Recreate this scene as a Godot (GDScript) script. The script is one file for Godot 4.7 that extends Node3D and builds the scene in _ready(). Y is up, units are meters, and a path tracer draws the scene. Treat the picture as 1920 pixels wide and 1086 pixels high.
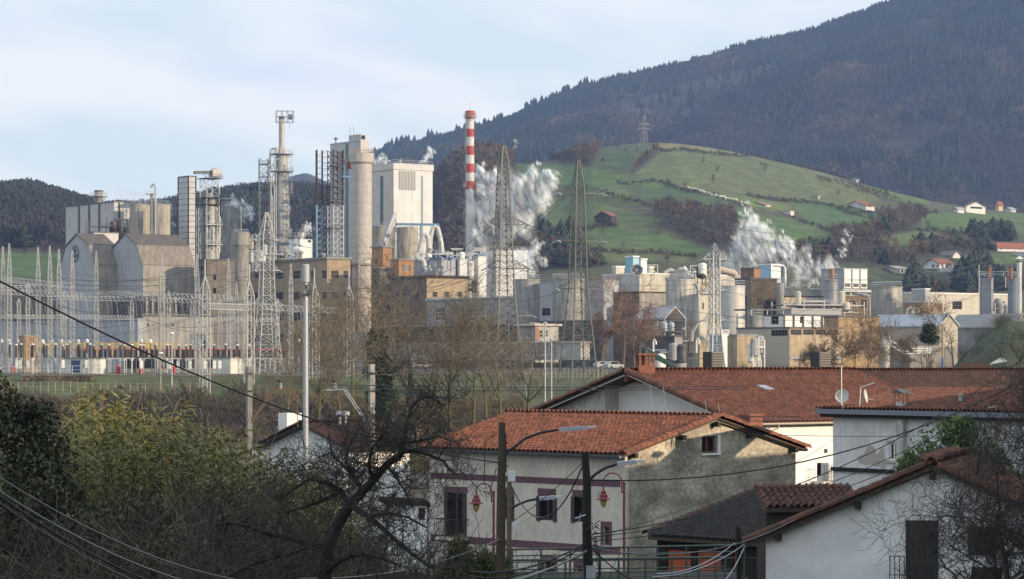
extends Node3D
# A pulp mill in a valley, seen with a long lens across the roofs of a village.
# x to the right, y up, -z away from the camera; metres.
const F := 5000.0      # focal length in pixels of a picture 1920 wide
const EYE := 20.0      # height of the eye
const HOR := 680.0     # row of the horizon in that picture
const TH := 0.61       # usual turn of the mill's buildings
var rng := RandomNumberGenerator.new()
var used := {}
var mats := {}
var tex := {}
var land: FastNoiseLite
var rough_land: FastNoiseLite

func _ready() -> void:
	rng.seed = 7
	set_camera_and_sky()
	make_textures()
	build_land()
	build_forest()
	build_far_houses()
	build_mill_left()
	build_mill_centre()
	build_mill_right()
	build_substation()
	build_pylons()
	build_midground()
	build_houses()
	build_street()
	build_thicket()
	build_old_tree()
	build_cables()
	build_steam()

func set_camera_and_sky() -> void:
	var cam := Camera3D.new()
	cam.name = "camera"
	cam.position = Vector3(0, EYE, 0)
	cam.projection = Camera3D.PROJECTION_FRUSTUM
	cam.near = 1.0
	cam.far = 14000.0
	cam.size = 1086.0 / F
	cam.frustum_offset = Vector2(0, (HOR - 543.0) / F)
	cam.current = true
	add_child(cam)
	var sun := DirectionalLight3D.new()
	sun.name = "sun"
	var to_sun := Vector3(0.88, 0.245, 0.42).normalized()
	sun.look_at_from_position(to_sun * 10.0, Vector3.ZERO, Vector3.UP)
	sun.light_energy = 1.18
	sun.light_color = Color(1.0, 0.90, 0.76)
	sun.light_angular_distance = 0.5
	sun.shadow_enabled = true
	add_child(sun)
	var env := Environment.new()
	env.background_mode = Environment.BG_SKY
	env.tonemap_mode = Environment.TONE_MAPPER_LINEAR
	env.tonemap_exposure = 1.55
	env.sdfgi_enabled = true
	env.ssao_enabled = true
	env.ssil_enabled = true
	env.fog_enabled = true
	env.fog_density = 0.000085
	env.fog_light_color = Color(0.62, 0.74, 0.97)
	var sky := Sky.new()
	var sm := PanoramaSkyMaterial.new()
	sm.panorama = ImageTexture.create_from_image(sky_picture())
	sky.sky_material = sm
	env.sky = sky
	env.background_energy_multiplier = 0.98
	var we := WorldEnvironment.new()
	we.name = "daylight"
	we.environment = env
	add_child(we)

func sky_picture() -> Image:
	# thin streaks of high cloud over pale winter blue; whiter low down, bluer overhead
	var w := 2048
	var h := 1024
	var n := FastNoiseLite.new()
	n.seed = 11
	n.noise_type = FastNoiseLite.TYPE_SIMPLEX_SMOOTH
	n.frequency = 1.0
	n.fractal_octaves = 4
	n.fractal_gain = 0.5
	var im := Image.create(w, h, false, Image.FORMAT_RGB8)
	var data := PackedByteArray()
	data.resize(w * h * 3)
	var low := Color(0.805, 0.855, 0.862)
	var mid := Color(0.785, 0.835, 0.855)
	var top := Color(0.72, 0.785, 0.865)
	var white := Color(0.92, 0.915, 0.895)
	var grey := Color(0.83, 0.85, 0.895)
	for y in h:
		var el := (0.5 - (y + 0.5) / h) * PI
		var e := maxf(el, 0.0)
		var base := low.lerp(mid, smoothstep(0.03, 0.35, e)).lerp(top, smoothstep(0.25, 1.4, e))
		var near := exp(-e * 2.2)
		for x in w:
			var c := base
			if el > -0.02:
				var az := (x + 0.5) / w * TAU
				var p := Vector3(cos(az) * 7.0, sin(az) * 7.0, e * 32.0 + 2.4 * sin(az * 2.0))
				var a := n.get_noise_3dv(p) * 0.5 + 0.5
				var b := n.get_noise_3dv(p * Vector3(0.9, 0.9, 1.5) + Vector3(31, 7, 3)) * 0.5 + 0.5
				var cov := smoothstep(0.30, 0.68, a) * lerpf(0.55, 1.0, smoothstep(0.04, 0.10, e)) * (0.75 + 0.25 * near)
				c = c.lerp(white, cov * 0.95)
				c = c.lerp(grey, smoothstep(0.58, 0.85, b) * 0.7)
			var i := (y * w + x) * 3
			data[i] = int(c.r * 255.0)
			data[i + 1] = int(c.g * 255.0)
			data[i + 2] = int(c.b * 255.0)
	im.set_data(w, h, false, Image.FORMAT_RGB8, data)
	return im

# ---------------------------------------------------------------- shapes
class MB:
	var v := PackedVector3Array()
	var n := PackedVector3Array()
	var c := PackedColorArray()
	var uv := PackedVector2Array()
	var col := Color(1, 1, 1)
	var has_col := false
	func t3(a: Vector3, b: Vector3, d: Vector3, na: Vector3, nb: Vector3, nd: Vector3) -> void:
		v.append(a); v.append(d); v.append(b)
		n.append(na); n.append(nd); n.append(nb)
		if has_col:
			c.append(col); c.append(col); c.append(col)
	func tri(a: Vector3, b: Vector3, d: Vector3) -> void:
		var m := (b - a).cross(d - a).normalized()
		t3(a, b, d, m, m, m)
	func quad(a: Vector3, b: Vector3, d: Vector3, e: Vector3) -> void:
		var m := (b - a).cross(d - a).normalized()
		t3(a, b, d, m, m, m)
		t3(a, d, e, m, m, m)
	func box(o: Vector3, s: Vector3, B := Basis()) -> void:
		var x := B.x * s.x * 0.5
		var y := B.y * s.y * 0.5
		var z := B.z * s.z * 0.5
		quad(o - x - y + z, o + x - y + z, o + x + y + z, o - x + y + z)
		quad(o + x - y - z, o - x - y - z, o - x + y - z, o + x + y - z)
		quad(o + x - y + z, o + x - y - z, o + x + y - z, o + x + y + z)
		quad(o - x - y - z, o - x - y + z, o - x + y + z, o - x + y - z)
		quad(o - x + y + z, o + x + y + z, o + x + y - z, o - x + y - z)
		quad(o - x - y - z, o + x - y - z, o + x - y + z, o - x - y + z)
	func span(a: Vector3, b: Vector3) -> void:
		box((a + b) * 0.5, (b - a).abs())
	func bar(a: Vector3, b: Vector3, w: float, h := -1.0) -> void:
		var d := b - a
		var up := Vector3.UP if absf(d.normalized().y) < 0.95 else Vector3.RIGHT
		var z := d.normalized()
		var x := up.cross(z).normalized()
		var y := z.cross(x)
		box((a + b) * 0.5, Vector3(w, w if h < 0.0 else h, d.length()), Basis(x, y, z))
	func rod(a: Vector3, b: Vector3, w: float) -> void: # three-sided, open
		var z := (b - a).normalized()
		var up := Vector3.UP if absf(z.y) < 0.9 else Vector3.RIGHT
		var x := up.cross(z).normalized() * w * 0.58
		var y := z.cross(x.normalized()) * w * 0.58
		var o := [y, x * 0.87 - y * 0.5, -x * 0.87 - y * 0.5]
		for i in 3:
			var p: Vector3 = o[i]
			var q: Vector3 = o[(i + 1) % 3]
			quad(a + q, a + p, b + p, b + q)
	func tube(p: PackedVector3Array, r: PackedFloat32Array, k := 8, cap := true) -> void:
		var last := []
		var x := Vector3.ZERO
		for i in p.size():
			var z := (p[mini(i + 1, p.size() - 1)] - p[maxi(i - 1, 0)]).normalized()
			if x == Vector3.ZERO:
				x = (Vector3.UP if absf(z.y) < 0.9 else Vector3.RIGHT).cross(z).normalized()
			x = (x - z * x.dot(z)).normalized()
			var y := z.cross(x)
			var ring := []
			for j in k:
				var a := TAU * j / k
				ring.append(x * cos(a) + y * sin(a))
			var rad := r[mini(i, r.size() - 1)]
			if i > 0:
				var r0 := r[mini(i - 1, r.size() - 1)]
				for j in k:
					var g := (j + 1) % k
					var l0: Vector3 = last[j]
					var l1: Vector3 = last[g]
					var c0: Vector3 = ring[j]
					var c1: Vector3 = ring[g]
					t3(p[i - 1] + l0 * r0, p[i - 1] + l1 * r0, p[i] + c1 * rad, l0, l1, c1)
					t3(p[i - 1] + l0 * r0, p[i] + c1 * rad, p[i] + c0 * rad, l0, c1, c0)
			if cap and (i == 0 or i == p.size() - 1) and rad > 0.004:
				for j in k:
					var c0: Vector3 = ring[j]
					var c1: Vector3 = ring[(j + 1) % k]
					if i == 0:
						tri(p[i], p[i] + c1 * rad, p[i] + c0 * rad)
					else:
						tri(p[i], p[i] + c0 * rad, p[i] + c1 * rad)
			last = ring
	func pipe(p: Array, r: float, k := 8) -> void:
		tube(PackedVector3Array(p), PackedFloat32Array([r]), k)
	func cyl(a: Vector3, b: Vector3, r0: float, r1 := -1.0, k := 16) -> void:
		tube(PackedVector3Array([a, b]), PackedFloat32Array([r0, r0 if r1 < 0.0 else r1]), k)
	func lathe(o: Vector3, prof: Array, k := 24) -> void: # prof: Vector2(radius, height), upwards on the outside
		for i in prof.size() - 1:
			var a: Vector2 = prof[i]
			var b: Vector2 = prof[i + 1]
			var s := Vector2(b.y - a.y, a.x - b.x).normalized()
			for j in k:
				var t0 := TAU * j / k
				var t1 := TAU * (j + 1) / k
				var d0 := Vector3(cos(t0), 0, -sin(t0))
				var d1 := Vector3(cos(t1), 0, -sin(t1))
				var n0 := d0 * s.x + Vector3.UP * s.y
				var n1 := d1 * s.x + Vector3.UP * s.y
				var A := o + d0 * a.x + Vector3.UP * a.y
				var Bq := o + d1 * a.x + Vector3.UP * a.y
				var C := o + d1 * b.x + Vector3.UP * b.y
				var D := o + d0 * b.x + Vector3.UP * b.y
				if a.x > 0.0:
					t3(A, Bq, C, n0, n1, n1)
				if b.x > 0.0:
					t3(A, C, D, n0, n1, n0)
	func ring_rail(o: Vector3, r: float, h: float, k := 16, w := 0.09) -> void:
		for j in k:
			var a := Vector3(cos(TAU * j / k), 0, sin(TAU * j / k)) * r
			var b := Vector3(cos(TAU * (j + 1) / k), 0, sin(TAU * (j + 1) / k)) * r
			rod(o + a, o + a + Vector3.UP * h, w)
			rod(o + a + Vector3.UP * h, o + b + Vector3.UP * h, w)
			rod(o + a + Vector3.UP * h * 0.5, o + b + Vector3.UP * h * 0.5, w * 0.8)
	func rail(p: Array, h: float, step := 1.6, w := 0.09) -> void:
		for i in p.size() - 1:
			var a: Vector3 = p[i]
			var b: Vector3 = p[i + 1]
			var m := maxi(1, int(a.distance_to(b) / step))
			for j in m + 1:
				var q := a.lerp(b, float(j) / m)
				rod(q, q + Vector3.UP * h, w)
			rod(a + Vector3.UP * h, b + Vector3.UP * h, w)
			rod(a + Vector3.UP * h * 0.5, b + Vector3.UP * h * 0.5, w * 0.8)
	func poly(O: Vector3, S: Vector3, U: Vector3, pts: PackedVector2Array) -> void: # flat polygon, seen from the side of S x U
		var ix := Geometry2D.triangulate_polygon(pts)
		var nn := S.cross(U).normalized()
		for i in range(0, ix.size(), 3):
			var a := pts[ix[i]]
			var b := pts[ix[i + 1]]
			var d := pts[ix[i + 2]]
			if (b - a).cross(d - a) < 0.0:
				var e := b
				b = d
				d = e
			t3(O + S * a.x + U * a.y, O + S * b.x + U * b.y, O + S * d.x + U * d.y, nn, nn, nn)
	func prism(O: Vector3, S: Vector3, U: Vector3, pts: PackedVector2Array, deep: float) -> void: # solid, from O backwards against S x U
		var N := S.cross(U).normalized()
		poly(O, S, U, pts)
		poly(O - N * deep, -S, U, PackedVector2Array(Array(pts).map(func(q): return Vector2(-q.x, q.y))))
		var area := 0.0
		for i in pts.size():
			area += pts[i].cross(pts[(i + 1) % pts.size()])
		for i in pts.size():
			var a := pts[i]
			var b := pts[(i + 1) % pts.size()]
			if area < 0.0:
				var e := a
				a = b
				b = e
			var A := O + S * a.x + U * a.y
			var Bq := O + S * b.x + U * b.y
			quad(Bq, A, A - N * deep, Bq - N * deep)
	func holed(O: Vector3, S: Vector3, U: Vector3, outline: PackedVector2Array, holes: Array, deep: float) -> void: # a wall face with openings and their reveals
		var xs := []
		var ys := []
		for q in outline:
			xs.append(q.x)
			ys.append(q.y)
		var cx := [xs.min(), xs.max()]
		var cy := [ys.min(), ys.max()]
		var N := S.cross(U).normalized()
		for r: Rect2 in holes:
			cx.append_array([r.position.x, r.end.x])
			cy.append_array([r.position.y, r.end.y])
			var a := O + S * r.position.x + U * r.position.y
			var b := O + S * r.end.x + U * r.position.y
			var d := O + S * r.end.x + U * r.end.y
			var e := O + S * r.position.x + U * r.end.y
			var k := -N * deep
			quad(a, b, b + k, a + k)
			quad(b, d, d + k, b + k)
			quad(d, e, e + k, d + k)
			quad(e, a, a + k, e + k)
		cx.sort()
		cy.sort()
		for i in cx.size() - 1:
			for j in cy.size() - 1:
				var r := Rect2(cx[i], cy[j], cx[i + 1] - cx[i], cy[j + 1] - cy[j])
				if r.size.x < 0.001 or r.size.y < 0.001:
					continue
				var inside := false
				for q: Rect2 in holes:
					if q.has_point(r.get_center()):
						inside = true
				if inside:
					continue
				var cell := PackedVector2Array([r.position, Vector2(r.end.x, r.position.y), r.end, Vector2(r.position.x, r.end.y)])
				for piece in Geometry2D.intersect_polygons(outline, cell):
					poly(O, S, U, piece)
	func mesh() -> ArrayMesh:
		var m := ArrayMesh.new()
		if v.is_empty():
			return m
		var a := []
		a.resize(Mesh.ARRAY_MAX)
		a[Mesh.ARRAY_VERTEX] = v
		a[Mesh.ARRAY_NORMAL] = n
		if has_col:
			a[Mesh.ARRAY_COLOR] = c
		if uv.size() == v.size():
			a[Mesh.ARRAY_TEX_UV] = uv
		m.add_surface_from_arrays(Mesh.PRIMITIVE_TRIANGLES, a)
		return m

# ---------------------------------------------------------------- nodes
func at(px: float, py: float, d: float) -> Vector3:
	return Vector3((px - 960.0) * d / F, EYE - (py - HOR) * d / F, -d)

func numbered(called: String) -> String:
	var k: int = used.get(called, 0)
	used[called] = k + 1
	return called if k == 0 else "%s_%03d" % [called, k]

func tag(o: Node3D, label: String, cat: String, group := "", kind := "") -> void:
	if label: o.set_meta("label", label)
	if cat: o.set_meta("category", cat)
	if group: o.set_meta("group", group)
	if kind: o.set_meta("kind", kind)

func thing(called: String, label: String, cat: String, pos := Vector3.ZERO, turn := 0.0, group := "", kind := "") -> Node3D:
	var o := Node3D.new()
	o.name = numbered(called)
	o.position = pos
	o.rotation.y = turn
	tag(o, label, cat, group, kind)
	add_child(o)
	return o

func put(called: String, m: Variant, material: Material, parent: Node3D, pos := Vector3.ZERO, B := Basis()) -> MeshInstance3D:
	var o := MeshInstance3D.new()
	o.name = called
	o.mesh = m.mesh() if m is MB else m
	o.material_override = material
	o.transform = Transform3D(B, pos)
	parent.add_child(o, true)
	return o

func solo(called: String, m: Variant, material: Material, label: String, cat: String, group := "", kind := "", pos := Vector3.ZERO) -> MeshInstance3D:
	var o := MeshInstance3D.new()
	o.name = numbered(called)
	o.mesh = m.mesh() if m is MB else m
	o.material_override = material
	o.position = pos
	tag(o, label, cat, group, kind)
	add_child(o)
	return o

func twin(o: Node3D, pos: Vector3, turn: float, label := "") -> Node3D:
	var r: Node3D = o.duplicate()
	r.name = numbered(String(o.name).rstrip("0123456789").trim_suffix("_"))
	r.position = pos
	r.rotation.y = turn
	if label: r.set_meta("label", label)
	add_child(r)
	return r

func scatter(called: String, m: Mesh, material: Material, xf: Array, cols: Array, parent: Node3D) -> MultiMeshInstance3D:
	var mm := MultiMesh.new()
	mm.transform_format = MultiMesh.TRANSFORM_3D
	mm.use_colors = cols.size() > 0
	mm.mesh = m
	mm.instance_count = xf.size()
	for i in xf.size():
		mm.set_instance_transform(i, xf[i])
		if cols.size():
			mm.set_instance_color(i, cols[i])
	var o := MultiMeshInstance3D.new()
	o.name = numbered(called) if parent == self else called
	o.multimesh = mm
	o.material_override = material
	o.set_meta("kind", "stuff")
	parent.add_child(o, true)
	return o

# ---------------------------------------------------------------- materials
func grain(freq: float, octaves: int, lo: float, hi: float, gain := 0.5, size := 512, seed_ := 3, power := 1.0, kind := FastNoiseLite.TYPE_SIMPLEX_SMOOTH) -> ImageTexture:
	var n := FastNoiseLite.new()
	n.seed = seed_
	n.noise_type = kind
	n.frequency = freq
	n.fractal_octaves = octaves
	n.fractal_gain = gain
	var im := n.get_seamless_image(size, size)
	im.convert(Image.FORMAT_L8)
	var d := im.get_data()
	var lut := PackedByteArray()
	for i in 256:
		lut.append(int(clampf(lerpf(lo, hi, pow(i / 255.0, power)), 0.0, 1.0) * 255.0))
	for i in d.size():
		d[i] = lut[d[i]]
	im.set_data(size, size, false, Image.FORMAT_L8, d)
	return ImageTexture.create_from_image(im)

func make_textures() -> void:
	tex["blotch"] = grain(0.012, 5, 0.62, 1.0, 0.55, 512, 5)
	tex["soft"] = grain(0.012, 5, 0.86, 1.0, 0.55, 512, 25)
	tex["streak"] = grain(0.03, 4, 0.55, 1.04, 0.55, 512, 9, 0.7)
	tex["faint"] = grain(0.03, 4, 0.82, 1.02, 0.55, 512, 15, 0.7)
	tex["fine"] = grain(0.08, 4, 0.5, 1.1, 0.6, 512, 21)
	tex["mottle"] = grain(0.03, 6, -0.15, 1.1, 0.75, 512, 33, 0.8)
	tex["rubble"] = grain(0.03, 6, 0.35, 1.1, 0.8, 512, 34, 0.7)
	tex["stain"] = grain(0.01, 5, 0.45, 1.1, 0.6, 512, 61, 0.8)
	tex["moss"] = grain(0.014, 5, 0.6, 1.2, 0.6, 512, 71, 0.7)
	tex["bark"] = grain(0.05, 4, 0.35, 1.2, 0.6, 512, 41)
	tex["lichen"] = grain(0.02, 5, 0.2, 1.15, 0.65, 512, 51, 0.6)
	# sheet cladding: faint joints between narrow sheets, each a shade apart
	var im := Image.create(256, 256, false, Image.FORMAT_L8)
	var r := RandomNumberGenerator.new()
	r.seed = 4
	for k in 8:
		for j in 2:
			var tone := r.randf_range(0.93, 1.0)
			for x in 32:
				for y in 128:
					var t := tone
					if x == 0: t -= 0.12
					if y == 0: t -= 0.14
					im.set_pixel(k * 32 + x, j * 128 + y, Color(t, t, t))
	tex["panel"] = ImageTexture.create_from_image(im)

func mat(key: String, col := Color(0.5, 0.5, 0.5), rough := 0.8, metal := 0.0, tx := "", sc := Vector3.ONE, bump := 0.0) -> StandardMaterial3D:
	if mats.has(key):
		return mats[key]
	var m := StandardMaterial3D.new()
	m.resource_name = key
	m.albedo_color = Color(col.r, col.g, col.b).linear_to_srgb()
	m.roughness = rough
	m.metallic = metal
	if tx:
		m.albedo_texture = tex[tx]
		m.uv1_triplanar = true
		m.uv1_world_triplanar = tx != "panel"
		m.uv1_scale = sc
		var over: Array = {"streak": ["soft", 0.05], "faint": ["soft", 0.07], "rubble": ["stain", 0.09], "mottle": ["stain", 0.05], "lichen": ["moss", 0.16], "fine": ["blotch", 0.011]}.get(tx, [])
		if over: # a second, broader pattern laid over the first
			m.detail_enabled = true
			m.detail_blend_mode = BaseMaterial3D.BLEND_MODE_MUL
			m.detail_albedo = tex[over[0]]
			m.detail_uv_layer = BaseMaterial3D.DETAIL_UV_2
			m.uv2_triplanar = true
			m.uv2_world_triplanar = true
			m.uv2_scale = Vector3.ONE * over[1]
	if bump > 0.0:
		m.heightmap_enabled = true
		m.heightmap_texture = tex[tx]
		m.heightmap_scale = bump
	mats[key] = m
	return m

func tint(key: String, rough := 0.9, tx := "", sc := Vector3.ONE, back := 0.0) -> StandardMaterial3D: # takes the colour of vertices or copies
	if mats.has(key):
		return mats[key]
	var m := mat(key, Color(1, 1, 1), rough, 0.0, tx, sc)
	m.vertex_color_use_as_albedo = true
	if back > 0.0:
		m.backlight_enabled = true
		m.backlight = Color(back, back, back)
	return m

func steel() -> StandardMaterial3D: return mat("galvanised steel", Color(0.42, 0.44, 0.46), 0.55, 0.3, "soft", Vector3.ONE * 0.2)
func dark_steel() -> StandardMaterial3D: return mat("dark steel", Color(0.12, 0.125, 0.13), 0.6, 0.2, "blotch", Vector3.ONE * 0.1)
func glass() -> StandardMaterial3D:
	var m := mat("window glass", Color(0.014, 0.015, 0.017), 0.3)
	m.metallic_specular = 0.22
	return m
func streaky(key: String, col: Color, rough := 0.8) -> StandardMaterial3D: return mat(key, col, rough, 0.0, "streak", Vector3(0.05, 0.006, 0.05))
func faintly(key: String, col: Color, rough := 0.7) -> StandardMaterial3D: return mat(key, col, rough, 0.0, "faint", Vector3(0.05, 0.006, 0.05))

# ---------------------------------------------------------------- blocks seen on a corner
class Blk:
	var node: Node3D
	var x0: float
	var d: float
	var th: float
	var w: float
	var l: float
	var h: float
	var base: float
	func R(px: float, py: float) -> Vector2: # a point of the picture on the right face: metres from the corner, height over the base
		var k := (px - 960.0) / 5000.0
		var t := (k * d - x0) / (cos(th) - k * sin(th))
		return Vector2(t, 20.0 - (py - 680.0) * (d + sin(th) * t) / 5000.0 - base)
	func L(px: float, py: float) -> Vector2:
		var k := (px - 960.0) / 5000.0
		var t := (x0 - k * d) / (sin(th) + k * cos(th))
		return Vector2(t, 20.0 - (py - 680.0) * (d + cos(th) * t) / 5000.0 - base)
	func rr(a: float, b: float, c: float, e: float) -> Rect2: # right face rectangle from pixels left, top, right, bottom
		var p := R(a, e)
		var q := R(c, e)
		var m := R((a + c) * 0.5, b)
		return Rect2(p.x, p.y, q.x - p.x, m.y - p.y)
	func lr(a: float, b: float, c: float, e: float) -> Rect2: # left face, s measured from the corner to the left
		var p := L(c, e)
		var q := L(a, e)
		var m := L((a + c) * 0.5, b)
		return Rect2(p.x, p.y, q.x - p.x, m.y - p.y)

func blk(called: String, label: String, cat: String, pl: float, pc: float, pr: float, pt: float, d: float, th := TH, base := 16.0, group := "") -> Blk:
	var b := Blk.new()
	b.x0 = (pc - 960.0) * d / F
	b.d = d
	b.th = th
	b.base = base
	b.h = EYE - (pt - HOR) * d / F - base
	b.w = b.R(pr, 600).x
	b.l = b.L(pl, 600).x
	b.node = thing(called, label, cat, Vector3(b.x0, base, -d), th, group)
	return b

func walls(b: Blk, m: Material, right_holes := [], left_holes := [], deep := 0.3, left_mat: Material = null) -> void:
	# the left face runs from the far end (s = 0) to the corner (s = l) when seen from outside
	var rects := PackedVector2Array([Vector2(0, 0), Vector2(b.w, 0), Vector2(b.w, b.h), Vector2(0, b.h)])
	var s := MB.new()
	s.holed(Vector3.ZERO, Vector3.RIGHT, Vector3.UP, rects, right_holes, deep)
	s.quad(Vector3(b.w, 0, 0), Vector3(b.w, 0, -b.l), Vector3(b.w, b.h, -b.l), Vector3(b.w, b.h, 0))
	s.quad(Vector3(b.w, 0, -b.l), Vector3(0, 0, -b.l), Vector3(0, b.h, -b.l), Vector3(b.w, b.h, -b.l))
	var t := s if left_mat == null else MB.new()
	var hl := []
	for q: Rect2 in left_holes:
		hl.append(Rect2(b.l - q.end.x, q.position.y, q.size.x, q.size.y))
	t.holed(Vector3(0, 0, -b.l), Vector3(0, 0, 1), Vector3.UP, PackedVector2Array([Vector2(0, 0), Vector2(b.l, 0), Vector2(b.l, b.h), Vector2(0, b.h)]), hl, deep)
	put("wall", s, m, b.node)
	if left_mat: put("wall", t, left_mat, b.node)

func flat_roof(b: Blk, m: Material, thick := 0.6, over := 0.25, parapet := 0.0) -> void:
	var s := MB.new()
	s.span(Vector3(-over, b.h + 0.003, over), Vector3(b.w + over, b.h + thick, -b.l - over))
	put("roof", s, m, b.node)

func windows(b: Blk, right: bool, rects: Array, fm: Material, nx := 2, ny := 2, deep := 0.25, bar := 0.12) -> void:
	for r: Rect2 in rects:
		var O := Vector3.ZERO
		var S := Vector3.RIGHT
		var q := r
		if not right:
			O = Vector3(0, 0, -b.l)
			S = Vector3(0, 0, 1)
			q = Rect2(b.l - r.end.x, r.position.y, r.size.x, r.size.y)
		window(b.node, O, S, q, fm, nx, ny, deep, bar)

func window(parent: Node3D, O: Vector3, S: Vector3, q: Rect2, fm: Material, nx := 2, ny := 2, deep := 0.25, bar := 0.12, called := "window") -> MeshInstance3D:
	var N := S.cross(Vector3.UP)
	var s := MB.new()
	var o := O - N * deep
	var B := Basis(S, Vector3.UP, N)
	for i in nx + 1:
		var x := q.position.x + bar * 0.5 + (q.size.x - bar) * i / nx
		s.box(o + S * x + Vector3.UP * q.get_center().y + N * 0.05, Vector3(bar, q.size.y, 0.1), B)
	for j in ny + 1:
		var y := q.position.y + bar * 0.5 + (q.size.y - bar) * j / ny
		s.box(o + S * q.get_center().x + Vector3.UP * y + N * 0.047, Vector3(q.size.x, bar, 0.09), B)
	var f := put(called, s, fm, parent)
	var g := MB.new()
	g.box(o + S * q.get_center().x + Vector3.UP * q.get_center().y, Vector3(q.size.x, q.size.y, 0.04), B)
	put("pane", g, glass(), f)
	return f

func patch(b: Blk, called: String, right: bool, r: Rect2, proud: float, m: Material) -> MeshInstance3D: # a flat slab on a face
	var s := MB.new()
	if right:
		s.span(Vector3(r.position.x, r.position.y, 0.002), Vector3(r.end.x, r.end.y, proud))
	else:
		s.span(Vector3(-0.002, r.position.y, -r.position.x), Vector3(-proud, r.end.y, -r.end.x))
	return put(called, s, m, b.node)

func tank(called: String, label: String, pl: float, pr: float, pt: float, d: float, m: Material, cone := 0.15, base := 16.0, rail := true, group := "") -> Node3D:
	var r := (pr - pl) * 0.5 * d / F
	var p := at((pl + pr) * 0.5, pt, d)
	var h := p.y - base
	var o := thing(called, label, "tank", Vector3(p.x, base, -d), rng.randf() * TAU, group)
	var s := MB.new()
	s.lathe(Vector3.ZERO, [Vector2(r, 0), Vector2(r, h)], 40)
	for k in int(h / 2.5):
		s.lathe(Vector3(0, h - 2.5 * (k + 1), 0), [Vector2(r + 0.002, -0.06), Vector2(r + 0.05, -0.04), Vector2(r + 0.05, 0.04), Vector2(r + 0.002, 0.06)], 40)
	put("shell", s, m, o)
	s = MB.new()
	s.lathe(Vector3(0, h, 0), [Vector2(r + 0.12, -0.25), Vector2(r + 0.12, 0.0), Vector2(r * 0.98, 0.02), Vector2(0.0, r * cone)], 40)
	put("roof", s, m, o)
	if rail:
		s = MB.new()
		s.ring_rail(Vector3(0, h, 0), r, 1.2, maxi(10, int(r * 3.0)))
		put("railing", s, steel(), o)
		s = MB.new()
		for e: float in [-0.25, 0.25]:
			s.rod(Vector3(r + 0.35, 0, e), Vector3(r + 0.35, h + 1.2, e), 0.08)
		for k in int(h / 0.9):
			s.rod(Vector3(r + 0.35, k * 0.9, -0.25), Vector3(r + 0.35, k * 0.9, 0.25), 0.06)
		put("ladder", s, steel(), o)
		o.rotation.y = PI * 0.35
	return o

# ---------------------------------------------------------------- lattice work
func lattice(parent: Node3D, lv: Array, m: Material, leg := 0.16, brace := 0.09, cross := true) -> void: # lv: Vector2(half width, height)
	var q := [Vector3(1, 0, 1), Vector3(1, 0, -1), Vector3(-1, 0, -1), Vector3(-1, 0, 1)]
	for c: Vector3 in q:
		var s := MB.new()
		for i in lv.size() - 1:
			s.bar(c * lv[i].x + Vector3.UP * lv[i].y, c * lv[i + 1].x + Vector3.UP * lv[i + 1].y, leg)
		put("leg", s, m, parent)
	var t := MB.new()
	for i in lv.size() - 1:
		for k in 4:
			var a: Vector3 = q[k]
			var b: Vector3 = q[(k + 1) % 4]
			var lo: Vector3 = Vector3.UP * lv[i].y
			var hi: Vector3 = Vector3.UP * lv[i + 1].y
			if cross or i % 2 == 0:
				t.rod(a * lv[i].x + lo, b * lv[i + 1].x + hi, brace)
			if cross or i % 2 == 1:
				t.rod(b * lv[i].x + lo, a * lv[i + 1].x + hi, brace)
			if i > 0:
				t.rod(a * lv[i].x + lo, b * lv[i].x + lo, brace)
	put("bracing", t, m, parent)

func bays(a: Vector2, b: Vector2, n: int, first := true) -> Array:
	var r := []
	for i in n + 1:
		if i > 0 or first:
			r.append(a.lerp(b, float(i) / n))
	return r

func truss(parent: Node3D, a: Vector3, b: Vector3, w: float, h: float, m: Material, called := "truss_beam", bar := 0.1) -> void:
	var s := MB.new()
	var z := (b - a).normalized()
	var x := Vector3.UP.cross(z).normalized() * w * 0.5
	var y := Vector3.UP * h
	for o: Vector3 in [x, -x, x + y, y - x]:
		s.rod(a + o, b + o, bar * 1.4)
	var n := maxi(2, int(a.distance_to(b) / (h * 0.95)))
	for i in n:
		var p := a.lerp(b, float(i) / n)
		var q := a.lerp(b, float(i + 1) / n)
		var mid := (p + q) * 0.5
		for e: Vector3 in [x, -x]:
			s.rod(p + e, mid + e + y, bar)
			s.rod(mid + e + y, q + e, bar)
		s.rod(p + x + y, q - x + y, bar * 0.8)
	put(called, s, m, parent)
# ---------------------------------------------------------------- land
func line_at(pts: Array, u: float) -> float: # smooth course through Vector2 stations
	if u <= pts[0].x: return pts[0].y
	for i in pts.size() - 1:
		if u <= pts[i + 1].x:
			var t: float = (u - pts[i].x) / (pts[i + 1].x - pts[i].x)
			return lerpf(pts[i].y, pts[i + 1].y, t)
	return pts[-1].y

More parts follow.
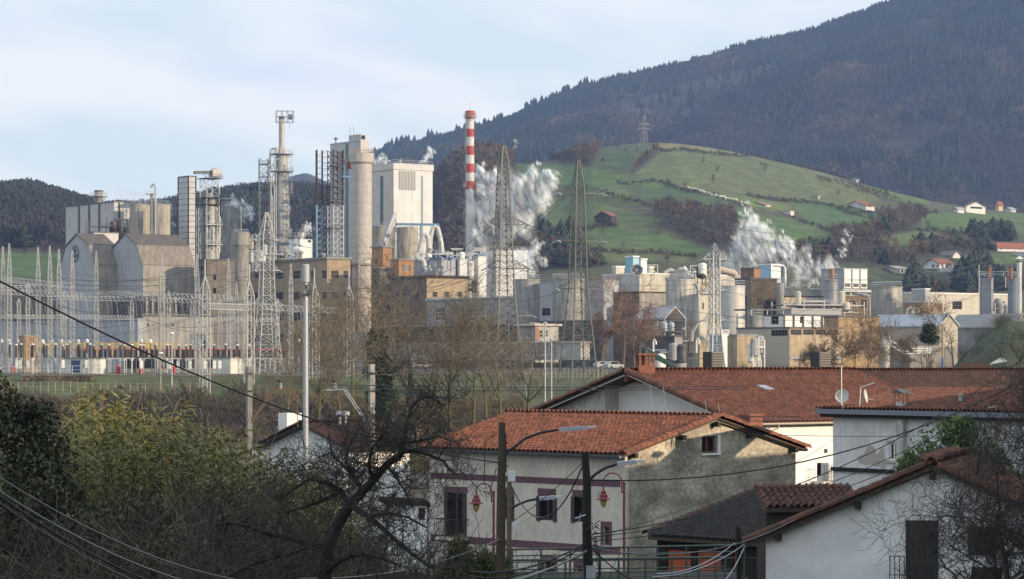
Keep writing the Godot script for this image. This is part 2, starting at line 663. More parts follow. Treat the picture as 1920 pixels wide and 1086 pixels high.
var bed := [Vector2(-60, 19), Vector2(0, 18.2), Vector2(30, 15), Vector2(60, 10.5), Vector2(90, 8.5), Vector2(140, 8), Vector2(225, 8), Vector2(290, 9.5), Vector2(370, 13.5), Vector2(405, 15.3), Vector2(432, 18.1), Vector2(1050, 18.5)]
var field_bed := [Vector2(225, 8), Vector2(290, 9.8), Vector2(370, 13.4), Vector2(400, 14.8), Vector2(470, 18.0), Vector2(520, 18.5), Vector2(1050, 18.5)]
var shade_hill := [Vector2(0, 38), Vector2(70, 34), Vector2(126, 24.2), Vector2(138, 22.6), Vector2(150, 16.0), Vector2(185, 8)]
var near_ridge := [Vector2(-3000, 330), Vector2(-600, 350), Vector2(0, 366), Vector2(60, 362), Vector2(100, 374), Vector2(130, 384), Vector2(200, 405), Vector2(300, 400), Vector2(400, 378), Vector2(480, 368), Vector2(560, 366), Vector2(640, 378), Vector2(700, 410), Vector2(760, 420), Vector2(800, 372), Vector2(840, 320), Vector2(880, 292), Vector2(920, 292), Vector2(955, 306), Vector2(1000, 306), Vector2(1060, 298), Vector2(1110, 278), Vector2(1200, 268), Vector2(1260, 268), Vector2(1320, 275), Vector2(1380, 286), Vector2(1480, 308), Vector2(1560, 328), Vector2(1650, 354), Vector2(1750, 378), Vector2(1850, 393), Vector2(1920, 400), Vector2(2200, 420), Vector2(3800, 430)]
var far_ridge := [Vector2(-3000, 300), Vector2(-800, 400), Vector2(0, 430), Vector2(500, 410), Vector2(600, 378), Vector2(660, 345), Vector2(700, 308), Vector2(760, 290), Vector2(820, 278), Vector2(880, 264), Vector2(940, 247), Vector2(1000, 222), Vector2(1050, 198), Vector2(1100, 181), Vector2(1160, 163), Vector2(1240, 146), Vector2(1300, 129), Vector2(1360, 112), Vector2(1420, 97), Vector2(1480, 86), Vector2(1520, 76), Vector2(1560, 61), Vector2(1620, 40), Vector2(1680, 17), Vector2(1740, -6), Vector2(1920, -72), Vector2(2400, -190), Vector2(3800, -240)]
var far_peak := [Vector2(-3000, 560), Vector2(300, 420), Vector2(480, 362), Vector2(540, 330), Vector2(575, 322), Vector2(612, 340), Vector2(660, 360), Vector2(760, 420), Vector2(3800, 500)]

func height_at(x: float, d: float) -> float:
	var k := 960.0 + 5000.0 * x / maxf(d, 30.0)
	var h: float
	if d < 1050.0:
		h = line_at(bed, d)
		if d > 225.0:
			h = lerpf(h, line_at(field_bed, d), smoothstep(620.0, 820.0, k))
		if d < 185.0:
			h = maxf(h, lerpf(h, line_at(shade_hill, maxf(d, 0.0)), smoothstep(15.0, 45.0, x)))
		if d > 240.0 and d < 480.0:
			h += 12.5 * smoothstep(1690.0, 1900.0, k) * (0.5 + 0.5 * cos(clampf((d - 360.0) / 118.0, -1.0, 1.0) * PI))
		h += rough_land.get_noise_2d(x, d) * 0.5 * smoothstep(20.0, 60.0, d) * (1.0 - smoothstep(420.0, 440.0, d) * 0.8)
		return h
	var foot := lerpf(54.0, 20.0, smoothstep(120.0, 420.0, k))
	var h1 := EYE - (line_at(near_ridge, k) - HOR) * 2000.0 / F
	if d < 1150.0:
		h = lerpf(18.5, foot, smoothstep(1050.0, 1150.0, d))
	elif d < 2000.0:
		var t := (d - 1150.0) / 850.0
		h = lerpf(foot, h1, lerpf(t, sin(t * PI * 0.5), 0.35))
		h += land.get_noise_2d(x, d) * 9.0 * sin(t * PI)
	elif d < 2700.0:
		h = lerpf(h1, h1 * 0.7, smoothstep(2000.0, 2700.0, d))
	elif d < 4500.0:
		var h2 := EYE - (line_at(far_ridge, k) - HOR) * 4500.0 / F
		var t := (d - 2700.0) / 1800.0
		h = lerpf(h1 * 0.7, h2, t)
		h += (land.get_noise_2d(x * 0.5, d * 0.5) * 70.0 + land.get_noise_2d(x * 1.6, d * 1.6 + 900.0) * 22.0) * sin(t * PI) * 0.8
	else:
		var h2 := EYE - (line_at(far_ridge, k) - HOR) * 4500.0 / F
		var h3 := EYE - (line_at(far_peak, k) - HOR) * 5300.0 / F
		h = lerpf(h2, minf(h2 * 0.8, h3), smoothstep(4500.0, 5000.0, d)) if d < 5000.0 else lerpf(minf(h2 * 0.8, h3), h3, smoothstep(5000.0, 5300.0, d)) if d < 5300.0 else h3 * (1.0 - smoothstep(5300.0, 6000.0, d))
	return h

func ground(px: float, d: float) -> Vector3:
	var x := (px - 960.0) * d / F
	return Vector3(x, height_at(x, d), -d)

func on_ground(px: float, py: float, d0: float, d1: float) -> Vector3: # where the line of sight through a pixel meets the hillside
	for i in 160:
		var d := lerpf(d0, d1, i / 159.0)
		var x := (px - 960.0) * d / F
		if height_at(x, d) >= EYE - (py - HOR) * d / F:
			return Vector3(x, height_at(x, d), -d)
	return ground(px, d1)

func shape(a: Array) -> PackedVector2Array:
	var r := PackedVector2Array()
	for i in range(0, a.size(), 2):
		r.append(Vector2(a[i], a[i + 1]))
	return r

var fields := []
var woods := []

func land_colour(x: float, d: float, h: float) -> Color:
	var u := 960.0 + 5000.0 * x / maxf(d, 30.0)
	var v := HOR - (h - EYE) * F / maxf(d, 30.0)
	var g := land.get_noise_2d(x * 3.0, d * 3.0) * 0.5 + 0.5
	if d < 225.0:
		return Color(0.05, 0.05, 0.03).lerp(Color(0.05, 0.08, 0.03), g)
	if d < 480.0:
		var grass := Color(0.105, 0.16, 0.03).lerp(Color(0.155, 0.17, 0.05), g)
		var bram := Color(0.10, 0.075, 0.055)
		var t := smoothstep(370.0, 386.0, d + (g - 0.5) * 26.0)
		if u > 1680.0:
			return Color(0.07, 0.085, 0.03).lerp(Color(0.11, 0.14, 0.05), g)
		return bram.lerp(grass, t)
	if d < 1050.0:
		return Color(0.19, 0.185, 0.17)
	if d < 2150.0:
		var pt := Vector2(u, v)
		for f in fields:
			if Geometry2D.is_point_in_polygon(pt, f[0]):
				return f[1] * lerpf(1.3, 1.85, g) * Color(0.98, 1.06, 0.72)
		if u < 955.0:
			return Color(0.085, 0.07, 0.055)
		for f in woods:
			if Geometry2D.is_point_in_polygon(pt, f[0]):
				return Color(0.085, 0.075, 0.05)
		return Color(0.135, 0.16, 0.052).lerp(Color(0.175, 0.165, 0.075), smoothstep(0.35, 0.7, g))
	var clear := clearing(u, v, x, d)
	return Color(0.07, 0.06, 0.052).lerp(Color(0.105, 0.082, 0.05), clear)

func clearing(u: float, v: float, x: float, d: float) -> float:
	# open ground on the mountain: a cleared strip below the crest and a few meadows
	var c := 0.0
	var mid := 205.0 - (u - 1180.0) * 0.28
	c = (1.0 - smoothstep(0.6, 1.0, absf(v - mid) / 26.0)) * smoothstep(1090.0, 1190.0, u) * (1.0 - smoothstep(1440.0, 1500.0, u))
	c = maxf(c, (1.0 - smoothstep(0.6, 1.0, Vector2((u - 1230.0) / 110.0, (v - 205.0) / 42.0).length())))
	c = maxf(c, (1.0 - smoothstep(0.7, 1.0, Vector2((u - 1690.0 - (300.0 - v) * 1.1) / 90.0, (v - 268.0) / 42.0).length())) * 0.8)
	return clampf(c + land.get_noise_2d(x * 2.0, d * 2.0) * 0.5 * c, 0.0, 1.0)

func build_land() -> void:
	land = FastNoiseLite.new()
	land.seed = 19
	land.frequency = 0.004
	land.fractal_octaves = 4
	rough_land = FastNoiseLite.new()
	rough_land.seed = 23
	rough_land.frequency = 0.05
	rough_land.fractal_octaves = 3
	var bright := Color(0.10, 0.165, 0.04)
	var lime := Color(0.145, 0.19, 0.055)
	var deep := Color(0.055, 0.105, 0.035)
	var pale := Color(0.15, 0.172, 0.078)
	var olive := Color(0.14, 0.155, 0.06)
	var straw := Color(0.25, 0.215, 0.12)
	fields = [
		[shape([1126, 276, 1216, 272, 1226, 284, 1172, 324, 1108, 312]), deep],
		[shape([1218, 268, 1300, 271, 1380, 284, 1480, 300, 1560, 324, 1548, 327, 1480, 308, 1380, 290, 1300, 280, 1230, 276]), straw],
		[shape([1238, 284, 1300, 283, 1380, 291, 1480, 309, 1560, 330, 1655, 372, 1600, 392, 1500, 372, 1340, 360, 1182, 330, 1215, 305]), pale],
		[shape([962, 306, 1100, 312, 1180, 330, 1260, 345, 1235, 350, 1160, 345, 1205, 385, 1130, 362, 1060, 352, 1000, 336]), bright],
		[shape([1060, 352, 1130, 362, 1230, 390, 1160, 372]), lime],
		[shape([1160, 346, 1240, 343, 1300, 360, 1405, 390, 1425, 425, 1380, 410, 1280, 385, 1210, 372]), deep * 1.15],
		[shape([1300, 356, 1420, 392, 1480, 398, 1480, 382, 1400, 368]), lime],
		[shape([1090, 432, 1160, 428, 1240, 438, 1335, 470, 1300, 476, 1100, 458]), bright * 0.95],
		[shape([1085, 455, 1300, 476, 1290, 490, 1085, 492]), olive],
		[shape([1000, 372, 1080, 366, 1180, 395, 1240, 412, 1170, 428, 1020, 430]), Color(0.115, 0.155, 0.05)],
		[shape([1410, 405, 1480, 408, 1560, 440, 1600, 458, 1440, 470, 1420, 430]), bright],
		[shape([1480, 376, 1560, 384, 1660, 402, 1700, 410, 1620, 432, 1520, 418]), deep * 1.4],
		[shape([1610, 345, 1660, 356, 1745, 376, 1740, 384, 1660, 372]), bright],
		[shape([1730, 402, 1830, 398, 1925, 402, 1925, 440, 1820, 440, 1730, 430]), bright],
		[shape([1640, 448, 1730, 432, 1790, 444, 1760, 456, 1690, 462]), lime],
		[shape([1780, 482, 1880, 476, 1925, 478, 1925, 492, 1800, 500]), bright],
		[shape([-300, 470, 30, 474, 132, 476, 140, 524, -300, 530]), Color(0.075, 0.15, 0.035)],
	]
	woods = [
		[shape([1200, 412, 1235, 388, 1300, 392, 1370, 400, 1400, 440, 1395, 480, 1340, 470, 1255, 432]), 0],
		[shape([1520, 335, 1560, 338, 1640, 360, 1705, 378, 1650, 376, 1580, 352]), 1],
		[shape([1600, 392, 1730, 398, 1740, 412, 1700, 430, 1650, 415]), 0],
		[shape([1560, 440, 1640, 428, 1720, 425, 1640, 452, 1680, 466, 1640, 492, 1460, 498, 1440, 472, 1560, 462]), 2],
		[shape([1700, 466, 1800, 450, 1880, 446, 1870, 470, 1760, 482, 1690, 500, 1620, 500]), 2],
		[shape([1690, 515, 1790, 512, 1830, 496, 1925, 494, 1925, 545, 1700, 548]), 3],
		[shape([1820, 442, 1885, 430, 1905, 445, 1870, 470, 1840, 470]), 3],
		[shape([1230, 384, 1250, 378, 1262, 384, 1250, 392]), 0],
		[shape([1000, 300, 1020, 275, 1070, 262, 1105, 285, 1128, 276, 1106, 316, 1060, 306]), 0],
		[shape([1180, 326, 1230, 282, 1238, 284, 1190, 328]), 0],
		[shape([1000, 440, 1080, 432, 1090, 470, 1130, 500, 960, 510]), 3],
	]
	var us := []
	var u := -16000.0
	while u < 16000.0:
		us.append(u)
		u += 900.0 if u < -2500.0 or u > 4000.0 else 110.0 if u < -60.0 or u > 1990.0 else 10.0 if u < 920.0 else 5.0
	var ds := [-60.0, -20.0, 0.0, 10.0, 20.0, 30.0]
	var d := 36.0
	while d < 5950.0:
		ds.append(d)
		d += 5.0 if d < 240.0 else 3.5 if d < 480.0 else 60.0 if d < 1050.0 else 7.0 if d < 2060.0 else 28.0 if d < 4550.0 else 60.0
	ds.append(6000.0)
	var nu := us.size()
	var V := PackedVector3Array()
	var C := PackedColorArray()
	for dd: float in ds:
		for uu: float in us:
			var x := clampf((uu - 960.0) / F * maxf(dd, 30.0), -2100.0, 2100.0)
			var h := height_at(x, dd)
			V.append(Vector3(x, h, -dd))
			C.append(land_colour(x, dd, h))
	var I := PackedInt32Array()
	var N := PackedVector3Array()
	N.resize(V.size())
	for j in ds.size() - 1:
		for i in nu - 1:
			var a := j * nu + i
			var b := a + 1
			var c := a + nu
			var e := c + 1
			if V[b].x - V[a].x < 0.001 and V[e].x - V[c].x < 0.001:
				continue
			I.append_array([a, c, b, b, c, e])
			var m := (V[b] - V[a]).cross(V[c] - V[a])
			N[a] += m
			N[b] += m
			N[c] += m
			N[e] += m
	for i in N.size():
		N[i] = N[i].normalized() if N[i].length() > 0.0 else Vector3.UP
	var arr := []
	arr.resize(Mesh.ARRAY_MAX)
	arr[Mesh.ARRAY_VERTEX] = V
	arr[Mesh.ARRAY_NORMAL] = N
	arr[Mesh.ARRAY_COLOR] = C
	arr[Mesh.ARRAY_INDEX] = I
	var mesh := ArrayMesh.new()
	mesh.add_surface_from_arrays(Mesh.PRIMITIVE_TRIANGLES, arr)
	solo("ground", mesh, tint("land", 0.95, "fine", Vector3.ONE * 0.12), "valley floor, green pastures and wooded hills rising to a mountain", "ground", "", "structure")

# ---------------------------------------------------------------- woods
func crown_mesh(seed_: int, slivers: int, wide: float, thin: float) -> ArrayMesh: # a leafless tree one metre tall
	var r := RandomNumberGenerator.new()
	r.seed = seed_
	var s := MB.new()
	s.rod(Vector3.ZERO, Vector3(0, 0.55, 0), 0.035)
	for i in slivers:
		var a := r.randf() * TAU
		var y := r.randf_range(0.22, 0.75)
		var reach := wide * r.randf_range(0.35, 1.0) * (1.1 - 0.5 * absf(y - 0.45))
		var o := Vector3(cos(a), 0, sin(a)) * reach * 0.3 + Vector3(0, y, 0)
		var tip := Vector3(cos(a) * reach, minf(y + r.randf_range(0.12, 0.4), 1.0), sin(a) * reach)
		var side := Vector3(-sin(a), r.randf_range(-0.4, 0.4), cos(a)) * thin * r.randf_range(0.6, 1.4)
		s.tri(o, tip - side, tip + side * 0.6)
	return s.mesh()

func conifer_mesh(seed_: int, tiers: int, k: int) -> ArrayMesh:
	var r := RandomNumberGenerator.new()
	r.seed = seed_
	var s := MB.new()
	s.rod(Vector3.ZERO, Vector3(0, 0.5, 0), 0.04)
	for t in tiers:
		var f := float(t) / tiers
		var y := 0.1 + 0.82 * f
		var rad := 0.2 * (1.0 - f) + 0.03
		for i in k:
			var a := TAU * (i + r.randf()) / k
			var q := Vector3(cos(a), 0, sin(a)) * rad * r.randf_range(0.65, 1.2)
			var side := Vector3(-sin(a), 0, cos(a)) * rad * 0.55
			var top := Vector3(0, minf(y + 0.9 / tiers + 0.06, 1.0), 0)
			s.tri(top, q + Vector3(0, y, 0) - side, q + Vector3(0, y - 0.04, 0) + side)
	return s.mesh()

func build_forest() -> void:
	rng.seed = 101
	var bare := [[], [], []]
	var bare_c := [[], [], []]
	var pines := [[], []]
	var pine_c := [[], []]
	# the mountain and the wooded hills behind the mill
	for i in 52000:
		var d := sqrt(rng.randf_range(2350.0 * 2350.0, 4620.0 * 4620.0))
		var u := rng.randf_range(640.0, 2080.0)
		if i % 5 == 0:
			d = rng.randf_range(4380.0, 4560.0)
			u = rng.randf_range(660.0, 1800.0)
		var p := ground(u, d)
		var v := HOR - (p.y - EYE) * F / d
		if v > 520.0 or v < -60.0:
			continue
		if rng.randf() < clearing(u, v, p.x, d) * 1.0 - 0.05:
			continue
		var g := land.get_noise_2d(p.x * 0.9 + 300.0, d * 0.9) 
		var pine := g > 0.11 or (u < 1270.0 and d > 4250.0 and g > -0.35) or (u < 900.0 and d > 3900.0 and g > -0.3)
		if u > 1560.0 and v < 60.0: pine = g > -0.05
		var hgt := rng.randf_range(10.0, 19.0) if not pine else rng.randf_range(14.0, 27.0)
		var tone := rng.randf_range(0.75, 1.25)
		var B := Basis(Vector3.UP, rng.randf() * TAU)
		if pine:
			var k := rng.randi() % 2
			pines[k].append(Transform3D(B.scaled(Vector3(hgt * 1.05, hgt, hgt * 1.05)), p))
			pine_c[k].append(Color(0.022, 0.038, 0.024) * tone)
		else:
			var k := rng.randi() % 3
			bare[k].append(Transform3D(B.scaled(Vector3(hgt, hgt, hgt)), p))
			var warm := smoothstep(-0.15, 0.38, land.get_noise_2d(p.x * 1.4, d * 1.4 + 500.0)) * rng.randf_range(0.5, 1.2)
			bare_c[k].append((Color(0.048, 0.049, 0.052).lerp(Color(0.125, 0.095, 0.06), warm)) * tone)
	for i in 1500:
		var d := rng.randf_range(4440.0, 4515.0)
		var u := rng.randf_range(670.0, 1760.0)
		var p := ground(u, d)
		var B := Basis(Vector3.UP, rng.randf() * TAU)
		if u < 1130.0 or rng.randf() < 0.06:
			if u < 1130.0 and (rng.randf() < 0.3 or sin(u * 0.11) + sin(u * 0.043 + 1.0) < -0.75): continue
			var hgt := rng.randf_range(12.0, 38.0) * (1.0 if u < 1130.0 else 0.6)
			pines[i % 2].append(Transform3D(B.scaled(Vector3(hgt * 1.15, hgt, hgt * 1.15)), p))
			pine_c[i % 2].append(Color(0.02, 0.033, 0.024) * rng.randf_range(0.8, 1.2))
		elif sin(u * 0.045) + sin(u * 0.021 + 2.0) > -0.7:
			var hgt := rng.randf_range(9.0, 20.0)
			bare[i % 3].append(Transform3D(B.scaled(Vector3(hgt, hgt, hgt)), p))
			bare_c[i % 3].append(Color(0.07, 0.062, 0.058))
	# woods round the pastures and behind the mill
	for i in 30000:
		var u := rng.randf_range(-120.0, 2050.0)
		var d := rng.randf_range(1080.0, 2040.0)
		if i % 6 == 0: d = rng.randf_range(1960.0, 2060.0)
		var p := ground(u, d)
		var v := HOR - (p.y - EYE) * F / d
		var pt := Vector2(u, v)
		var kind := -1
		if u < 960.0 and not (u < 150.0 and v > 466.0):
			kind = 0 if land.get_noise_2d(p.x * 2.0, d * 2.0) < 0.14 else 3
			if u < 660.0 and v < 440.0 and rng.randf() < 0.3: kind = 3
			if u > 640.0 and rng.randf() < 0.92: kind = 0
		for w in woods:
			if Geometry2D.is_point_in_polygon(pt, w[0]):
				kind = w[1] if w[1] != 2 else (3 if rng.randf() < 0.10 else 0)
				if kind == 3 and u > 960.0 and rng.randf() < (0.75 if u < 1640.0 else 0.35): kind = 0
		if kind < 0:
			if rng.randf() > 0.006 or d > 1950.0: continue
			kind = 0
		if u > 960.0 and d > 1990.0 and not (u > 1480.0): continue
		var clear_of_houses := true
		for q: Array in [[1576, 1646, 384, 428], [1722, 1796, 478, 540], [1855, 1940, 452, 528], [1650, 1706, 498, 540], [1752, 1806, 470, 492], [1784, 1910, 384, 412]]:
			if u > q[0] and u < q[1] and v > q[2] and v < q[3]: clear_of_houses = false
		if not clear_of_houses: continue
		var tone := rng.randf_range(0.75, 1.25)
		var B := Basis(Vector3.UP, rng.randf() * TAU)
		if kind == 3:
			var hgt := rng.randf_range(5.0, 12.0)
			var k := rng.randi() % 2
			pines[k].append(Transform3D(B.scaled(Vector3(hgt * 2.2, hgt, hgt * 2.2)), p))
			pine_c[k].append(Color(0.026, 0.042, 0.022) * tone)
		else:
			var hgt := rng.randf_range(4.0, 8.0) if kind == 0 or u < 960.0 else rng.randf_range(2.5, 4.0)
			if u < 960.0: hgt *= 1.5
			var k := rng.randi() % 3
			bare[k].append(Transform3D(B.scaled(Vector3(hgt * 1.15, hgt, hgt * 1.15)), p))
			var warm := rng.randf() * smoothstep(-0.2, 0.4, land.get_noise_2d(p.x * 4.0, d * 4.0 + 500.0))
			bare_c[k].append((Color(0.105, 0.085, 0.065).lerp(Color(0.19, 0.11, 0.07), warm) if u > 700.0 else Color(0.10, 0.097, 0.105))  * tone * (0.5 if u < 700.0 else 0.9))
	# hedges between the pastures
	for h in [[1225, 282, 1180, 325], [1235, 283, 1300, 284], [1290, 284, 1500, 305], [1160, 345, 1260, 344], [1130, 362, 1240, 398], [1060, 352, 1130, 362], [1240, 345, 1400, 388], [1240, 398, 1290, 412], [1400, 368, 1600, 396], [1600, 394, 1640, 408], [1085, 432, 1160, 427], [1560, 388, 1660, 426], [1660, 428, 1820, 442], [1090, 470, 1310, 484], [1480, 405, 1590, 452], [1500, 306, 1620, 346], [1730, 400, 1760, 402]]:
		var n := int(Vector2(h[0], h[1]).distance_to(Vector2(h[2], h[3])) / 1.7)
		for i in n:
			if rng.randf() < 0.25: continue
			var t := float(i) / n
			var p := on_ground(lerpf(h[0], h[2], t) + rng.randf_range(-2, 2), lerpf(h[1], h[3], t) + rng.randf_range(-1.5, 1.5) + sin(t * 7.0) * 2.0, 1100.0, 2000.0)
			var hgt := rng.randf_range(1.4, 3.4)
			var k := rng.randi() % 3
			bare[k].append(Transform3D(Basis(Vector3.UP, rng.randf() * TAU).scaled(Vector3(hgt * 1.5, hgt, hgt * 1.5)), p - Vector3(0, 0.5, 0)))
			bare_c[k].append((Color(0.09, 0.075, 0.05) if rng.randf() < 0.7 else Color(0.05, 0.06, 0.03)) * rng.randf_range(0.8, 1.3))
	var m := tint("far woods", 0.95)
	var o := thing("wooded_slopes", "leafless brown woods and dark conifers covering the mountain and hills", "woods", Vector3.ZERO, 0.0, "", "stuff")
	for k in 3:
		scatter("bare_trees", crown_mesh(60 + k, 46, 0.36, 0.034), m, bare[k], bare_c[k], o)
	for k in 2:
		scatter("conifers", conifer_mesh(70 + k, 8, 6), m, pines[k], pine_c[k], o)
# ---------------------------------------------------------------- roofs, clutter
func gable_roof(b: Blk, along_x: bool, rise: float, over: float, m: Material, gm: Material, thick := 0.3) -> void: # gable walls and two slopes
	var s: MB
	var span := b.l if along_x else b.w
	var t := PackedVector2Array([Vector2(0, b.h), Vector2(span, b.h), Vector2(span * 0.5, b.h + rise)])
	for k in 2:
		s = MB.new()
		if along_x: s.poly(Vector3(b.w * k, 0, -b.l * (1 - k)), Vector3(0, 0, 1 - 2 * k), Vector3.UP, t)
		else: s.poly(Vector3(b.w * k, 0, -b.l * k), Vector3(1 - 2 * k, 0, 0), Vector3.UP, t)
		put("gable", s, gm, b.node)
	var half := (b.l if along_x else b.w) * 0.5
	var slope := rise / half
	for k: float in [0.0, 1.0]:
		s = MB.new()
		var e := half + over
		var sec := PackedVector2Array([Vector2(0, thick), Vector2(0, 0.004), Vector2(e, 0.004 - slope * e), Vector2(e, thick - slope * e)])
		var len_ := (b.w if along_x else b.l) + over * 2.0
		var o: Vector3
		var S: Vector3
		if along_x:
			S = Vector3(0, 0, 1) if k == 0.0 else Vector3(0, 0, -1)
			o = Vector3(-over if k == 0.0 else b.w + over, b.h + rise, -half)
			s.prism(o, S, Vector3.UP, sec, len_)
		else:
			S = Vector3.RIGHT if k == 0.0 else Vector3.LEFT
			o = Vector3(half, b.h + rise, over if k == 0.0 else -b.l - over)
			s.prism(o, S, Vector3.UP, sec, len_)
		put("roof_slope", s, m, b.node)

func rack(called: String, label: String, pl: float, pr: float, pt: float, pb: float, d: float, seed_: int, cols: Array, cat := "pipework", vessels := 3) -> Node3D: # a framed tangle of pipes, vessels and walkways
	var r := RandomNumberGenerator.new()
	r.seed = seed_
	var p := at(pl, pb, d)
	var o := thing(called, label, cat, p, TH * 0.6)
	var w := (pr - pl) * d / F
	var h := (pb - pt) * d / F
	var deep := clampf(w * 0.3, 2.0, 9.0)
	var s := MB.new()
	var nx := maxi(2, int(w / 4.5))
	var levels := maxi(1, int(h / 3.2))
	for i in nx + 1:
		for z: float in [0.0, -deep]:
			s.bar(Vector3(w * i / nx, -4, z), Vector3(w * i / nx, h * r.randf_range(0.6, 1.0), z), 0.2)
	for j in levels:
		var y := h * (j + 0.7) / (levels + 0.5)
		for z: float in [0.0, -deep]:
			s.bar(Vector3(0, y, z), Vector3(w, y, z), 0.2)
	put("frame", s, cols[0], o)
	for j in levels:
		var y := h * (j + 0.7) / (levels + 0.5) + 0.15
		s = MB.new()
		var a := r.randf_range(0.0, 0.4) * w
		s.span(Vector3(a, y, 0), Vector3(w * r.randf_range(0.6, 1.0), y + 0.08, -deep))
		s.rail([Vector3(a, y, 0), Vector3(w * 0.9, y, 0)], 1.1, 1.8, 0.08)
		put("walkway", s, cols[0], o)
	for i in maxi(4, int(w / 3.0)):
		s = MB.new()
		var y := r.randf_range(-1.0, h)
		var x := r.randf() * w
		var z := r.randf_range(-deep, 0.5)
		var e := r.randf_range(1.5, w * 0.5)
		var rad := r.randf_range(0.1, 0.35)
		var q := [Vector3(x, y, z), Vector3(minf(x + e, w), y, z)]
		if r.randf() < 0.6:
			q.append(q[1] + Vector3(0, r.randf_range(-3.0, 2.0), 0))
		if r.randf() < 0.4:
			q.insert(0, q[0] + Vector3(0, r.randf_range(-4.0, 1.0), 0))
		s.pipe(q, rad, 8)
		put("pipe", s, cols[r.randi() % cols.size()], o)
	for i in vessels:
		s = MB.new()
		var x := r.randf() * w
		var rad := r.randf_range(0.6, 1.3)
		var y := r.randf_range(-1.0, h * 0.5)
		var e := r.randf_range(1.5, 3.5)
		s.lathe(Vector3(x, y, r.randf_range(-deep * 0.7, 0.0)), [Vector2(0, -0.3), Vector2(rad * 0.7, -0.2), Vector2(rad, 0), Vector2(rad, e), Vector2(rad * 0.6, e + 0.3), Vector2(0, e + 0.4)], 14)
		put("vessel", s, cols[r.randi() % cols.size()], o)
	return o

func roof_vent(called: String, label: String, px: float, py: float, d: float, r: float, h: float, m: Material) -> void: # a mushroom ventilator
	var s := MB.new()
	s.lathe(Vector3.ZERO, [Vector2(r * 0.55, 0), Vector2(r * 0.55, h * 0.6), Vector2(r, h * 0.6), Vector2(r * 0.95, h * 0.8), Vector2(r * 0.5, h), Vector2(0, h * 1.03)], 14)
	solo(called, s, m, label, "ventilator", "", "", at(px, py, d))

func stack(called: String, label: String, px: float, pt: float, pb: float, d: float, r0: float, r1: float, m: Material, cat := "chimney") -> Node3D:
	var a := at(px, pb, d)
	var b := at(px, pt, d)
	var h := b.y - a.y
	var o := thing(called, label, cat, a)
	var s := MB.new()
	s.lathe(Vector3.ZERO, [Vector2(r0, 0), Vector2(r1, h), Vector2(r1 * 0.85, h), Vector2(r1 * 0.8, h - 1.0)], 18)
	put("shaft", s, m, o)
	s = MB.new()
	s.lathe(Vector3(0, h, 0), [Vector2(r1 + 0.004, -0.5), Vector2(r1 + 0.1, -0.5), Vector2(r1 + 0.1, -0.1), Vector2(r1 * 0.8, -0.1)], 18)
	put("collar", s, dark_steel(), o)
	return o

func platform(o: Node3D, y: float, r_in: float, r_out: float, m: Material) -> void: # a round walkway with brackets and railing
	var s := MB.new()
	s.lathe(Vector3(0, y, 0), [Vector2(r_in + 0.01, -0.2), Vector2(r_out, -0.2), Vector2(r_out, 0), Vector2(r_in + 0.01, 0.0)], 24)
	for k in 8:
		var a := Vector3(cos(k * PI / 4), 0, sin(k * PI / 4))
		s.rod(a * r_in + Vector3.UP * (y - 1.6), a * r_out + Vector3.UP * (y - 0.2), 0.15)
	s.ring_rail(Vector3(0, y, 0), r_out - 0.05, 1.2, 18)
	put("platform", s, m, o)

# ---------------------------------------------------------------- far houses
func farm(called: String, label: String, pl: float, pc: float, pr: float, pe: float, pb: float, rise_px: float, along_x: bool, wall: Material, roof: Material, wins := [], wl := [], cat := "house", d_fix := 0.0) -> Blk:
	var g := on_ground(pc, pb, 1060.0, 2060.0)
	var d := -g.z if d_fix == 0.0 else d_fix
	var b := blk(called, label, cat, pl, pc, pr, pe, d, 0.65, EYE - (pb + 3.0 - HOR) * d / F)
	var R := []
	for q in wins: R.append(b.rr(q[0], q[1], q[2], q[3]))
	var L := []
	for q in wl: L.append(b.lr(q[0], q[1], q[2], q[3]))
	var fm := mat("far window frame", Color(0.2, 0.17, 0.13))
	walls(b, wall, R, L, 0.3)
	windows(b, true, R, fm, 2, 1, 0.25, 0.1)
	windows(b, false, L, fm, 2, 1, 0.25, 0.1)
	if rise_px > 0.0: gable_roof(b, along_x, rise_px * d / F, 0.7, roof, wall)
	else: flat_roof(b, roof, 0.4, 0.3)
	return b

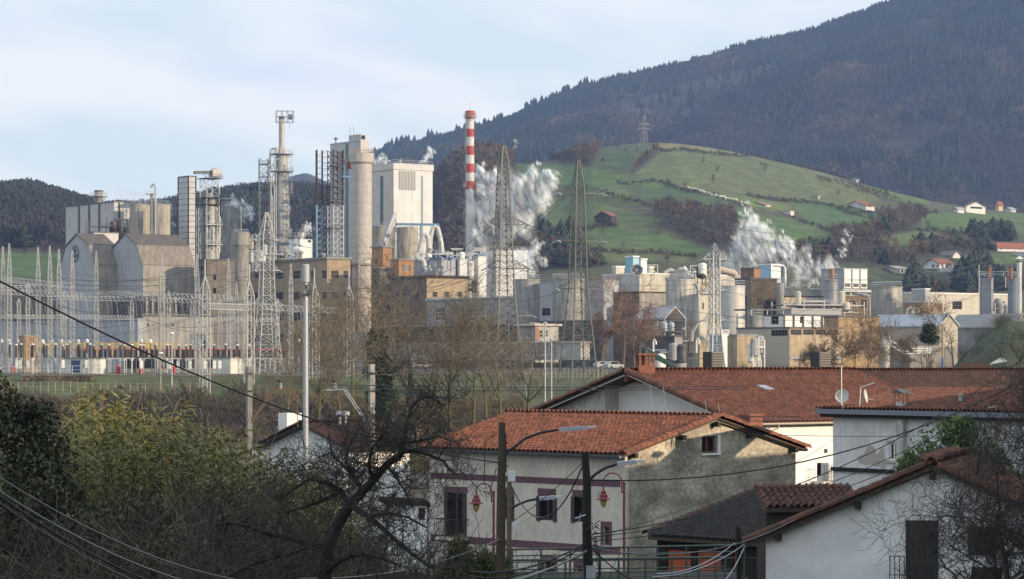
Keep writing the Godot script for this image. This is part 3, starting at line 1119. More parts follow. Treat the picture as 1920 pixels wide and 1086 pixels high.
func build_far_houses() -> void:
	var white := faintly("far render", Color(0.78, 0.77, 0.75))
	var red := mat("far roof tiles", Color(0.36, 0.13, 0.075), 0.85, 0.0, "blotch", Vector3.ONE * 0.15)
	var grey := mat("far grey sheet", Color(0.35, 0.35, 0.36))
	var stone := mat("barn stone", Color(0.27, 0.22, 0.19), 0.9, 0.0, "mottle", Vector3.ONE * 0.12)
	var tan_ := mat("ochre render", Color(0.55, 0.40, 0.22))
	farm("white_farmhouse", "white farmhouse with broad gable below the dark thicket on the pasture", 1582, 1624, 1640, 386, 395, 10, true, white, red, [[1629, 383, 1633, 388]], [[1606, 380, 1610, 386]])
	farm("farm_building", "low farm building with a faded pink roof beside the white sheep line", 1399, 1436, 1445, 384, 389, 6, true, white, mat("faded tiles", Color(0.30, 0.19, 0.17)), [], [])
	farm("white_shed", "long white shed at the end of the fence in the lower pasture", 1459, 1482, 1489, 396, 405, 0, true, white, grey, [], [], "shed")
	farm("white_farmhouse", "white farm with a wide gable over a dark balcony on the right pasture", 1808, 1812, 1848, 387, 399, 9, false, white, mat("weathered far tiles", Color(0.25, 0.15, 0.12)), [[1820, 388, 1842, 391]], [])
	farm("farm_annexe", "small white annexe left of the wide-gabled farm", 1788, 1796, 1808, 392, 399, 3, true, white, grey, [], [], "house")
	farm("ochre_house", "small ochre house between the farms at the wood's edge", 1866, 1873, 1881, 384, 394, 6, true, tan_, red, [], [[1868, 386, 1870, 389]])
	farm("low_cottage", "tiny white cottage with low gable right of the ochre house", 1883, 1896, 1905, 393, 398, 4, true, white, grey, [], [])
	farm("hut", "pale hut at the top edge of the upper pasture", 1590, 1606, 1610, 337, 343, 2, true, mat("hut boards", Color(0.4, 0.42, 0.45)), grey, [], [], "hut")
	farm("sheet_shed", "grey sheet metal shed alone in the middle of the pasture", 1516, 1534, 1538, 368, 374, 0, true, grey, grey, [], [], "shed")
	var b := farm("stone_barn", "brown stone barn with a red tiled roof on the green hillside", 1115, 1146, 1156, 405, 424, 9, true, stone, red, [], [[1129, 412, 1136, 424], [1120, 410, 1124, 420]], "barn")
	b = farm("village_house", "white house with red roof and balcony above the mill's right end", 1733, 1762, 1787, 494, 512, 9, true, white, red, [[1765, 496, 1768, 500], [1773, 497, 1777, 502]], [[1746, 486, 1749, 490], [1748, 496, 1752, 502], [1756, 497, 1760, 501]])
	patch(b, "balcony", false, b.lr(1730, 502, 1762, 504), 1.2, white)
	farm("terraced_house", "long white house with red roof at the right picture edge", 1868, 1871, 1925, 460, 473, 5, true, white, red, [[1874, 463, 1880, 467], [1886, 462, 1894, 467], [1900, 462, 1905, 467], [1910, 463, 1916, 468]], [])
	farm("white_house", "white gabled house half hidden behind the red-roofed house", 1760, 1787, 1801, 478, 485, 7, false, white, mat("dull tiles", Color(0.2, 0.16, 0.14)), [], [[1770, 479, 1773, 483]])
	farm("low_house", "low grey and white house among bare trees left of the red-roofed house", 1656, 1680, 1700, 503, 513, 4, true, faintly("grey render", Color(0.5, 0.5, 0.5)), grey, [[1690, 505, 1694, 511]], [[1662, 505, 1668, 510]])
	var s := MB.new()
	var q := on_ground(1920, 480, 1060, 2000)
	var d := -q.z
	var a := at(1832, 481, d + 30.0)
	var e := at(1935, 480, d - 20.0)
	s.prism(a, (e - a).normalized(), Vector3.UP, PackedVector2Array([Vector2(0, -1), Vector2(a.distance_to(e), -1), Vector2(a.distance_to(e), 2.0), Vector2(0, 1.6)]), 0.6)
	solo("retaining_wall", s, white, "long white retaining wall below the house at the right edge", "wall")
	# sheep strung out along a hedge
	for i in 26:
		var t := pow(i / 25.0, 0.9)
		var g := on_ground(lerpf(1286, 1400, t) + rng.randf_range(-1, 1), lerpf(354, 387, t) + rng.randf_range(-0.6, 0.6), 1100, 2000)
		s = MB.new()
		s.lathe(Vector3(0, 0.8, 0), [Vector2(0, -0.45), Vector2(0.45, -0.3), Vector2(0.6, 0.05), Vector2(0.4, 0.4), Vector2(0, 0.5)], 7)
		s.lathe(Vector3(0.65, 1.1, 0), [Vector2(0, -0.22), Vector2(0.18, 0), Vector2(0, 0.22)], 5)
		for k in 4: s.rod(Vector3(0.3 if k < 2 else -0.3, -0.1, 0.18 if k % 2 else -0.18), Vector3(0.3 if k < 2 else -0.3, 0.6, 0.18 if k % 2 else -0.18), 0.09)
		var o := solo("sheep", s, mat("wool", Color(0.7, 0.67, 0.58)), "white sheep strung out in a line along the pasture hedge", "sheep", "sheep along the hedge", "", g)
		o.rotation.y = rng.randf() * TAU
		o.scale = Vector3.ONE * 1.5

# ---------------------------------------------------------------- left third of the mill
func gambrel(called: String, label: String, pl: float, pc: float, pr: float, d: float) -> Blk:
	var b := blk(called, label, "hall", pl, pc, pr, 497, d, TH, 12.0)
	var knee := b.L(pc - 10.0, 460).y
	var apex := b.L((pl + pc) * 0.5, 439).y
	var i := b.l * 0.165
	var prof := PackedVector2Array([Vector2(0, 0), Vector2(b.l, 0), Vector2(b.l, b.h), Vector2(b.l - i, knee), Vector2(b.l * 0.5, apex), Vector2(i, knee), Vector2(0, b.h)])
	var s := MB.new()
	s.poly(Vector3(0, 0, -b.l), Vector3(0, 0, 1), Vector3.UP, prof)
	put("gable", s, faintly("gable sheet", Color(0.46, 0.47, 0.50)), b.node)
	s = MB.new()
	s.poly(Vector3(b.w, 0, 0), Vector3(0, 0, -1), Vector3.UP, PackedVector2Array(Array(prof).map(func(q): return Vector2(b.l - q.x, q.y))))
	for k in 2:
		var z := 0.0 if k == 0 else -b.l
		var A := Vector3(0, 0, z)
		var B := Vector3(b.w, 0, z)
		if k == 0: s.quad(A, B, B + Vector3.UP * b.h, A + Vector3.UP * b.h)
		else: s.quad(B, A, A + Vector3.UP * b.h, B + Vector3.UP * b.h)
	put("wall", s, streaky("hall wall", Color(0.47, 0.43, 0.37)), b.node)
	for part in 4:
		s = MB.new()
		var z0: float = [0.0, -i, -b.l * 0.5, -b.l + i][part]
		var z1: float = [-i, -b.l * 0.5, -b.l + i, -b.l][part]
		var y0: float = [b.h, knee, apex, knee][part]
		var y1: float = [knee, apex, knee, b.h][part]
		var up := Vector3(0, absf(z1 - z0), y1 - y0).normalized() * 0.25
		if part > 1: up.y = absf(up.y)
		var o := 0.35
		var c := [Vector3(-o, y0, z0), Vector3(b.w + o, y0, z0), Vector3(b.w + o, y1, z1), Vector3(-o, y1, z1)]
		s.quad(c[0] + up, c[1] + up, c[2] + up, c[3] + up)
		s.quad(c[3], c[2], c[1], c[0])
		s.quad(c[3], c[0], c[0] + up, c[3] + up)
		s.quad(c[1], c[2], c[2] + up, c[1] + up)
		s.quad(c[0], c[1], c[1] + up, c[0] + up)
		put("roof_slope", s, streaky("steep hall roof", Color(0.33, 0.29, 0.24)) if part == 0 or part == 3 else mat("upper hall roof", Color(0.155, 0.135, 0.12), 0.85, 0.0, "blotch", Vector3.ONE * 0.06), b.node)
	return b

func build_mill_left() -> void:
	var clad := mat("grey cladding", Color(0.46, 0.45, 0.44), 0.6, 0.1, "panel", Vector3.ONE * 0.12)
	var concrete := streaky("mill concrete", Color(0.42, 0.40, 0.36))
	var pale := faintly("pale steel", Color(0.56, 0.55, 0.52), 0.45)
	var cream := streaky("cream steel", Color(0.56, 0.52, 0.43))
	var rust := mat("rusted steel", Color(0.19, 0.115, 0.075), 0.85, 0.1, "mottle", Vector3.ONE * 0.3)
	# clad block with dark stripes
	var b := blk("clad_hall", "grey clad hall with dark vertical stripes behind the two gabled halls", "factory hall", 123, 214, 246, 379, 890)
	walls(b, clad)
	flat_roof(b, dark_steel(), 0.4, 0.15)
	for px: float in [148, 167, 186]:
		patch(b, "dark_stripe", false, Rect2(b.L(px + 1.7, 400).x, 0, b.L(px - 1.7, 400).x - b.L(px + 1.7, 400).x, b.h), 0.12, dark_steel())
	patch(b, "dark_stripe", true, Rect2(b.R(221.5, 400).x, 0, b.R(225, 400).x - b.R(221.5, 400).x, b.h), 0.12, dark_steel())
	var o := stack("squat_chimney", "squat round chimney with a railed ring on the striped hall", 185, 357, 381, 905, 1.35, 1.5, concrete)
	platform(o, 2.4, 1.4, 2.9, steel())
	var s := MB.new()
	var a := at(214, 379, 895)
	s.rail([a, a + Vector3(6, 0, -4), a + Vector3(13, 0, -9)], 2.4, 2.0, 0.12)
	s.rail([a + Vector3(1, 2.4, -2), a + Vector3(12, 2.4, -9)], 1.2, 2.0, 0.12)
	solo("roof_railing", s, steel(), "double railing along the roof edge of the striped hall", "railing")
	tank("twin_tank", "left of two tall stained tanks behind the gabled halls", 243, 283, 384, 885, cream, 0.12)
	tank("twin_tank", "right of two tall stained tanks, beside the white panelled tower", 281, 319, 384, 875, cream, 0.12)
	o = stack("vent_pipe", "slim vent pipe with small gantry top between the twin tanks", 284, 363, 470, 862, 0.5, 0.42, concrete, "pipe")
	s = MB.new()
	s.pipe([Vector3(1.3, 0, 0.5), Vector3(1.3, 21.0, 0.5), Vector3(0.6, 21.6, 0.5), Vector3(0.0, 20.4, 0.2)], 0.28)
	s.box(Vector3(-0.6, 18.3, 0), Vector3(3.0, 0.25, 1.6))
	s.rail([Vector3(-2, 18.4, 0.8), Vector3(1, 18.4, 0.8)], 1.1, 1.0)
	s.rod(Vector3(-0.4, 18, 0), Vector3(-0.4, 21.5, 0), 0.15)
	put("gantry", s, steel(), o)
	# machinery on a deck
	rack("machine_deck", "brown machinery and pipes on a railed steel deck above the gabled halls", 166, 244, 405, 442, 855, 5, [dark_steel(), rust, rust, mat("dark paint", Color(0.07, 0.085, 0.08))], "machinery", 7)
	b = blk("plant_room", "small light plant room under the machinery deck", "building", 170, 176, 222, 436, 840)
	walls(b, clad)
	flat_roof(b, dark_steel(), 0.3, 0.2)
	b = gambrel("gabled_hall", "barn-shaped factory hall with a round emblem on its pale gable", 112, 178, 226, 812)
	# emblem: a ring with three little rooftops in it
	var c := b.L(141, 476)
	var E := Vector3(-0.06, c.y, -c.x)
	s = MB.new()
	for k in 28:
		var t0 := TAU * k / 28
		var t1 := TAU * (k + 1) / 28
		s.bar(E + Vector3(0, sin(t0), cos(t0)) * 2.35, E + Vector3(0, sin(t1), cos(t1)) * 2.35, 0.16, 0.34)
	for k in 3:
		var m := E + Vector3(0, [0.95, -0.95, -0.95][k], [0.0, -1.1, 1.1][k])
		s.bar(m + Vector3(0, -0.25, -1.0), m + Vector3(0, 0.65, 0.0), 0.16, 0.36)
		s.bar(m + Vector3(0, 0.65, 0.0), m + Vector3(0, -0.25, 1.0), 0.16, 0.36)
	s.bar(E + Vector3(0, -0.4, 0), E + Vector3(0, 1.0, 0), 0.16, 0.3)
	put("emblem", s, mat("emblem paint", Color(0.04, 0.045, 0.05)), b.node)
	b = gambrel("gabled_hall", "larger barn-shaped hall with brown roof, right of the emblem hall", 202, 268, 364, 802)
	# low buildings at the foot of the halls
	b = blk("long_shed", "long pale shed behind the substation, left of the tan annexe", "shed", -30, 258, 268, 600, 640)
	walls(b, faintly("shed sheet", Color(0.42, 0.44, 0.48)))
	flat_roof(b, mat("shed roof", Color(0.30, 0.31, 0.33)), 0.4, 0.3)
	b = blk("tan_annexe", "low tan annexe with a dark gateway behind the substation gantries", "building", 262, 268, 400, 592, 660)
	var door := b.rr(355, 626, 386, 660)
	var wr := [door, b.rr(274, 607, 279, 611), b.rr(320, 607, 326, 611)]
	walls(b, concrete, wr, [], 1.5)
	windows(b, true, wr, mat("blue gate frame", Color(0.25, 0.33, 0.42)), 4, 3, 0.6, 0.15)
	flat_roof(b, dark_steel(), 0.5, 0.6)
	b = blk("dark_basement", "dark open storey carrying the larger barn-shaped hall", "building", 188, 268, 366, 556, 798)
	walls(b, mat("sooty wall", Color(0.12, 0.115, 0.11), 0.9, 0.0, "blotch", Vector3.ONE * 0.05))
	for i in 9:
		var x := b.w * (i + 0.5) / 9
		s = MB.new()
		s.span(Vector3(x - 0.3, 0, 0.01), Vector3(x + 0.3, b.h, 0.6))
		put("pilaster", s, concrete, b.node)
	b = blk("concrete_annexe", "dark concrete block with small openings below the railed pipe tower", "building", 372, 388, 440, 488, 800)
	var hl := []
	for k in 6: hl.append(b.lr(376, 500 + k * 14, 381, 508 + k * 14))
	walls(b, mat("brown concrete", Color(0.25, 0.22, 0.18), 0.9, 0.0, "streak", Vector3(0.05, 0.01, 0.05)), [b.rr(400, 515, 405, 525), b.rr(400, 540, 405, 550)], hl, 0.6)
	flat_roof(b, dark_steel(), 0.4, 0.3)
	# white panelled tower
	b = blk("panelled_tower", "slim tower of white panels with dark joints and brown corner posts", "tower", 334, 353, 367, 331, 900)
	walls(b, faintly("white panel", Color(0.60, 0.60, 0.62)))
	for k in 15:
		var y := b.h - 1.9 * (k + 1)
		patch(b, "joint", true, Rect2(0.01, y, b.w - 0.02, 0.16), 0.05, rust)
		patch(b, "joint", false, Rect2(0.01, y, b.l - 0.02, 0.16), 0.05, dark_steel())
	for q: Vector3 in [Vector3(0, 0, 0), Vector3(b.w, 0, 0), Vector3(0, 0, -b.l)]:
		s = MB.new()
		s.bar(q, q + Vector3.UP * (b.h + 0.2), 0.35)
		put("corner_post", s, rust, b.node)
	flat_roof(b, dark_steel(), 0.3, 0.2)
	# pipe tower with hoist
	var g := at(394, 482, 880)
	o = thing("vessel_tower", "pale vessel in a railed steel frame with a hoist cabin and boom on top", "tower", g, TH)
	s = MB.new()
	s.lathe(Vector3.ZERO, [Vector2(1.75, -12), Vector2(1.75, 19), Vector2(0.9, 20.5), Vector2(0.9, 21)], 20)
	put("vessel", s, pale, o)
	s = MB.new()
	s.lathe(Vector3(2.6, 0, -0.6), [Vector2(0.75, -10), Vector2(0.75, 16.5), Vector2(0.3, 17)], 12)
	put("side_vessel", s, pale, o)
	var fr := Node3D.new()
	fr.name = "frame"
	o.add_child(fr)
	fr.position = Vector3(-0.4, 0, 0.3)
	lattice(fr, bays(Vector2(2.3, -10), Vector2(2.3, 26.2), 12), steel(), 0.22, 0.12)
	for y: float in [4.0, 10.5, 17.2, 19.4, 25.8]:
		s = MB.new()
		s.box(Vector3(-0.3, y, 0.3), Vector3(6.2, 0.18, 6.2))
		s.rail([Vector3(-3.4, y, 3.4), Vector3(2.8, y, 3.4), Vector3(2.8, y, -2.8)], 1.2, 1.2, 0.1)
		put("deck", s, steel() if y < 17 else rust, o)
	s = MB.new()
	s.prism(Vector3(0.2, 26.4, 1.6), Vector3.RIGHT, Vector3.UP, PackedVector2Array([Vector2(0, 0), Vector2(3.2, 0), Vector2(3.2, 2.2), Vector2(1.6, 3.1), Vector2(0, 2.2)]), 3.0)
	put("hoist_cabin", s, faintly("cabin sheet", Color(0.62, 0.6, 0.55)), o)
	s = MB.new()
	s.bar(Vector3(0.3, 28.0, 0), Vector3(-6.0, 27.6, 0), 0.9, 1.0)
	s.rod(Vector3(-3, 27.4, 0), Vector3(-0.4, 25.0, 0), 0.15)
	put("boom", s, dark_steel(), o)
	var side := Node3D.new()
	side.name = "ladder_frame"
	o.add_child(side)
	side.position = Vector3(-4.2, 0, 0.4)
	lattice(side, bays(Vector2(0.75, -12), Vector2(0.75, 16), 16), steel(), 0.12, 0.09, false)
	for k in 9:
		s = MB.new()
		var x := rng.randf_range(-2.4, 3.2)
		var z := rng.randf_range(1.2, 2.6)
		var y := rng.randf_range(-2, 10)
		s.pipe([Vector3(x, y, z), Vector3(x, y + rng.randf_range(4, 9), z), Vector3(x + rng.randf_range(-1.5, 1.5), y + 9.2, z - 1.0)], rng.randf_range(0.12, 0.3))
		put("pipe", s, [pale, steel(), rust][k % 3], o)
	tank("bleach_tank", "tall grey steel tank with streaks, left of the steaming duct", 415, 453, 386, 905, streaky("grey tank", Color(0.40, 0.40, 0.39), 0.5), 0.25)
	s = MB.new()
	s.lathe(Vector3.ZERO, [Vector2(0.7, 0), Vector2(0.7, 3.4), Vector2(0.35, 3.9), Vector2(0.35, 4.4)], 12)
	s.pipe([Vector3(-6, 0, 0), Vector3(-6, 2.4, 0), Vector3(-0.5, 2.4, 0)], 0.25)
	solo("tank_dome", s, steel(), "small vertical vessel and pipe on the tall grey tank's roof", "vessel", "", "", at(436, 386, 903))
	o = tank("concrete_silo", "squat pale concrete silo with an overhanging collar in front of the column tower", 438, 466, 438, 840, concrete, 0.08)
	s = MB.new()
	s.lathe(Vector3(0, at(0, 438, 840).y - 16.0, 0), [Vector2(2.36, -4.4), Vector2(2.75, -3.6), Vector2(2.75, 0.3), Vector2(2.36, 0.3)], 30)
	put("collar", s, concrete, o)
	rack("rusty_vessels", "rusty vessels and pipes beside the collared concrete silo", 464, 484, 430, 486, 845, 13, [steel(), rust, concrete, cream])
	# the column tower
	g = at(528, 482, 910)
	o = thing("column_tower", "tall silver column with ringed platforms, narrow neck and a cage on top", "process column", g, 0.2)
	var sc := 910.0 / F
	s = MB.new()
	s.lathe(Vector3.ZERO, [Vector2(2.3, -18), Vector2(2.3, 5), Vector2(2.75, 9), Vector2(2.75, 16), Vector2(2.4, 28.5), Vector2(2.1, 30.0), Vector2(2.1, 35.0), Vector2(1.0, 37.6), Vector2(1.0, 47.0)], 32)
	put("column", s, streaky("bright column", Color(0.60, 0.58, 0.54), 0.38), o)
	s = MB.new()
	s.lathe(Vector3.ZERO, [Vector2(0.96, 36.5), Vector2(0.96, 47.5), Vector2(1.15, 48.0)], 20)
	put("neck", s, mat("weathered neck", Color(0.27, 0.27, 0.28), 0.6, 0.2, "streak", Vector3(0.2, 0.03, 0.2)), o)
	for y: float in [7.8, 16.0, 29.3, 35.2]:
		platform(o, y, 2.2, 4.0 if y > 20.0 else 3.2, steel())
	for y: float in [2.0, 4.6]:
		s = MB.new()
		s.lathe(Vector3(0, y, 0), [Vector2(2.3, -0.15), Vector2(3.0, -0.15), Vector2(3.0, 0.15), Vector2(2.3, 0.15)], 24)
		put("band", s, steel(), o)
	s = MB.new()
	var C0 := Vector3(-1.8, 46.0, 1.8)
	for i in 4:
		for j in 3:
			s.bar(C0 + Vector3(i * 1.9, j * 1.9, 0), C0 + Vector3(i * 1.9, j * 1.9, -3.6), 0.16)
			if j < 2:
				s.bar(C0 + Vector3(i * 1.9, 0, 0), C0 + Vector3(i * 1.9, 3.8, 0), 0.18)
				s.bar(C0 + Vector3(i * 1.9, 0, -3.6), C0 + Vector3(i * 1.9, 3.8, -3.6), 0.18)
	for z: float in [0.0, -3.6]:
		for j in 3:
			s.bar(C0 + Vector3(0, j * 1.9, z), C0 + Vector3(5.7, j * 1.9, z), 0.16)
	put("cage", s, steel(), o)
	s = MB.new()
	s.box(Vector3(2.9, 47.8, 0.6), Vector3(1.3, 1.7, 1.2))
	s.pipe([Vector3(2.6, 46, 1), Vector3(2.6, 43.6, 1)], 0.06, 5)
	put("burner_box", s, mat("blue grey box", Color(0.10, 0.13, 0.18)), o)
	fr = Node3D.new()
	fr.name = "stair_tower"
	o.add_child(fr)
	fr.position = Vector3(-6.1, 0, -0.5)
	lattice(fr, bays(Vector2(1.5, -14), Vector2(1.5, 33.6), 20), mat("dull steel", Color(0.24, 0.25, 0.265), 0.6, 0.2), 0.2, 0.12)
	for k in 10:
		s = MB.new()
		s.box(Vector3(-6.1, -8.0 + 4.4 * k, -0.5), Vector3(3.4, 0.15, 3.4))
		s.rail([Vector3(-7.8, -8.0 + 4.4 * k, 1.2), Vector3(-4.4, -8.0 + 4.4 * k, 1.2)], 1.1, 1.1, 0.09)
		put("landing", s, dark_steel(), o)
	for k in 5:
		s = MB.new()
		var x := -4.0 + 0.62 * k
		var top: float = [31.0, 24.0, 27.5, 33.0, 26.0][k]
		s.pipe([Vector3(x, -14, 2.2), Vector3(x, top - 4.0, 2.2), Vector3(x - 0.6, top - 2.0, 2.0), Vector3(x - 0.6, top, 2.0), Vector3(x + 1.4, top + 0.5, 1.6)], [0.3, 0.22, 0.26, 0.3, 0.16][k])
		put("riser_pipe", s, [pale, steel(), pale, steel(), cream][k], o)
	s = MB.new()
	s.pipe([Vector3(-4.0, 30, 0.6), Vector3(-4.0, 36.2, 0.6), Vector3(-3.4, 36.9, 0.6), Vector3(-1.4, 36.9, 0.6), Vector3(-1.0, 35.5, 0.6)], 0.3)
	s.lathe(Vector3(-1.9, 35.2, 1.6), [Vector2(0.5, 0), Vector2(0.5, 1.8), Vector2(0.2, 2.4)], 10)
	put("overhead_pipe", s, pale, o)
	s = MB.new()
	s.box(Vector3(4.2, 6.9, 0.5), Vector3(4.4, 0.25, 3.0))
	s.rail([Vector3(2.2, 7, 2), Vector3(6.4, 7, 2), Vector3(6.4, 7, -1)], 1.3, 1.0, 0.1)
	s.box(Vector3(2.7, 8.4, 1.0), Vector3(1.2, 2.6, 1.0))
	put("side_platform", s, steel(), o)
	s = MB.new()
	for k in 12:
		s.ring_rail(Vector3(3.3, 22.0 + k * 1.1, 0.6), 0.5, 0.0, 6, 0.08)
	for k in 4: s.rod(Vector3(3.3 + 0.45 * cos(k * 1.57), 21, 0.6 + 0.45 * sin(k * 1.57)), Vector3(3.3 + 0.45 * cos(k * 1.57), 36, 0.6 + 0.45 * sin(k * 1.57)), 0.09)
	put("caged_ladder", s, steel(), o)
	# white block far behind, and roof machinery
	b = blk("white_block", "small white block with a row of windows behind the column tower", "building", 540, 546, 587, 449, 1010)
	var ww := []
	for k in 5: ww.append(b.rr(548 + k * 4.2, 459, 551 + k * 4.2, 463))
	ww.append(b.rr(577, 450, 583, 455))
	walls(b, mat("white render", Color(0.72, 0.73, 0.75)), ww)
	windows(b, true, ww, steel(), 1, 1)
	flat_roof(b, steel(), 0.3, 0.1)

# ---------------------------------------------------------------- middle of the mill
func build_mill_centre() -> void:
	var clad := mat("grey cladding")
	var white_clad := mat("white cladding", Color(0.57, 0.57, 0.57), 0.55, 0.0, "panel", Vector3.ONE * 0.1)
	var concrete := mat("mill concrete")
	var silo_c := faintly("silo concrete", Color(0.55, 0.51, 0.46))
	var cream := mat("cream steel")
	var rust := mat("rusted steel")
	var teal := mat("teal sheet", Color(0.07, 0.15, 0.165), 0.5)
	var blue := mat("blue steel", Color(0.09, 0.20, 0.34), 0.6)
	var tan_ := faintly("tan render", Color(0.46, 0.355, 0.235), 0.9)
	var brown := faintly("orange brick render", Color(0.43, 0.24, 0.115), 0.9)
	var frame_w := mat("dark window bars", Color(0.13, 0.12, 0.11))
	# tan building with rows of windows
	var b := blk("office_building", "tan four-storey mill building with rows of barred windows on the corner", "building", 468, 613, 657, 486, 850)
	var R := []
	var L := []
	for y: float in [508, 548, 587, 626]:
		for x: float in [477, 517, 549, 583, 604]:
			L.append(b.lr(x, y, x + (14 if x > 500 and x < 580 else 8), y + 14))
		R.append(b.rr(621, y, 635, y + 13))
		R.append(b.rr(644, y, 655, y + 13))
	walls(b, tan_, R, L, 0.35)
	windows(b, true, R, frame_w, 4, 3, 0.25, 0.12)
	windows(b, false, L, frame_w, 4, 3, 0.25, 0.12)
	flat_roof(b, mat("cornice", Color(0.22, 0.21, 0.2)), 0.7, 0.5)
	for k in 4:
		roof_vent("roof_cowl", "round-headed vent on the tan building's roof, %s" % ["beside the silver column", "second from the silver column", "third from the silver column", "next to the lattice hoist tower"][k], [536, 556, 564, 606][k], 484, 862, 0.9, [2.6, 2.2, 2.4, 1.6][k], concrete)
	var s := MB.new()
	s.rail([at(470, 484, 860), at(512, 484, 852)], 1.2, 1.6)
	solo("roof_railing", s, steel(), "railing on the left roof edge of the tan building", "railing")
	rack("roof_machinery", "white and grey machinery on the roof below the silver column", 476, 566, 468, 484, 870, 31, [steel(), concrete, mat("white paint", Color(0.7, 0.7, 0.68)), cream], "machinery", 6)
	# hoist tower of lattice
	var o := thing("hoist_tower", "open lattice hoist tower, rust brown above and blue below", "lattice tower", at(624, 484, 900), TH)
	var y1 := (484.0 - 282.0) * 900.0 / F
	var ym := (484.0 - 385.0) * 900.0 / F
	for part in 2:
		var m: Material = blue if part == 0 else rust
		var lo := -18.0 if part == 0 else ym
		var hi := ym if part == 0 else y1
		var f := Node3D.new()
		f.name = "lower_frame" if part == 0 else "upper_frame"
		o.add_child(f)
		f.position = Vector3(1.0, 0, 0)
		lattice(f, bays(Vector2(1.9, lo), Vector2(1.9, hi), 9 if part else 17), m if part else steel(), 0.24, 0.14)
		for x: float in [-5.2, -3.0, 5.0]:
			s = MB.new()
			s.bar(Vector3(x, lo, -2.0), Vector3(x, hi, -2.0), 0.55 if x < -5 else 0.4)
			put("post", s, rust if x > 0 else m, o)
		s = MB.new()
		for k in (9 if part else 17):
			var y := lerpf(lo, hi, float(k) / (9 if part else 17))
			s.rod(Vector3(-5.2, y, -2), Vector3(5.0, y, -2), 0.12)
			s.rod(Vector3(-5.2, y, -2), Vector3(-1.0, y + 2.0, -2), 0.12)
			s.rod(Vector3(3.0, y + 2, -2), Vector3(5.0, y, -2), 0.12)
		put("cross_bracing", s, m if part else steel(), o)
	for y: float in [10.0, 19.0, 24.0, 31.0]:
		s = MB.new()
		s.box(Vector3(1.0, y, 0), Vector3(4.6, 0.2, 4.6))
		s.rail([Vector3(-1.3, y, 2.3), Vector3(3.3, y, 2.3)], 1.2, 1.2, 0.1)
		put("landing", s, dark_steel(), o)
	s = MB.new()
	s.bar(Vector3(2, 27.5, 2.5), Vector3(12.5, 27.5, -0.5), 0.7, 0.5)
	s.rail([Vector3(2, 27.8, 2.6), Vector3(12, 27.8, -0.4)], 1.2, 1.5, 0.1)
	put("bridge", s, blue, o)
	s = MB.new()
	s.box(Vector3(6.6, 31.6, 1.5), Vector3(2.2, 2.6, 2.0))
	put("red_box", s, mat("red brown paint", Color(0.25, 0.07, 0.045)), o)
	s = MB.new()
	s.bar(Vector3(0.5, 30.0, 2.0), Vector3(9.5, 36.0, -1.0), 0.9, 0.7)
	s.rail([Vector3(0.5, 30.4, 2.4), Vector3(9.5, 36.4, -0.6)], 1.1, 1.5, 0.1)
	put("conveyor", s, dark_steel(), o)
	# tall grey building behind
	b = blk("tall_block", "tall light grey windowless block with a teal stripe behind the round silo", "tower block", 619, 676, 692, 264, 985)
	walls(b, clad)
	flat_roof(b, steel(), 0.3, 0.15)
	patch(b, "teal_stripe", false, Rect2(b.L(653, 400).x, 0, b.L(648, 400).x - b.L(653, 400).x, b.h - 0.5), 0.15, teal)
	var p := b.L(653, 400).x
	s = MB.new()
	s.prism(Vector3(0.1, b.h + 0.31, 0), Vector3.RIGHT, Vector3.UP, PackedVector2Array([Vector2(0, 0), Vector2(b.w * 0.6, 0), Vector2(b.w * 0.6, 2.2), Vector2(0, 2.2)]), p * 0.98)
	put("penthouse", s, clad, b.node)
	s = MB.new()
	s.box(Vector3(b.w * 0.3, b.h + 1.3, 0.06), Vector3(b.w * 0.4, 1.5, 0.2))
	put("vent_grille", s, rust, b.node)
	s = MB.new()
	for q: Vector2 in [Vector2(0.3, 4), Vector2(0.2, 6)]:
		s.rod(Vector3(q.x, b.h, -p * q.y / 7), Vector3(q.x - 0.4, b.h + 6.0, -p * q.y / 7), 0.12)
	s.lathe(Vector3(0.5, b.h + 0.3, -b.l * 0.85), [Vector2(0.2, 0), Vector2(0.2, 1.4), Vector2(1.0, 1.6), Vector2(0.3, 2.2), Vector2(0, 2.2)], 10)
	put("mast", s, dark_steel(), b.node)
	# round silo with collar
	var g := at(678.5, 600, 880)
	o = thing("round_silo", "tall round concrete silo with a wider collar and railed top", "silo", g, 0.3)
	var H := (600.0 - 288.0) * 880.0 / F
	s = MB.new()
	s.lathe(Vector3.ZERO, [Vector2(3.3, -4), Vector2(3.3, H - 3.2)], 40)
	put("shaft", s, silo_c, o)
	s = MB.new()
	s.lathe(Vector3(0, H, 0), [Vector2(3.31, -3.6), Vector2(4.05, -2.9), Vector2(4.05, 0.0), Vector2(3.9, 0.02), Vector2(0, 0.3)], 40)
	put("collar", s, silo_c, o)
	s = MB.new()
	s.ring_rail(Vector3(0, H, 0), 4.0, 1.5, 26, 0.12)
	s.ring_rail(Vector3(0, H + 0.4, 0), 4.0, 0.4, 26, 0.1)
	put("railing", s, mat("brown rail", Color(0.3, 0.24, 0.19)), o)
	for k in 12:
		s = MB.new()
		s.lathe(Vector3(0, 6.0 + k * 3.6, 0), [Vector2(3.302, -0.05), Vector2(3.33, -0.03), Vector2(3.33, 0.03), Vector2(3.302, 0.05)], 40)
		put("pour_joint", s, concrete, o)
	for k in 4:
		s = MB.new()
		var q := Vector3(cos(0.5 + k * PI / 2), 0, sin(0.5 + k * PI / 2)) * 3.75
		s.bar(q - Vector3(0, 4, 0), q + Vector3(0, 20.0, 0), 0.75)
		put("base_pier", s, concrete, o)
	s = MB.new()
	s.lathe(Vector3(0, 18.3, 0), [Vector2(3.31, -0.3), Vector2(4.2, -0.3), Vector2(4.2, 0.3), Vector2(3.31, 0.3)], 24)
	put("base_ring", s, concrete, o)
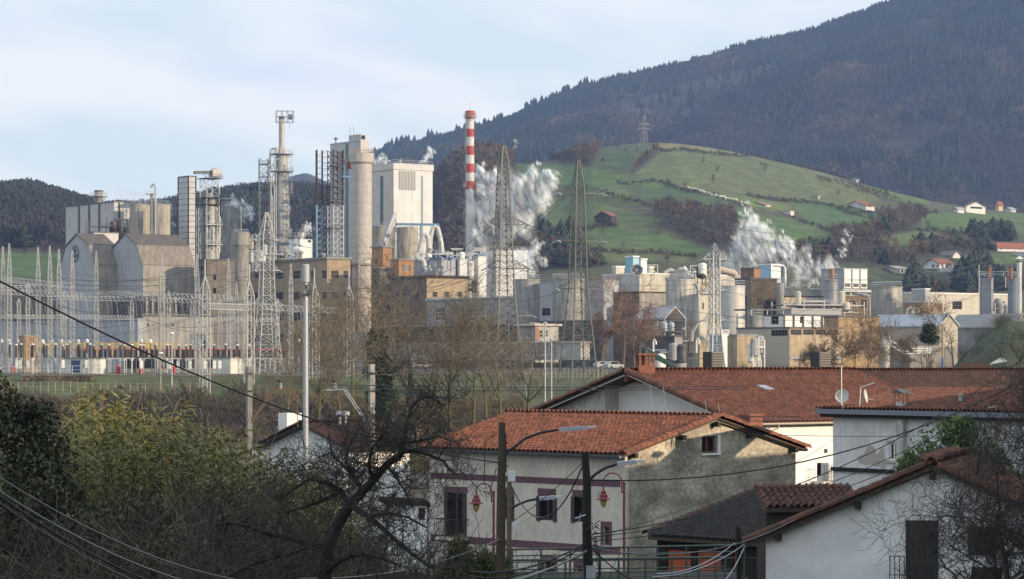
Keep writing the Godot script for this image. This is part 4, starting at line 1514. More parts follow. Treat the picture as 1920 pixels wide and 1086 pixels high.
	# boiler house
	b = blk("boiler_house", "big white clad boiler house with louvres and a teal stripe", "factory hall", 684, 738, 811, 307, 1000)
	walls(b, white_clad)
	var by := 10.5 * 1000.0 / F
	s = MB.new()
	s.span(Vector3(-0.35, b.h - by, 0.35), Vector3(b.w + 0.35, b.h + 0.3, -b.l - 0.3))
	put("parapet", s, faintly("parapet white", Color(0.70, 0.69, 0.67)), b.node)
	var r := b.rr(748, 321, 779, 355)
	var f := patch(b, "louvre_panel", true, r, 0.1, mat("louvre back", Color(0.22, 0.22, 0.22)))
	for k in 11:
		s = MB.new()
		var x := r.position.x + r.size.x * (k + 0.5) / 11
		s.box(Vector3(x, r.get_center().y, 0.2), Vector3(r.size.x / 11 * 0.72, r.size.y, 0.2))
		put("louvre", s, mat("louvre sheet", Color(0.42, 0.42, 0.40)), f)
	patch(b, "teal_stripe", true, Rect2(b.R(789.5, 400).x, 4, b.R(793, 400).x - b.R(789.5, 400).x, b.h - by - 6), 0.12, mat("grey blue sheet", Color(0.22, 0.30, 0.33)))
	patch(b, "teal_stripe", false, Rect2(b.L(718.5, 400).x, 4, b.L(713, 400).x - b.L(718.5, 400).x, b.h - by - 6), 0.12, teal)
	s = MB.new()
	s.rail([Vector3(-0.2, b.h + 0.3, -b.l), Vector3(-0.2, b.h + 0.3, 0.2), Vector3(b.w, b.h + 0.3, 0.2)], 1.2, 2.0, 0.12)
	put("railing", s, steel(), b.node)
	stack("roof_pipe", "short cream vent pipe on the white boiler house roof", 750, 297, 309, 1004, 0.65, 0.65, cream, "pipe")
	# cream tanks, conveyor, blue beam, white arch
	tank("cream_tank", "cream tank half hidden behind the slanting conveyor", 694, 742, 425, 945, cream, 0.1)
	tank("cream_tank", "cream tank in front of the white boiler house, right of the conveyor", 743, 784, 427, 930, cream, 0.1)
	o = thing("conveyor", "twin tube conveyor slanting up to the blue beam", "conveyor", Vector3.ZERO)
	for k in 2:
		s = MB.new()
		s.pipe([at(715 + k * 6, 466, 920), at(739 + k * 4, 400, 925)], 0.75 if k == 0 else 0.4, 12)
		put("tube", s, steel(), o)
	s = MB.new()
	for k in 9:
		s.rod(at(718 + k * 3, 463 - k * 7, 921), at(727 + k * 2, 463 - k * 7 + 5, 921), 0.16)
	s.bar(at(742, 402, 925), at(742, 470, 925), 0.5)
	s.bar(at(738, 402, 925), at(728, 470, 925), 0.3)
	put("support", s, steel(), o)
	s = MB.new()
	s.pipe([at(741, 428, 918), at(741, 490, 918)], 0.55)
	solo("down_pipe", s, faintly("pale steel", Color.WHITE), "vertical brown-topped pipe beside the right cream tank", "pipe")
	o = thing("blue_bridge", "long blue beam carried above the cream tank and white arch", "pipe bridge", at(744, 422, 912), TH * 0.4)
	var bw := 82.0 * 912 / F
	s = MB.new()
	s.span(Vector3(0, 0, 0), Vector3(bw, 0.7, -1.6))
	put("beam", s, blue, o)
	for x: float in [bw * 0.55, bw * 0.99]:
		s = MB.new()
		s.bar(Vector3(x, -14, 0), Vector3(x, 0, 0), 0.35)
		s.rod(Vector3(x, -4, 0), Vector3(x - 3.5, 0, 0), 0.2)
		s.rod(Vector3(x, -8, 0), Vector3(x - 6, -13, 0), 0.2)
		put("leg", s, blue, o)
	o = thing("white_duct", "white duct bent like a letter M in front of the boiler house", "duct", Vector3.ZERO)
	var wm := faintly("duct white", Color(0.72, 0.71, 0.67))
	s = MB.new()
	var A := PackedVector3Array()
	for q: Vector2 in [Vector2(802, 478), Vector2(806, 455), Vector2(809, 436), Vector2(812, 428), Vector2(817, 425), Vector2(821, 428), Vector2(824, 440), Vector2(827, 456), Vector2(829, 474)]:
		A.append(at(q.x, q.y, 905))
	s.tube(A, PackedFloat32Array([0.85, 0.8, 0.75, 0.75, 0.75, 0.75, 0.75, 0.8, 0.85]), 12)
	put("large_arch", s, wm, o)
	s = MB.new()
	A = PackedVector3Array()
	for q: Vector2 in [Vector2(786, 474), Vector2(790, 455), Vector2(794, 442), Vector2(799, 439), Vector2(803, 446), Vector2(804, 466)]:
		A.append(at(q.x, q.y, 900))
	s.tube(A, PackedFloat32Array([0.9]), 12)
	put("small_arch", s, wm, o)
	s = MB.new()
	for k in 8:
		s.rod(at(803 + k * 3, 470, 903), at(806 + k * 3, 452, 903), 0.2)
	put("strut", s, dark_steel(), o)
	# orange brick houses in front
	b = blk("brick_lift_house", "narrow orange-brown building right of the round silo's foot", "building", 697, 718, 735, 464, 850)
	R = [b.rr(724, 480, 726, 490)]
	L = [b.lr(703, 485, 708, 494)]
	walls(b, brown, R, L)
	windows(b, true, R, frame_w, 1, 2)
	windows(b, false, L, frame_w, 1, 1)
	flat_roof(b, mat("cornice"), 0.5, 0.3)
	b = blk("brick_switch_house", "low orange-brown building with one barred window below the cream tank", "building", 733, 748, 776, 488, 840)
	R = [b.rr(757, 497, 768, 509)]
	walls(b, brown, R)
	windows(b, true, R, steel(), 4, 3)
	flat_roof(b, mat("cornice"), 0.5, 0.3)
	b = blk("stained_tower", "stained concrete block at the round silo's right foot", "building", 699, 712, 733, 503, 838)
	walls(b, mat("white stained wall", Color(0.44, 0.40, 0.35), 0.9, 0.0, "mottle", Vector3.ONE * 0.06))
	flat_roof(b, concrete, 0.4, 0.1)
	b = blk("filter_house", "pale grey filter house behind pipes, left of the striped chimney", "building", 776, 828, 854, 486, 890)
	walls(b, faintly("shed sheet", Color(0.42, 0.44, 0.48)))
	flat_roof(b, blue, 0.6, 0.2)
	b = blk("filter_house", "narrow white filter house directly beside the striped chimney", "building", 858, 862, 876, 488, 880)
	walls(b, white_clad)
	flat_roof(b, steel(), 0.4, 0.2)
	b = blk("filter_house", "white filter house with blue eaves, right of the striped chimney", "building", 889, 896, 912, 480, 880)
	walls(b, white_clad)
	flat_roof(b, blue, 0.6, 0.2)
	b = blk("pale_hall", "pale hall behind the grey lattice pylon, wrapped in steam", "factory hall", 905, 930, 988, 470, 960)
	walls(b, white_clad)
	flat_roof(b, steel(), 0.3, 0.2)
	s = MB.new()
	s.rail([Vector3(0, b.h + 0.3, -b.l), Vector3(0, b.h + 0.3, 0), Vector3(b.w, b.h + 0.3, 0)], 1.3, 2.0, 0.12)
	put("railing", s, steel(), b.node)
	var mixed := [steel(), dark_steel(), blue, mat("white paint"), rust]
	rack("pipe_bridge", "tangle of blue and white pipes on the filter house roof", 786, 852, 466, 486, 895, 41, mixed, "pipework", 4)
	rack("pipe_bridge", "pipes and lamp gantries round the foot of the striped chimney", 846, 918, 468, 488, 892, 42, mixed, "pipework", 3)
	rack("pipe_bridge", "rusty pipework above the brown brick building", 790, 905, 518, 545, 835, 43, [rust, concrete, steel(), dark_steel()], "pipework", 5)
	for k in 3:
		s = MB.new()
		s.bar(Vector3(0, -3.5, 0), Vector3(0, 0, 0), 0.18)
		s.box(Vector3(0, 0.1, 0), Vector3(4.2, 0.22, 1.6))
		s.box(Vector3(0, -0.25, 0), Vector3(3.4, 0.3, 1.0))
		solo("lamp_canopy", s, mat("white paint"), ["flat white lamp canopy left of the striped chimney", "flat white lamp canopy just right of the striped chimney", "small flat canopy near the white arched duct"][k], "canopy", "", "", at([857, 901, 838][k], [467, 466, 474][k], 886))
	s = MB.new()
	A = PackedVector3Array()
	for q: Vector2 in [Vector2(783, 487), Vector2(789, 487), Vector2(794, 491), Vector2(795, 500)]: A.append(at(q.x, q.y, 835))
	s.tube(A, PackedFloat32Array([0.95]), 14)
	solo("elbow_duct", s, faintly("pale steel", Color.WHITE), "fat silver elbow duct right of the barred-window house", "duct")
	# low brown building
	b = blk("brown_mill_building", "long brown stained mill building with rusty parapet behind bare trees", "building", 731, 800, 877, 521, 815)
	R = [b.rr(811, 547, 820, 557), b.rr(834, 547, 842, 557), b.rr(858, 547, 866, 557)]
	L = [b.lr(740, 550, 748, 563), b.lr(752, 550, 760, 563), b.lr(776, 550, 784, 563), b.lr(740, 580, 748, 593), b.lr(776, 580, 784, 593)]
	walls(b, tan_, R, L, 0.4, mat("brown stained wall", Color(0.26, 0.19, 0.14), 0.9, 0.0, "streak", Vector3(0.06, 0.01, 0.06)))
	windows(b, true, R, frame_w, 2, 2)
	windows(b, false, L, frame_w, 2, 2)
	flat_roof(b, rust, 0.8, 0.5)
	# grey shed, low wall building, gatehouse
	b = blk("grey_shed", "long grey sheet-clad shed behind the row of bare trees", "shed", 800, 964, 970, 558, 745)
	L = [b.lr(816, 578, 833, 601), b.lr(880, 578, 896, 601)]
	walls(b, faintly("grey shed sheet", Color(0.36, 0.36, 0.37)), [], L)
	windows(b, false, L, mat("white paint"), 4, 3)
	flat_roof(b, faintly("pale sheet roof", Color(0.62, 0.63, 0.65)), 0.5, 0.4)
	b = blk("dark_loading_bay", "dark loading bay with a row of small lights under the grey shed", "building", 720, 996, 1000, 609, 640)
	L = []
	for k in 8: L.append(b.lr(760 + k * 29, 618, 784 + k * 29, 640))
	walls(b, mat("sooty wall"), [], L, 2.0)
	windows(b, false, L, dark_steel(), 3, 1, 1.8)
	flat_roof(b, mat("cornice"), 0.5, 1.2)
	b = blk("white_low_building", "low white walled building beside the grass field", "building", 700, 1089, 1106, 643, 515, TH, 20.5)
	walls(b, faintly("low wall render", Color(0.50, 0.49, 0.47)))
	flat_roof(b, mat("pale coping", Color(0.45, 0.41, 0.36)), 0.35, 0.25)
	b = blk("gatehouse", "small gatehouse with orange panels and flat pale roof under the tanks", "building", 968, 1004, 1047, 611, 570, TH, 20.0)
	R = [b.rr(1012, 619, 1018, 633), b.rr(1021, 619, 1027, 633)]
	L = [b.lr(972, 621, 980, 634), b.lr(984, 621, 994, 634)]
	walls(b, mat("low wall render"), R, L, 0.2, concrete)
	patch(b, "orange_panel", true, b.rr(1005, 614, 1011, 640), 0.06, mat("orange panel", Color(0.36, 0.17, 0.10)))
	windows(b, true, R, mat("white paint"), 1, 2)
	windows(b, false, L, mat("white paint"), 3, 1)
	flat_roof(b, mat("pale coping"), 0.45, 0.6)
	# the striped chimney
	var d := 940.0
	g = at(881.5, 530, d)
	o = thing("striped_chimney", "tall slim chimney banded red and white with a railed crown", "chimney", g, 0.4)
	var red := faintly("chimney red", Color(0.50, 0.075, 0.06))
	var wh := faintly("chimney white", Color(0.72, 0.71, 0.69))
	var stops := [600, 356, 340, 324, 307, 291, 274, 257, 242, 223.5, 208]
	for i in stops.size() - 1:
		var ya: float = (530.0 - stops[i]) * d / F
		var yb: float = (530.0 - stops[i + 1]) * d / F
		var ra := lerpf(1.62, 1.36, clampf((ya + 10) / 70.0, 0, 1))
		var rb := lerpf(1.62, 1.36, clampf((yb + 10) / 70.0, 0, 1))
		s = MB.new()
		if i == stops.size() - 2:
			s.lathe(Vector3.ZERO, [Vector2(ra, ya), Vector2(ra, yb - 2.4), Vector2(1.7, yb - 1.8), Vector2(1.7, yb), Vector2(1.4, yb), Vector2(1.35, yb - 2)], 28)
		else:
			s.lathe(Vector3.ZERO, [Vector2(ra, ya), Vector2(rb, yb)], 28)
		put("red_band" if i % 2 == 1 else "white_band", s, red if i % 2 == 1 else wh, o)
	platform(o, (530.0 - 216.0) * d / F - 0.5, 1.5, 2.3, steel())
	s = MB.new()
	var top := (530.0 - 210.0) * d / F
	for e: float in [-0.25, 0.25]:
		s.rod(Vector3(-1.85, 0, e), Vector3(-1.65, top, e), 0.09)
	for k in 60:
		s.ring_rail(Vector3(lerpf(-2.1, -1.9, k / 60.0), k * top / 60.0, 0), 0.35, 0.0, 5, 0.06)
	for yy: float in [24.0, 34.0]:
		s.box(Vector3(-2.2, yy, 0), Vector3(1.2, 0.2, 1.2))
		s.rail([Vector3(-2.8, yy, 0.6), Vector3(-1.6, yy, 0.6)], 1.1, 0.6)
	put("caged_ladder", s, steel(), o)
	s = MB.new()
	s.rod(Vector3(0, (530.0 - 209.0) * d / F, 0), Vector3(0, (530.0 - 190.0) * d / F, 0), 0.12)
	put("lightning_rod", s, steel(), o)
	platform(o, (530.0 - 491.0) * d / F, 1.5, 2.6, steel())
# ---------------------------------------------------------------- right part of the mill
func simple(called: String, label: String, pl: float, pc: float, pr: float, pt: float, d: float, wall: Material, roof: Material, wr := [], wl := [], cat := "building", base := 18.0, left_mat: Material = null, nx := 2, ny := 2) -> Blk:
	var b := blk(called, label, cat, pl, pc, pr, pt, d, TH, base)
	var R := []
	for q in wr: R.append(b.rr(q[0], q[1], q[2], q[3]))
	var L := []
	for q in wl: L.append(b.lr(q[0], q[1], q[2], q[3]))
	walls(b, wall, R, L, 0.3, left_mat)
	var fm := mat("dark window bars")
	windows(b, true, R, fm, nx, ny, 0.22, 0.1)
	windows(b, false, L, fm, nx, ny, 0.22, 0.1)
	if roof: flat_roof(b, roof, 0.35, 0.15)
	return b

func build_mill_right() -> void:
	var clad := mat("white cladding")
	var concrete := mat("mill concrete")
	var cream_wall := faintly("cream sheet wall", Color(0.62, 0.58, 0.49))
	var white := mat("white paint")
	var rust := mat("rusted steel")
	var dirty := streaky("dirty tank steel", Color(0.47, 0.44, 0.40), 0.4)
	var bright := streaky("bright tank steel", Color(0.62, 0.59, 0.53), 0.35)
	var stone := mat("mill stone", Color(0.36, 0.29, 0.215), 0.9, 0.0, "mottle", Vector3.ONE * 0.15)
	var brown := mat("brown brick wall", Color(0.27, 0.18, 0.12), 0.9, 0.0, "blotch", Vector3.ONE * 0.1)
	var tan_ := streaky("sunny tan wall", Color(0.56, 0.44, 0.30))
	var grey := mat("grey paint", Color(0.30, 0.31, 0.32))
	var dark_roof := mat("felt roof", Color(0.10, 0.10, 0.105))
	# tanks behind the green pylon
	var tanks_grey := streaky("matt tank grey", Color(0.43, 0.42, 0.40), 0.6)
	tank("storage_tank", "grey storage tank with dark foot between the two big pylons", 962, 1012, 524, 705, tanks_grey, 0.06, 20.0)
	tank("storage_tank", "grey storage tank behind the green pylon", 1036, 1096, 523, 700, tanks_grey, 0.06, 20.0)
	simple("tank_link_building", "grey building squeezed between the two grey storage tanks", 992, 1040, 1050, 530, 725, mat("gable sheet"), grey, [], [[1016, 578, 1032, 592]])
	simple("dark_bund", "dark bund wall and pipes at the feet of the grey storage tanks", 950, 1130, 1140, 602, 680, mat("sooty wall"), dark_roof)
	simple("grey_hall", "low grey hall right of the green pylon, behind the brown tree", 1085, 1132, 1160, 528, 730, mat("gable sheet"), grey)
	# the long white hall and what stands on it
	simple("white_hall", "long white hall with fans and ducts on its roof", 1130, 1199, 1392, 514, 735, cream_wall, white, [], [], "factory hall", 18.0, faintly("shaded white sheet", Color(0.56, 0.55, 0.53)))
	simple("lower_works", "dark clutter-topped works below the long white hall", 1150, 1199, 1262, 549, 700, concrete, rust, [], [], "building", 18.0, brown)
	var b := simple("cooler_box", "blue cooler box standing on the long white hall", 1173, 1187, 1198, 482, 745, mat("pale blue sheet", Color(0.30, 0.47, 0.53)), white, [], [], "cooler", 38.0, mat("mid blue sheet", Color(0.16, 0.36, 0.45)))
	simple("white_box", "small white box just right of the blue cooler box", 1199, 1202, 1213, 487, 748, white, white, [], [], "plant box", 38.0)
	simple("cream_box", "cream plant box with a short pipe left of the blue cooler box", 1148, 1155, 1171, 501, 742, cream_wall, white, [], [], "plant box", 38.0)
	simple("cream_box", "cream plant box beside the round fan on the white hall", 1214, 1218, 1226, 502, 740, cream_wall, white, [], [], "plant box", 38.0)
	var s := MB.new()
	s.lathe(Vector3.ZERO, [Vector2(1.7, 0), Vector2(1.7, 1.4), Vector2(1.4, 1.4), Vector2(1.3, 0.2), Vector2(0.3, 0.2), Vector2(0.3, 1.0), Vector2(0, 1.0)], 20)
	for k in 5: s.bar(Vector3(0, 0.5, 0), Vector3(cos(k * 1.257), 0.5 / 1.3, sin(k * 1.257)) * 1.3, 0.5, 0.06)
	var o: Node3D = solo("round_fan", s, mat("gable sheet"), "round fan facing forward below the blue cooler box", "fan", "", "", at(1194, 507, 733))
	o.rotation = Vector3(PI / 2, 0, 0)
	o = thing("frame_stand", "thin white steel frame right of the round fan", "frame", at(1209, 497, 742))
	s = MB.new()
	s.bar(Vector3(0, 0, 0), Vector3(3.6, 0, 0), 0.15)
	s.bar(Vector3(3.6, 0, 0), Vector3(3.6, -2.6, 0), 0.15)
	s.rod(Vector3(0, 0, 0), Vector3(3.6, -2.4, 0), 0.12)
	put("bar", s, white, o)
	o = thing("duct_group", "cream ducts and a housing on the middle of the white hall roof", "duct", at(1247, 516, 742))
	s = MB.new()
	s.pipe([Vector3(0, -1, 0), Vector3(0.4, 0.8, 0), Vector3(1.5, 1.4, 0), Vector3(2.6, 0.8, 0), Vector3(2.8, -1, 0)], 0.75, 12)
	put("elbow", s, cream_wall, o)
	s = MB.new()
	s.prism(Vector3(2.0, -0.6, 0.5), Vector3.RIGHT, Vector3.UP, PackedVector2Array([Vector2(0, 0), Vector2(3.4, 0), Vector2(3.4, 2.6), Vector2(2.2, 2.8), Vector2(0, 1.6)]), 2.5)
	put("housing", s, cream_wall, o)
	s = MB.new()
	s.pipe([Vector3(5.2, 2.2, 0), Vector3(6.0, 1.2, 0.4), Vector3(6.2, -0.8, 0.4)], 0.5, 10)
	put("elbow", s, white, o)
	s = MB.new()
	for q: Array in [[7.0, 2.6, 9.8, 2.6], [7.0, 2.6, 7.0, -0.5], [9.8, 2.6, 9.8, -0.5], [7.0, -0.4, 9.8, 2.6], [9.8, -0.4, 7.0, 2.6]]:
		s.rod(Vector3(q[0], q[1], 0.3), Vector3(q[2], q[3], 0.3), 0.14)
	put("cross_frame", s, white, o)
	roof_vent("mushroom_vent", "left of two white mushroom vents on the white hall roof", 1290, 515, 738, 0.95, 0.9, white)
	roof_vent("mushroom_vent", "right of two white mushroom vents on the white hall roof", 1302, 515, 738, 0.95, 0.9, white)
	s = MB.new()
	s.lathe(Vector3.ZERO, [Vector2(0.5, -1.5), Vector2(0.5, 0), Vector2(0.95, 2.4), Vector2(0.8, 2.4)], 14)
	solo("hopper_stack", s, cream_wall, "cream hopper widening upward left of the grey diamond-headed pylon", "hopper", "", "", at(1315, 510, 738))
	s = MB.new()
	s.pipe([at(1318, 512, 740), at(1348, 511, 741), at(1352, 506, 741), at(1378, 514, 741), at(1380, 520, 741)], 1.0, 14)
	solo("round_duct", s, mat("pinkish duct", Color(0.50, 0.40, 0.33)), "fat pinkish duct lying on the right end of the white hall", "duct")
	rack("roof_pipes", "brown pipes and boxes on the white hall roof beside the diamond-headed pylon", 1308, 1340, 503, 516, 737, 51, [rust, white, cream_wall], "pipework", 4)
	tank("steel_tank", "shiny steel tank with sunlit edge in front of the long white hall", 1248, 1304, 524, 655, bright, 0.06, 18.0)
	o = thing("tank_skirt", "dark round plinth below the shiny steel tank", "plinth", at(1276, 640, 650))
	s = MB.new()
	s.lathe(Vector3.ZERO, [Vector2(4.2, -3), Vector2(4.2, 4.8), Vector2(3.6, 4.9)], 30)
	put("plinth", s, mat("sooty wall"), o)
	tank("white_tank", "white tank with railed top right of the diamond-headed pylon", 1351, 1397, 536, 648, faintly("white tank paint", Color(0.66, 0.64, 0.6), 0.4), 0.04, 18.0)
	o = thing("silver_pipe", "silver pipe running down beside the shiny steel tank", "pipe", Vector3.ZERO)
	s = MB.new()
	s.pipe([at(1300, 532, 640), at(1306, 534, 640), at(1309, 541, 640), at(1310, 603, 640), at(1299, 622, 640), at(1297, 640, 640)], 0.42, 10)
	put("pipe", s, mat("bright column"), o)
	s = MB.new()
	s.bar(at(1312, 545, 642), at(1330, 516, 642), 0.9, 0.5)
	s.bar(at(1314, 552, 642), at(1334, 522, 642), 0.3)
	put("chute", s, mat("chute tan", Color(0.42, 0.30, 0.18)), o)
	simple("yellow_wall_building", "cream walled building behind the diamond-headed pylon", 1300, 1312, 1352, 553, 690, cream_wall, dark_roof, [[1317, 568, 1320, 580]])
	# open shed
	b = blk("open_shed", "open shed with a pale pitched roof under the shiny steel tank", "shed", 1188, 1246, 1286, 599, 600, TH, 20.0)
	b.node.position.y = 20.0
	s = MB.new()
	for q: Vector3 in [Vector3(0.1, 0, 0), Vector3(b.w - 0.1, 0, 0), Vector3(0.1, 0, -b.l * 0.5), Vector3(b.w - 0.1, 0, -b.l * 0.5), Vector3(0.1, 0, -b.l), Vector3(b.w - 0.1, 0, -b.l)]:
		s = MB.new()
		s.bar(q - Vector3(0, 3, 0), q + Vector3.UP * b.h, 0.25)
		put("post", s, grey, b.node)
	gable_roof(b, false, 22.0 * 600 / F, 0.1, faintly("shed roof sheet", Color(0.45, 0.45, 0.46)), mat("sooty wall"), 0.4)
	# works with small pipes at the foot
	simple("stained_works", "stained concrete works with white swan-neck pipe behind the tiled roof", 1210, 1265, 1280, 632, 560, concrete, dark_roof, [], [], "building", 17.0, mat("sooty wall"))
	rack("yard_pipes", "dark yard full of pipes and small vessels below the open shed", 1200, 1300, 610, 632, 575, 52, [dark_steel(), steel(), grey, rust], "pipework", 6)
	rack("yard_pipes", "low pipes, pumps and cable trays just behind the terracotta ridge", 1212, 1332, 652, 690, 520, 53, [dark_steel(), steel(), grey, white], "pipework", 6)
	for k in 2:
		s = MB.new()
		var q: float = [1225, 1306][k]
		s.pipe([at(q, 668 - k * 6, 510), at(q, 641 - k * 2, 510), at(q + 2, 636 - k * 2, 510), at(q + 5, 641 - k * 2, 510), at(q + 5, 646, 510)], 0.18, 8)
		solo("swan_neck_pipe", s, white, ["white swan-neck pipe left of the dark yard", "white swan-neck pipe beside the diamond-headed pylon's foot"][k], "pipe")
	s = MB.new()
	for k in 3: s.pipe([at(1214 + k * 3, 655 + k * 6, 500), at(1268 + k * 4, 688 + k * 4, 500)], 0.22)
	solo("green_pipes", s, mat("dark green pipe", Color(0.03, 0.07, 0.05)), "dark green pipes slanting down toward the terracotta ridge", "pipe")
	# stone building, boxes and silos
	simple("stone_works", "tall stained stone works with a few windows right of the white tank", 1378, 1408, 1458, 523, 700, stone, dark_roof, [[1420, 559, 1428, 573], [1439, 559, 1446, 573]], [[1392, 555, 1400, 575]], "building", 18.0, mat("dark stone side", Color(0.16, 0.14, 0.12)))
	simple("brick_cabin", "brown cabin on the roof of the stone works", 1389, 1414, 1426, 504, 712, mat("orange brick render"), dark_roof, [], [], "roof cabin", 40.0, brown)
	simple("blue_white_box", "blue and white plant box behind the brown cabin", 1422, 1446, 1464, 497, 725, mat("icy sheet", Color(0.62, 0.72, 0.74)), white, [], [], "cooler", 36.0, mat("sky blue sheet", Color(0.30, 0.46, 0.62)))
	s = MB.new()
	s.pipe([at(1450, 498, 715), at(1470, 499, 715), at(1472, 503, 715), at(1473, 560, 715)], 0.35)
	solo("white_pipe_bend", s, white, "thin white pipe bending down right of the blue and white box", "pipe")
	tank("slim_silo", "slim pale silo against the right corner of the stone works", 1456, 1470, 531, 690, mat("matt tank grey"), 0.2, 18.0)
	simple("window_row_building", "low cream building with one white window right of the slim silo", 1465, 1471, 1546, 557, 700, tan_, rust, [[1487, 568, 1491, 577], [1499, 563, 1504, 577]])
	for k in 4:
		simple("rooftop_box", ["cream rooftop box nearest the slim silo", "cream tapering rooftop box, second from the slim silo", "cream rooftop box in the steam, third from the slim silo", "grey rooftop box behind the round tan basin"][k], [1472, 1484, 1500, 1520][k], [1474, 1487, 1503, 1526][k], [1482, 1492, 1510, 1540][k], [541, 538, 536, 543][k], 712, [cream_wall, cream_wall, cream_wall, grey][k], white, [], [], "plant box", 33.0)
	tank("round_basin", "round tan basin below the grey silo", 1505, 1549, 568, 670, mat("tan basin", Color(0.36, 0.28, 0.19), 0.8, 0.0, "streak", Vector3(0.05, 0.01, 0.05)), 0.02, 18.0)
	o = tank("grey_silo", "grey cylindrical silo with a small square stack on top", 1546, 1571, 525, 665, mat("slate grey tank", Color(0.33, 0.34, 0.36), 0.5, 0.1, "faint", Vector3(0.05, 0.006, 0.05)), 0.2, 18.0)
	s = MB.new()
	s.box(Vector3(0, at(0, 525, 665).y - 18.0 + 1.3, 0), Vector3(1.2, 2.6, 1.2))
	put("square_stack", s, mat("orange brick render"), o)
	b = simple("louvre_block", "white block striped with grey shafts on steel legs", 1540, 1581, 1626, 505, 700, grey, grey, [], [], "cooling block", EYE + (680 - 543) * 700.0 / F, mat("gable sheet"))
	for k in 3:
		var x := [0.02, 0.36, 0.70]
		patch(b, "white_panel", true, Rect2(b.w * x[k], 0.4, b.w * 0.27, b.h - 0.4), 0.35, white)
		s = MB.new()
		s.box(Vector3(b.w * (x[k] + 0.13), 1.2, 0.4), Vector3(b.w * 0.2, 0.9, 0.2))
		put("grille", s, dark_steel(), b.node)
	for k in 4:
		s = MB.new()
		s.bar(Vector3(b.w * (0.05 + 0.3 * k), 0, -0.5), Vector3(b.w * (0.05 + 0.3 * k), -6.0, -0.5), 0.5)
		put("leg", s, steel(), b.node)
	s = MB.new()
	s.span(Vector3(-0.3, -0.6, 0.5), Vector3(b.w + 1.0, 0.0, -b.l))
	put("deck", s, steel(), b.node)
	simple("arched_works", "old brick works with tall windows under the white striped block", 1560, 1573, 1636, 555, 690, brown, concrete, [[1577, 561, 1584, 578], [1593, 562, 1605, 578], [1615, 562, 1625, 578]], [], "building", 18.0, null, 2, 3)
	s = MB.new()
	for k in 3: s.pipe([at(1606 + k * 4, 551, 672), at(1626 + k * 4, 556, 672), at(1631 + k * 3, 562, 672), at(1631 + k * 3, 600, 672)], 0.3)
	solo("pipe_bundle", s, steel(), "bundle of bent pipes beside the big tank right of the striped block", "pipe")
	tank("big_tank", "big grey tank with a blazing sunlit edge and railing", 1634, 1692, 538, 665, dirty, 0.03, 18.0)
	# foreground works behind the tiled roof
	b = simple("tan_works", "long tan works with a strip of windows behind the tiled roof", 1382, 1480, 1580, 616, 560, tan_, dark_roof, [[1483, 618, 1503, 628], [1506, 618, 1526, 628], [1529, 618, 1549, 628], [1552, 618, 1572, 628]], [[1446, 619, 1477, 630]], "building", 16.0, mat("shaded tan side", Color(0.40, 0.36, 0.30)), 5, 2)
	s = MB.new()
	s.span(Vector3(0.0, b.h * 0.42, 0.004), Vector3(b.w, b.h * 0.47, 0.2))
	put("ledge", s, grey, b.node)
	simple("tall_tan_works", "taller blank tan end of the works with a bare tree before it", 1545, 1572, 1649, 595, 575, mat("orange tan wall", Color(0.52, 0.36, 0.20), 0.9, 0.0, "streak", Vector3(0.05, 0.01, 0.05)), dark_roof, [], [], "building", 16.0)
	b = simple("white_cabin_row", "row of white cabins with dark posts on the tan works' roof", 1432, 1470, 1576, 592, 590, white, dark_roof, [[1500, 594, 1505, 606], [1556, 594, 1562, 606]], [[1446, 593, 1460, 608]], "cabin", 26.0)
	for k in 7:
		s = MB.new()
		s.span(Vector3(b.w * k / 6.0 - 0.15, 0, 0.02), Vector3(b.w * k / 6.0 + 0.15, b.h, 0.3))
		put("post", s, dark_steel(), b.node)
	simple("sheet_roof_hall", "grey sheet-roofed hall behind the white cabins", 1462, 1484, 1578, 581, 610, grey, faintly("shed roof sheet", Color.WHITE), [], [], "hall", 22.0)
	o = thing("flat_canopy", "thin dark flat canopy on posts left of the white cabins", "canopy", at(1408, 582, 600), TH)
	s = MB.new()
	s.span(Vector3(0, 0, 0), Vector3(10.0, 0.35, -6))
	put("roof", s, dark_roof, o)
	for x: float in [0.3, 5.0, 9.7]:
		s = MB.new()
		s.bar(Vector3(x, -6, -0.2), Vector3(x, 0, -0.2), 0.2)
		put("post", s, steel(), o)
	tank("low_tank", "low pale tank under the flat canopy", 1402, 1431, 592, 585, mat("matt tank grey"), 0.05, 18.0)
	simple("tan_yard_wall", "low plain tan block left of the long tan works", 1362, 1382, 1420, 630, 535, tan_, concrete, [], [], "building", 15.0)
	simple("tan_yard_wall", "narrow tan block between the yard pipes and the diamond-headed pylon", 1306, 1312, 1334, 642, 530, tan_, concrete, [], [], "building", 15.0)
	rack("valve_group", "white valve boxes and pipes against the tan block", 1412, 1436, 630, 670, 528, 54, [white, steel(), grey], "pipework", 3)
	simple("pylon_cabin", "tall grey cabin standing inside the diamond-headed pylon's legs", 1331, 1354, 1364, 630, 470, white, white, [], [], "cabin", 14.0, mat("blue grey side", Color(0.30, 0.34, 0.39)))
	o = thing("sign_board", "small white board with red marks above the grey cabin", "sign", at(1361, 622, 520))
	s = MB.new()
	s.box(Vector3.ZERO, Vector3(1.5, 0.8, 0.1))
	put("board", s, white, o)
	s = MB.new()
	for k in 4: s.box(Vector3(-0.35 + 0.24 * k, 0.0, 0.06), Vector3(0.15, 0.2, 0.02))
	put("red_mark", s, mat("sign red", Color(0.5, 0.06, 0.05)), o)
	# right end
	b = blk("blue_roof_hall", "hall with a bluish white sloping roof right of the tan works", "hall", 1632, 1762, 1796, 610, 600, TH, 15.0)
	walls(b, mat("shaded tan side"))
	gable_roof(b, false, 20.0 * 600 / F, 0.4, faintly("bluish sheet roof", Color(0.50, 0.54, 0.62), 0.5), mat("shaded tan side"))
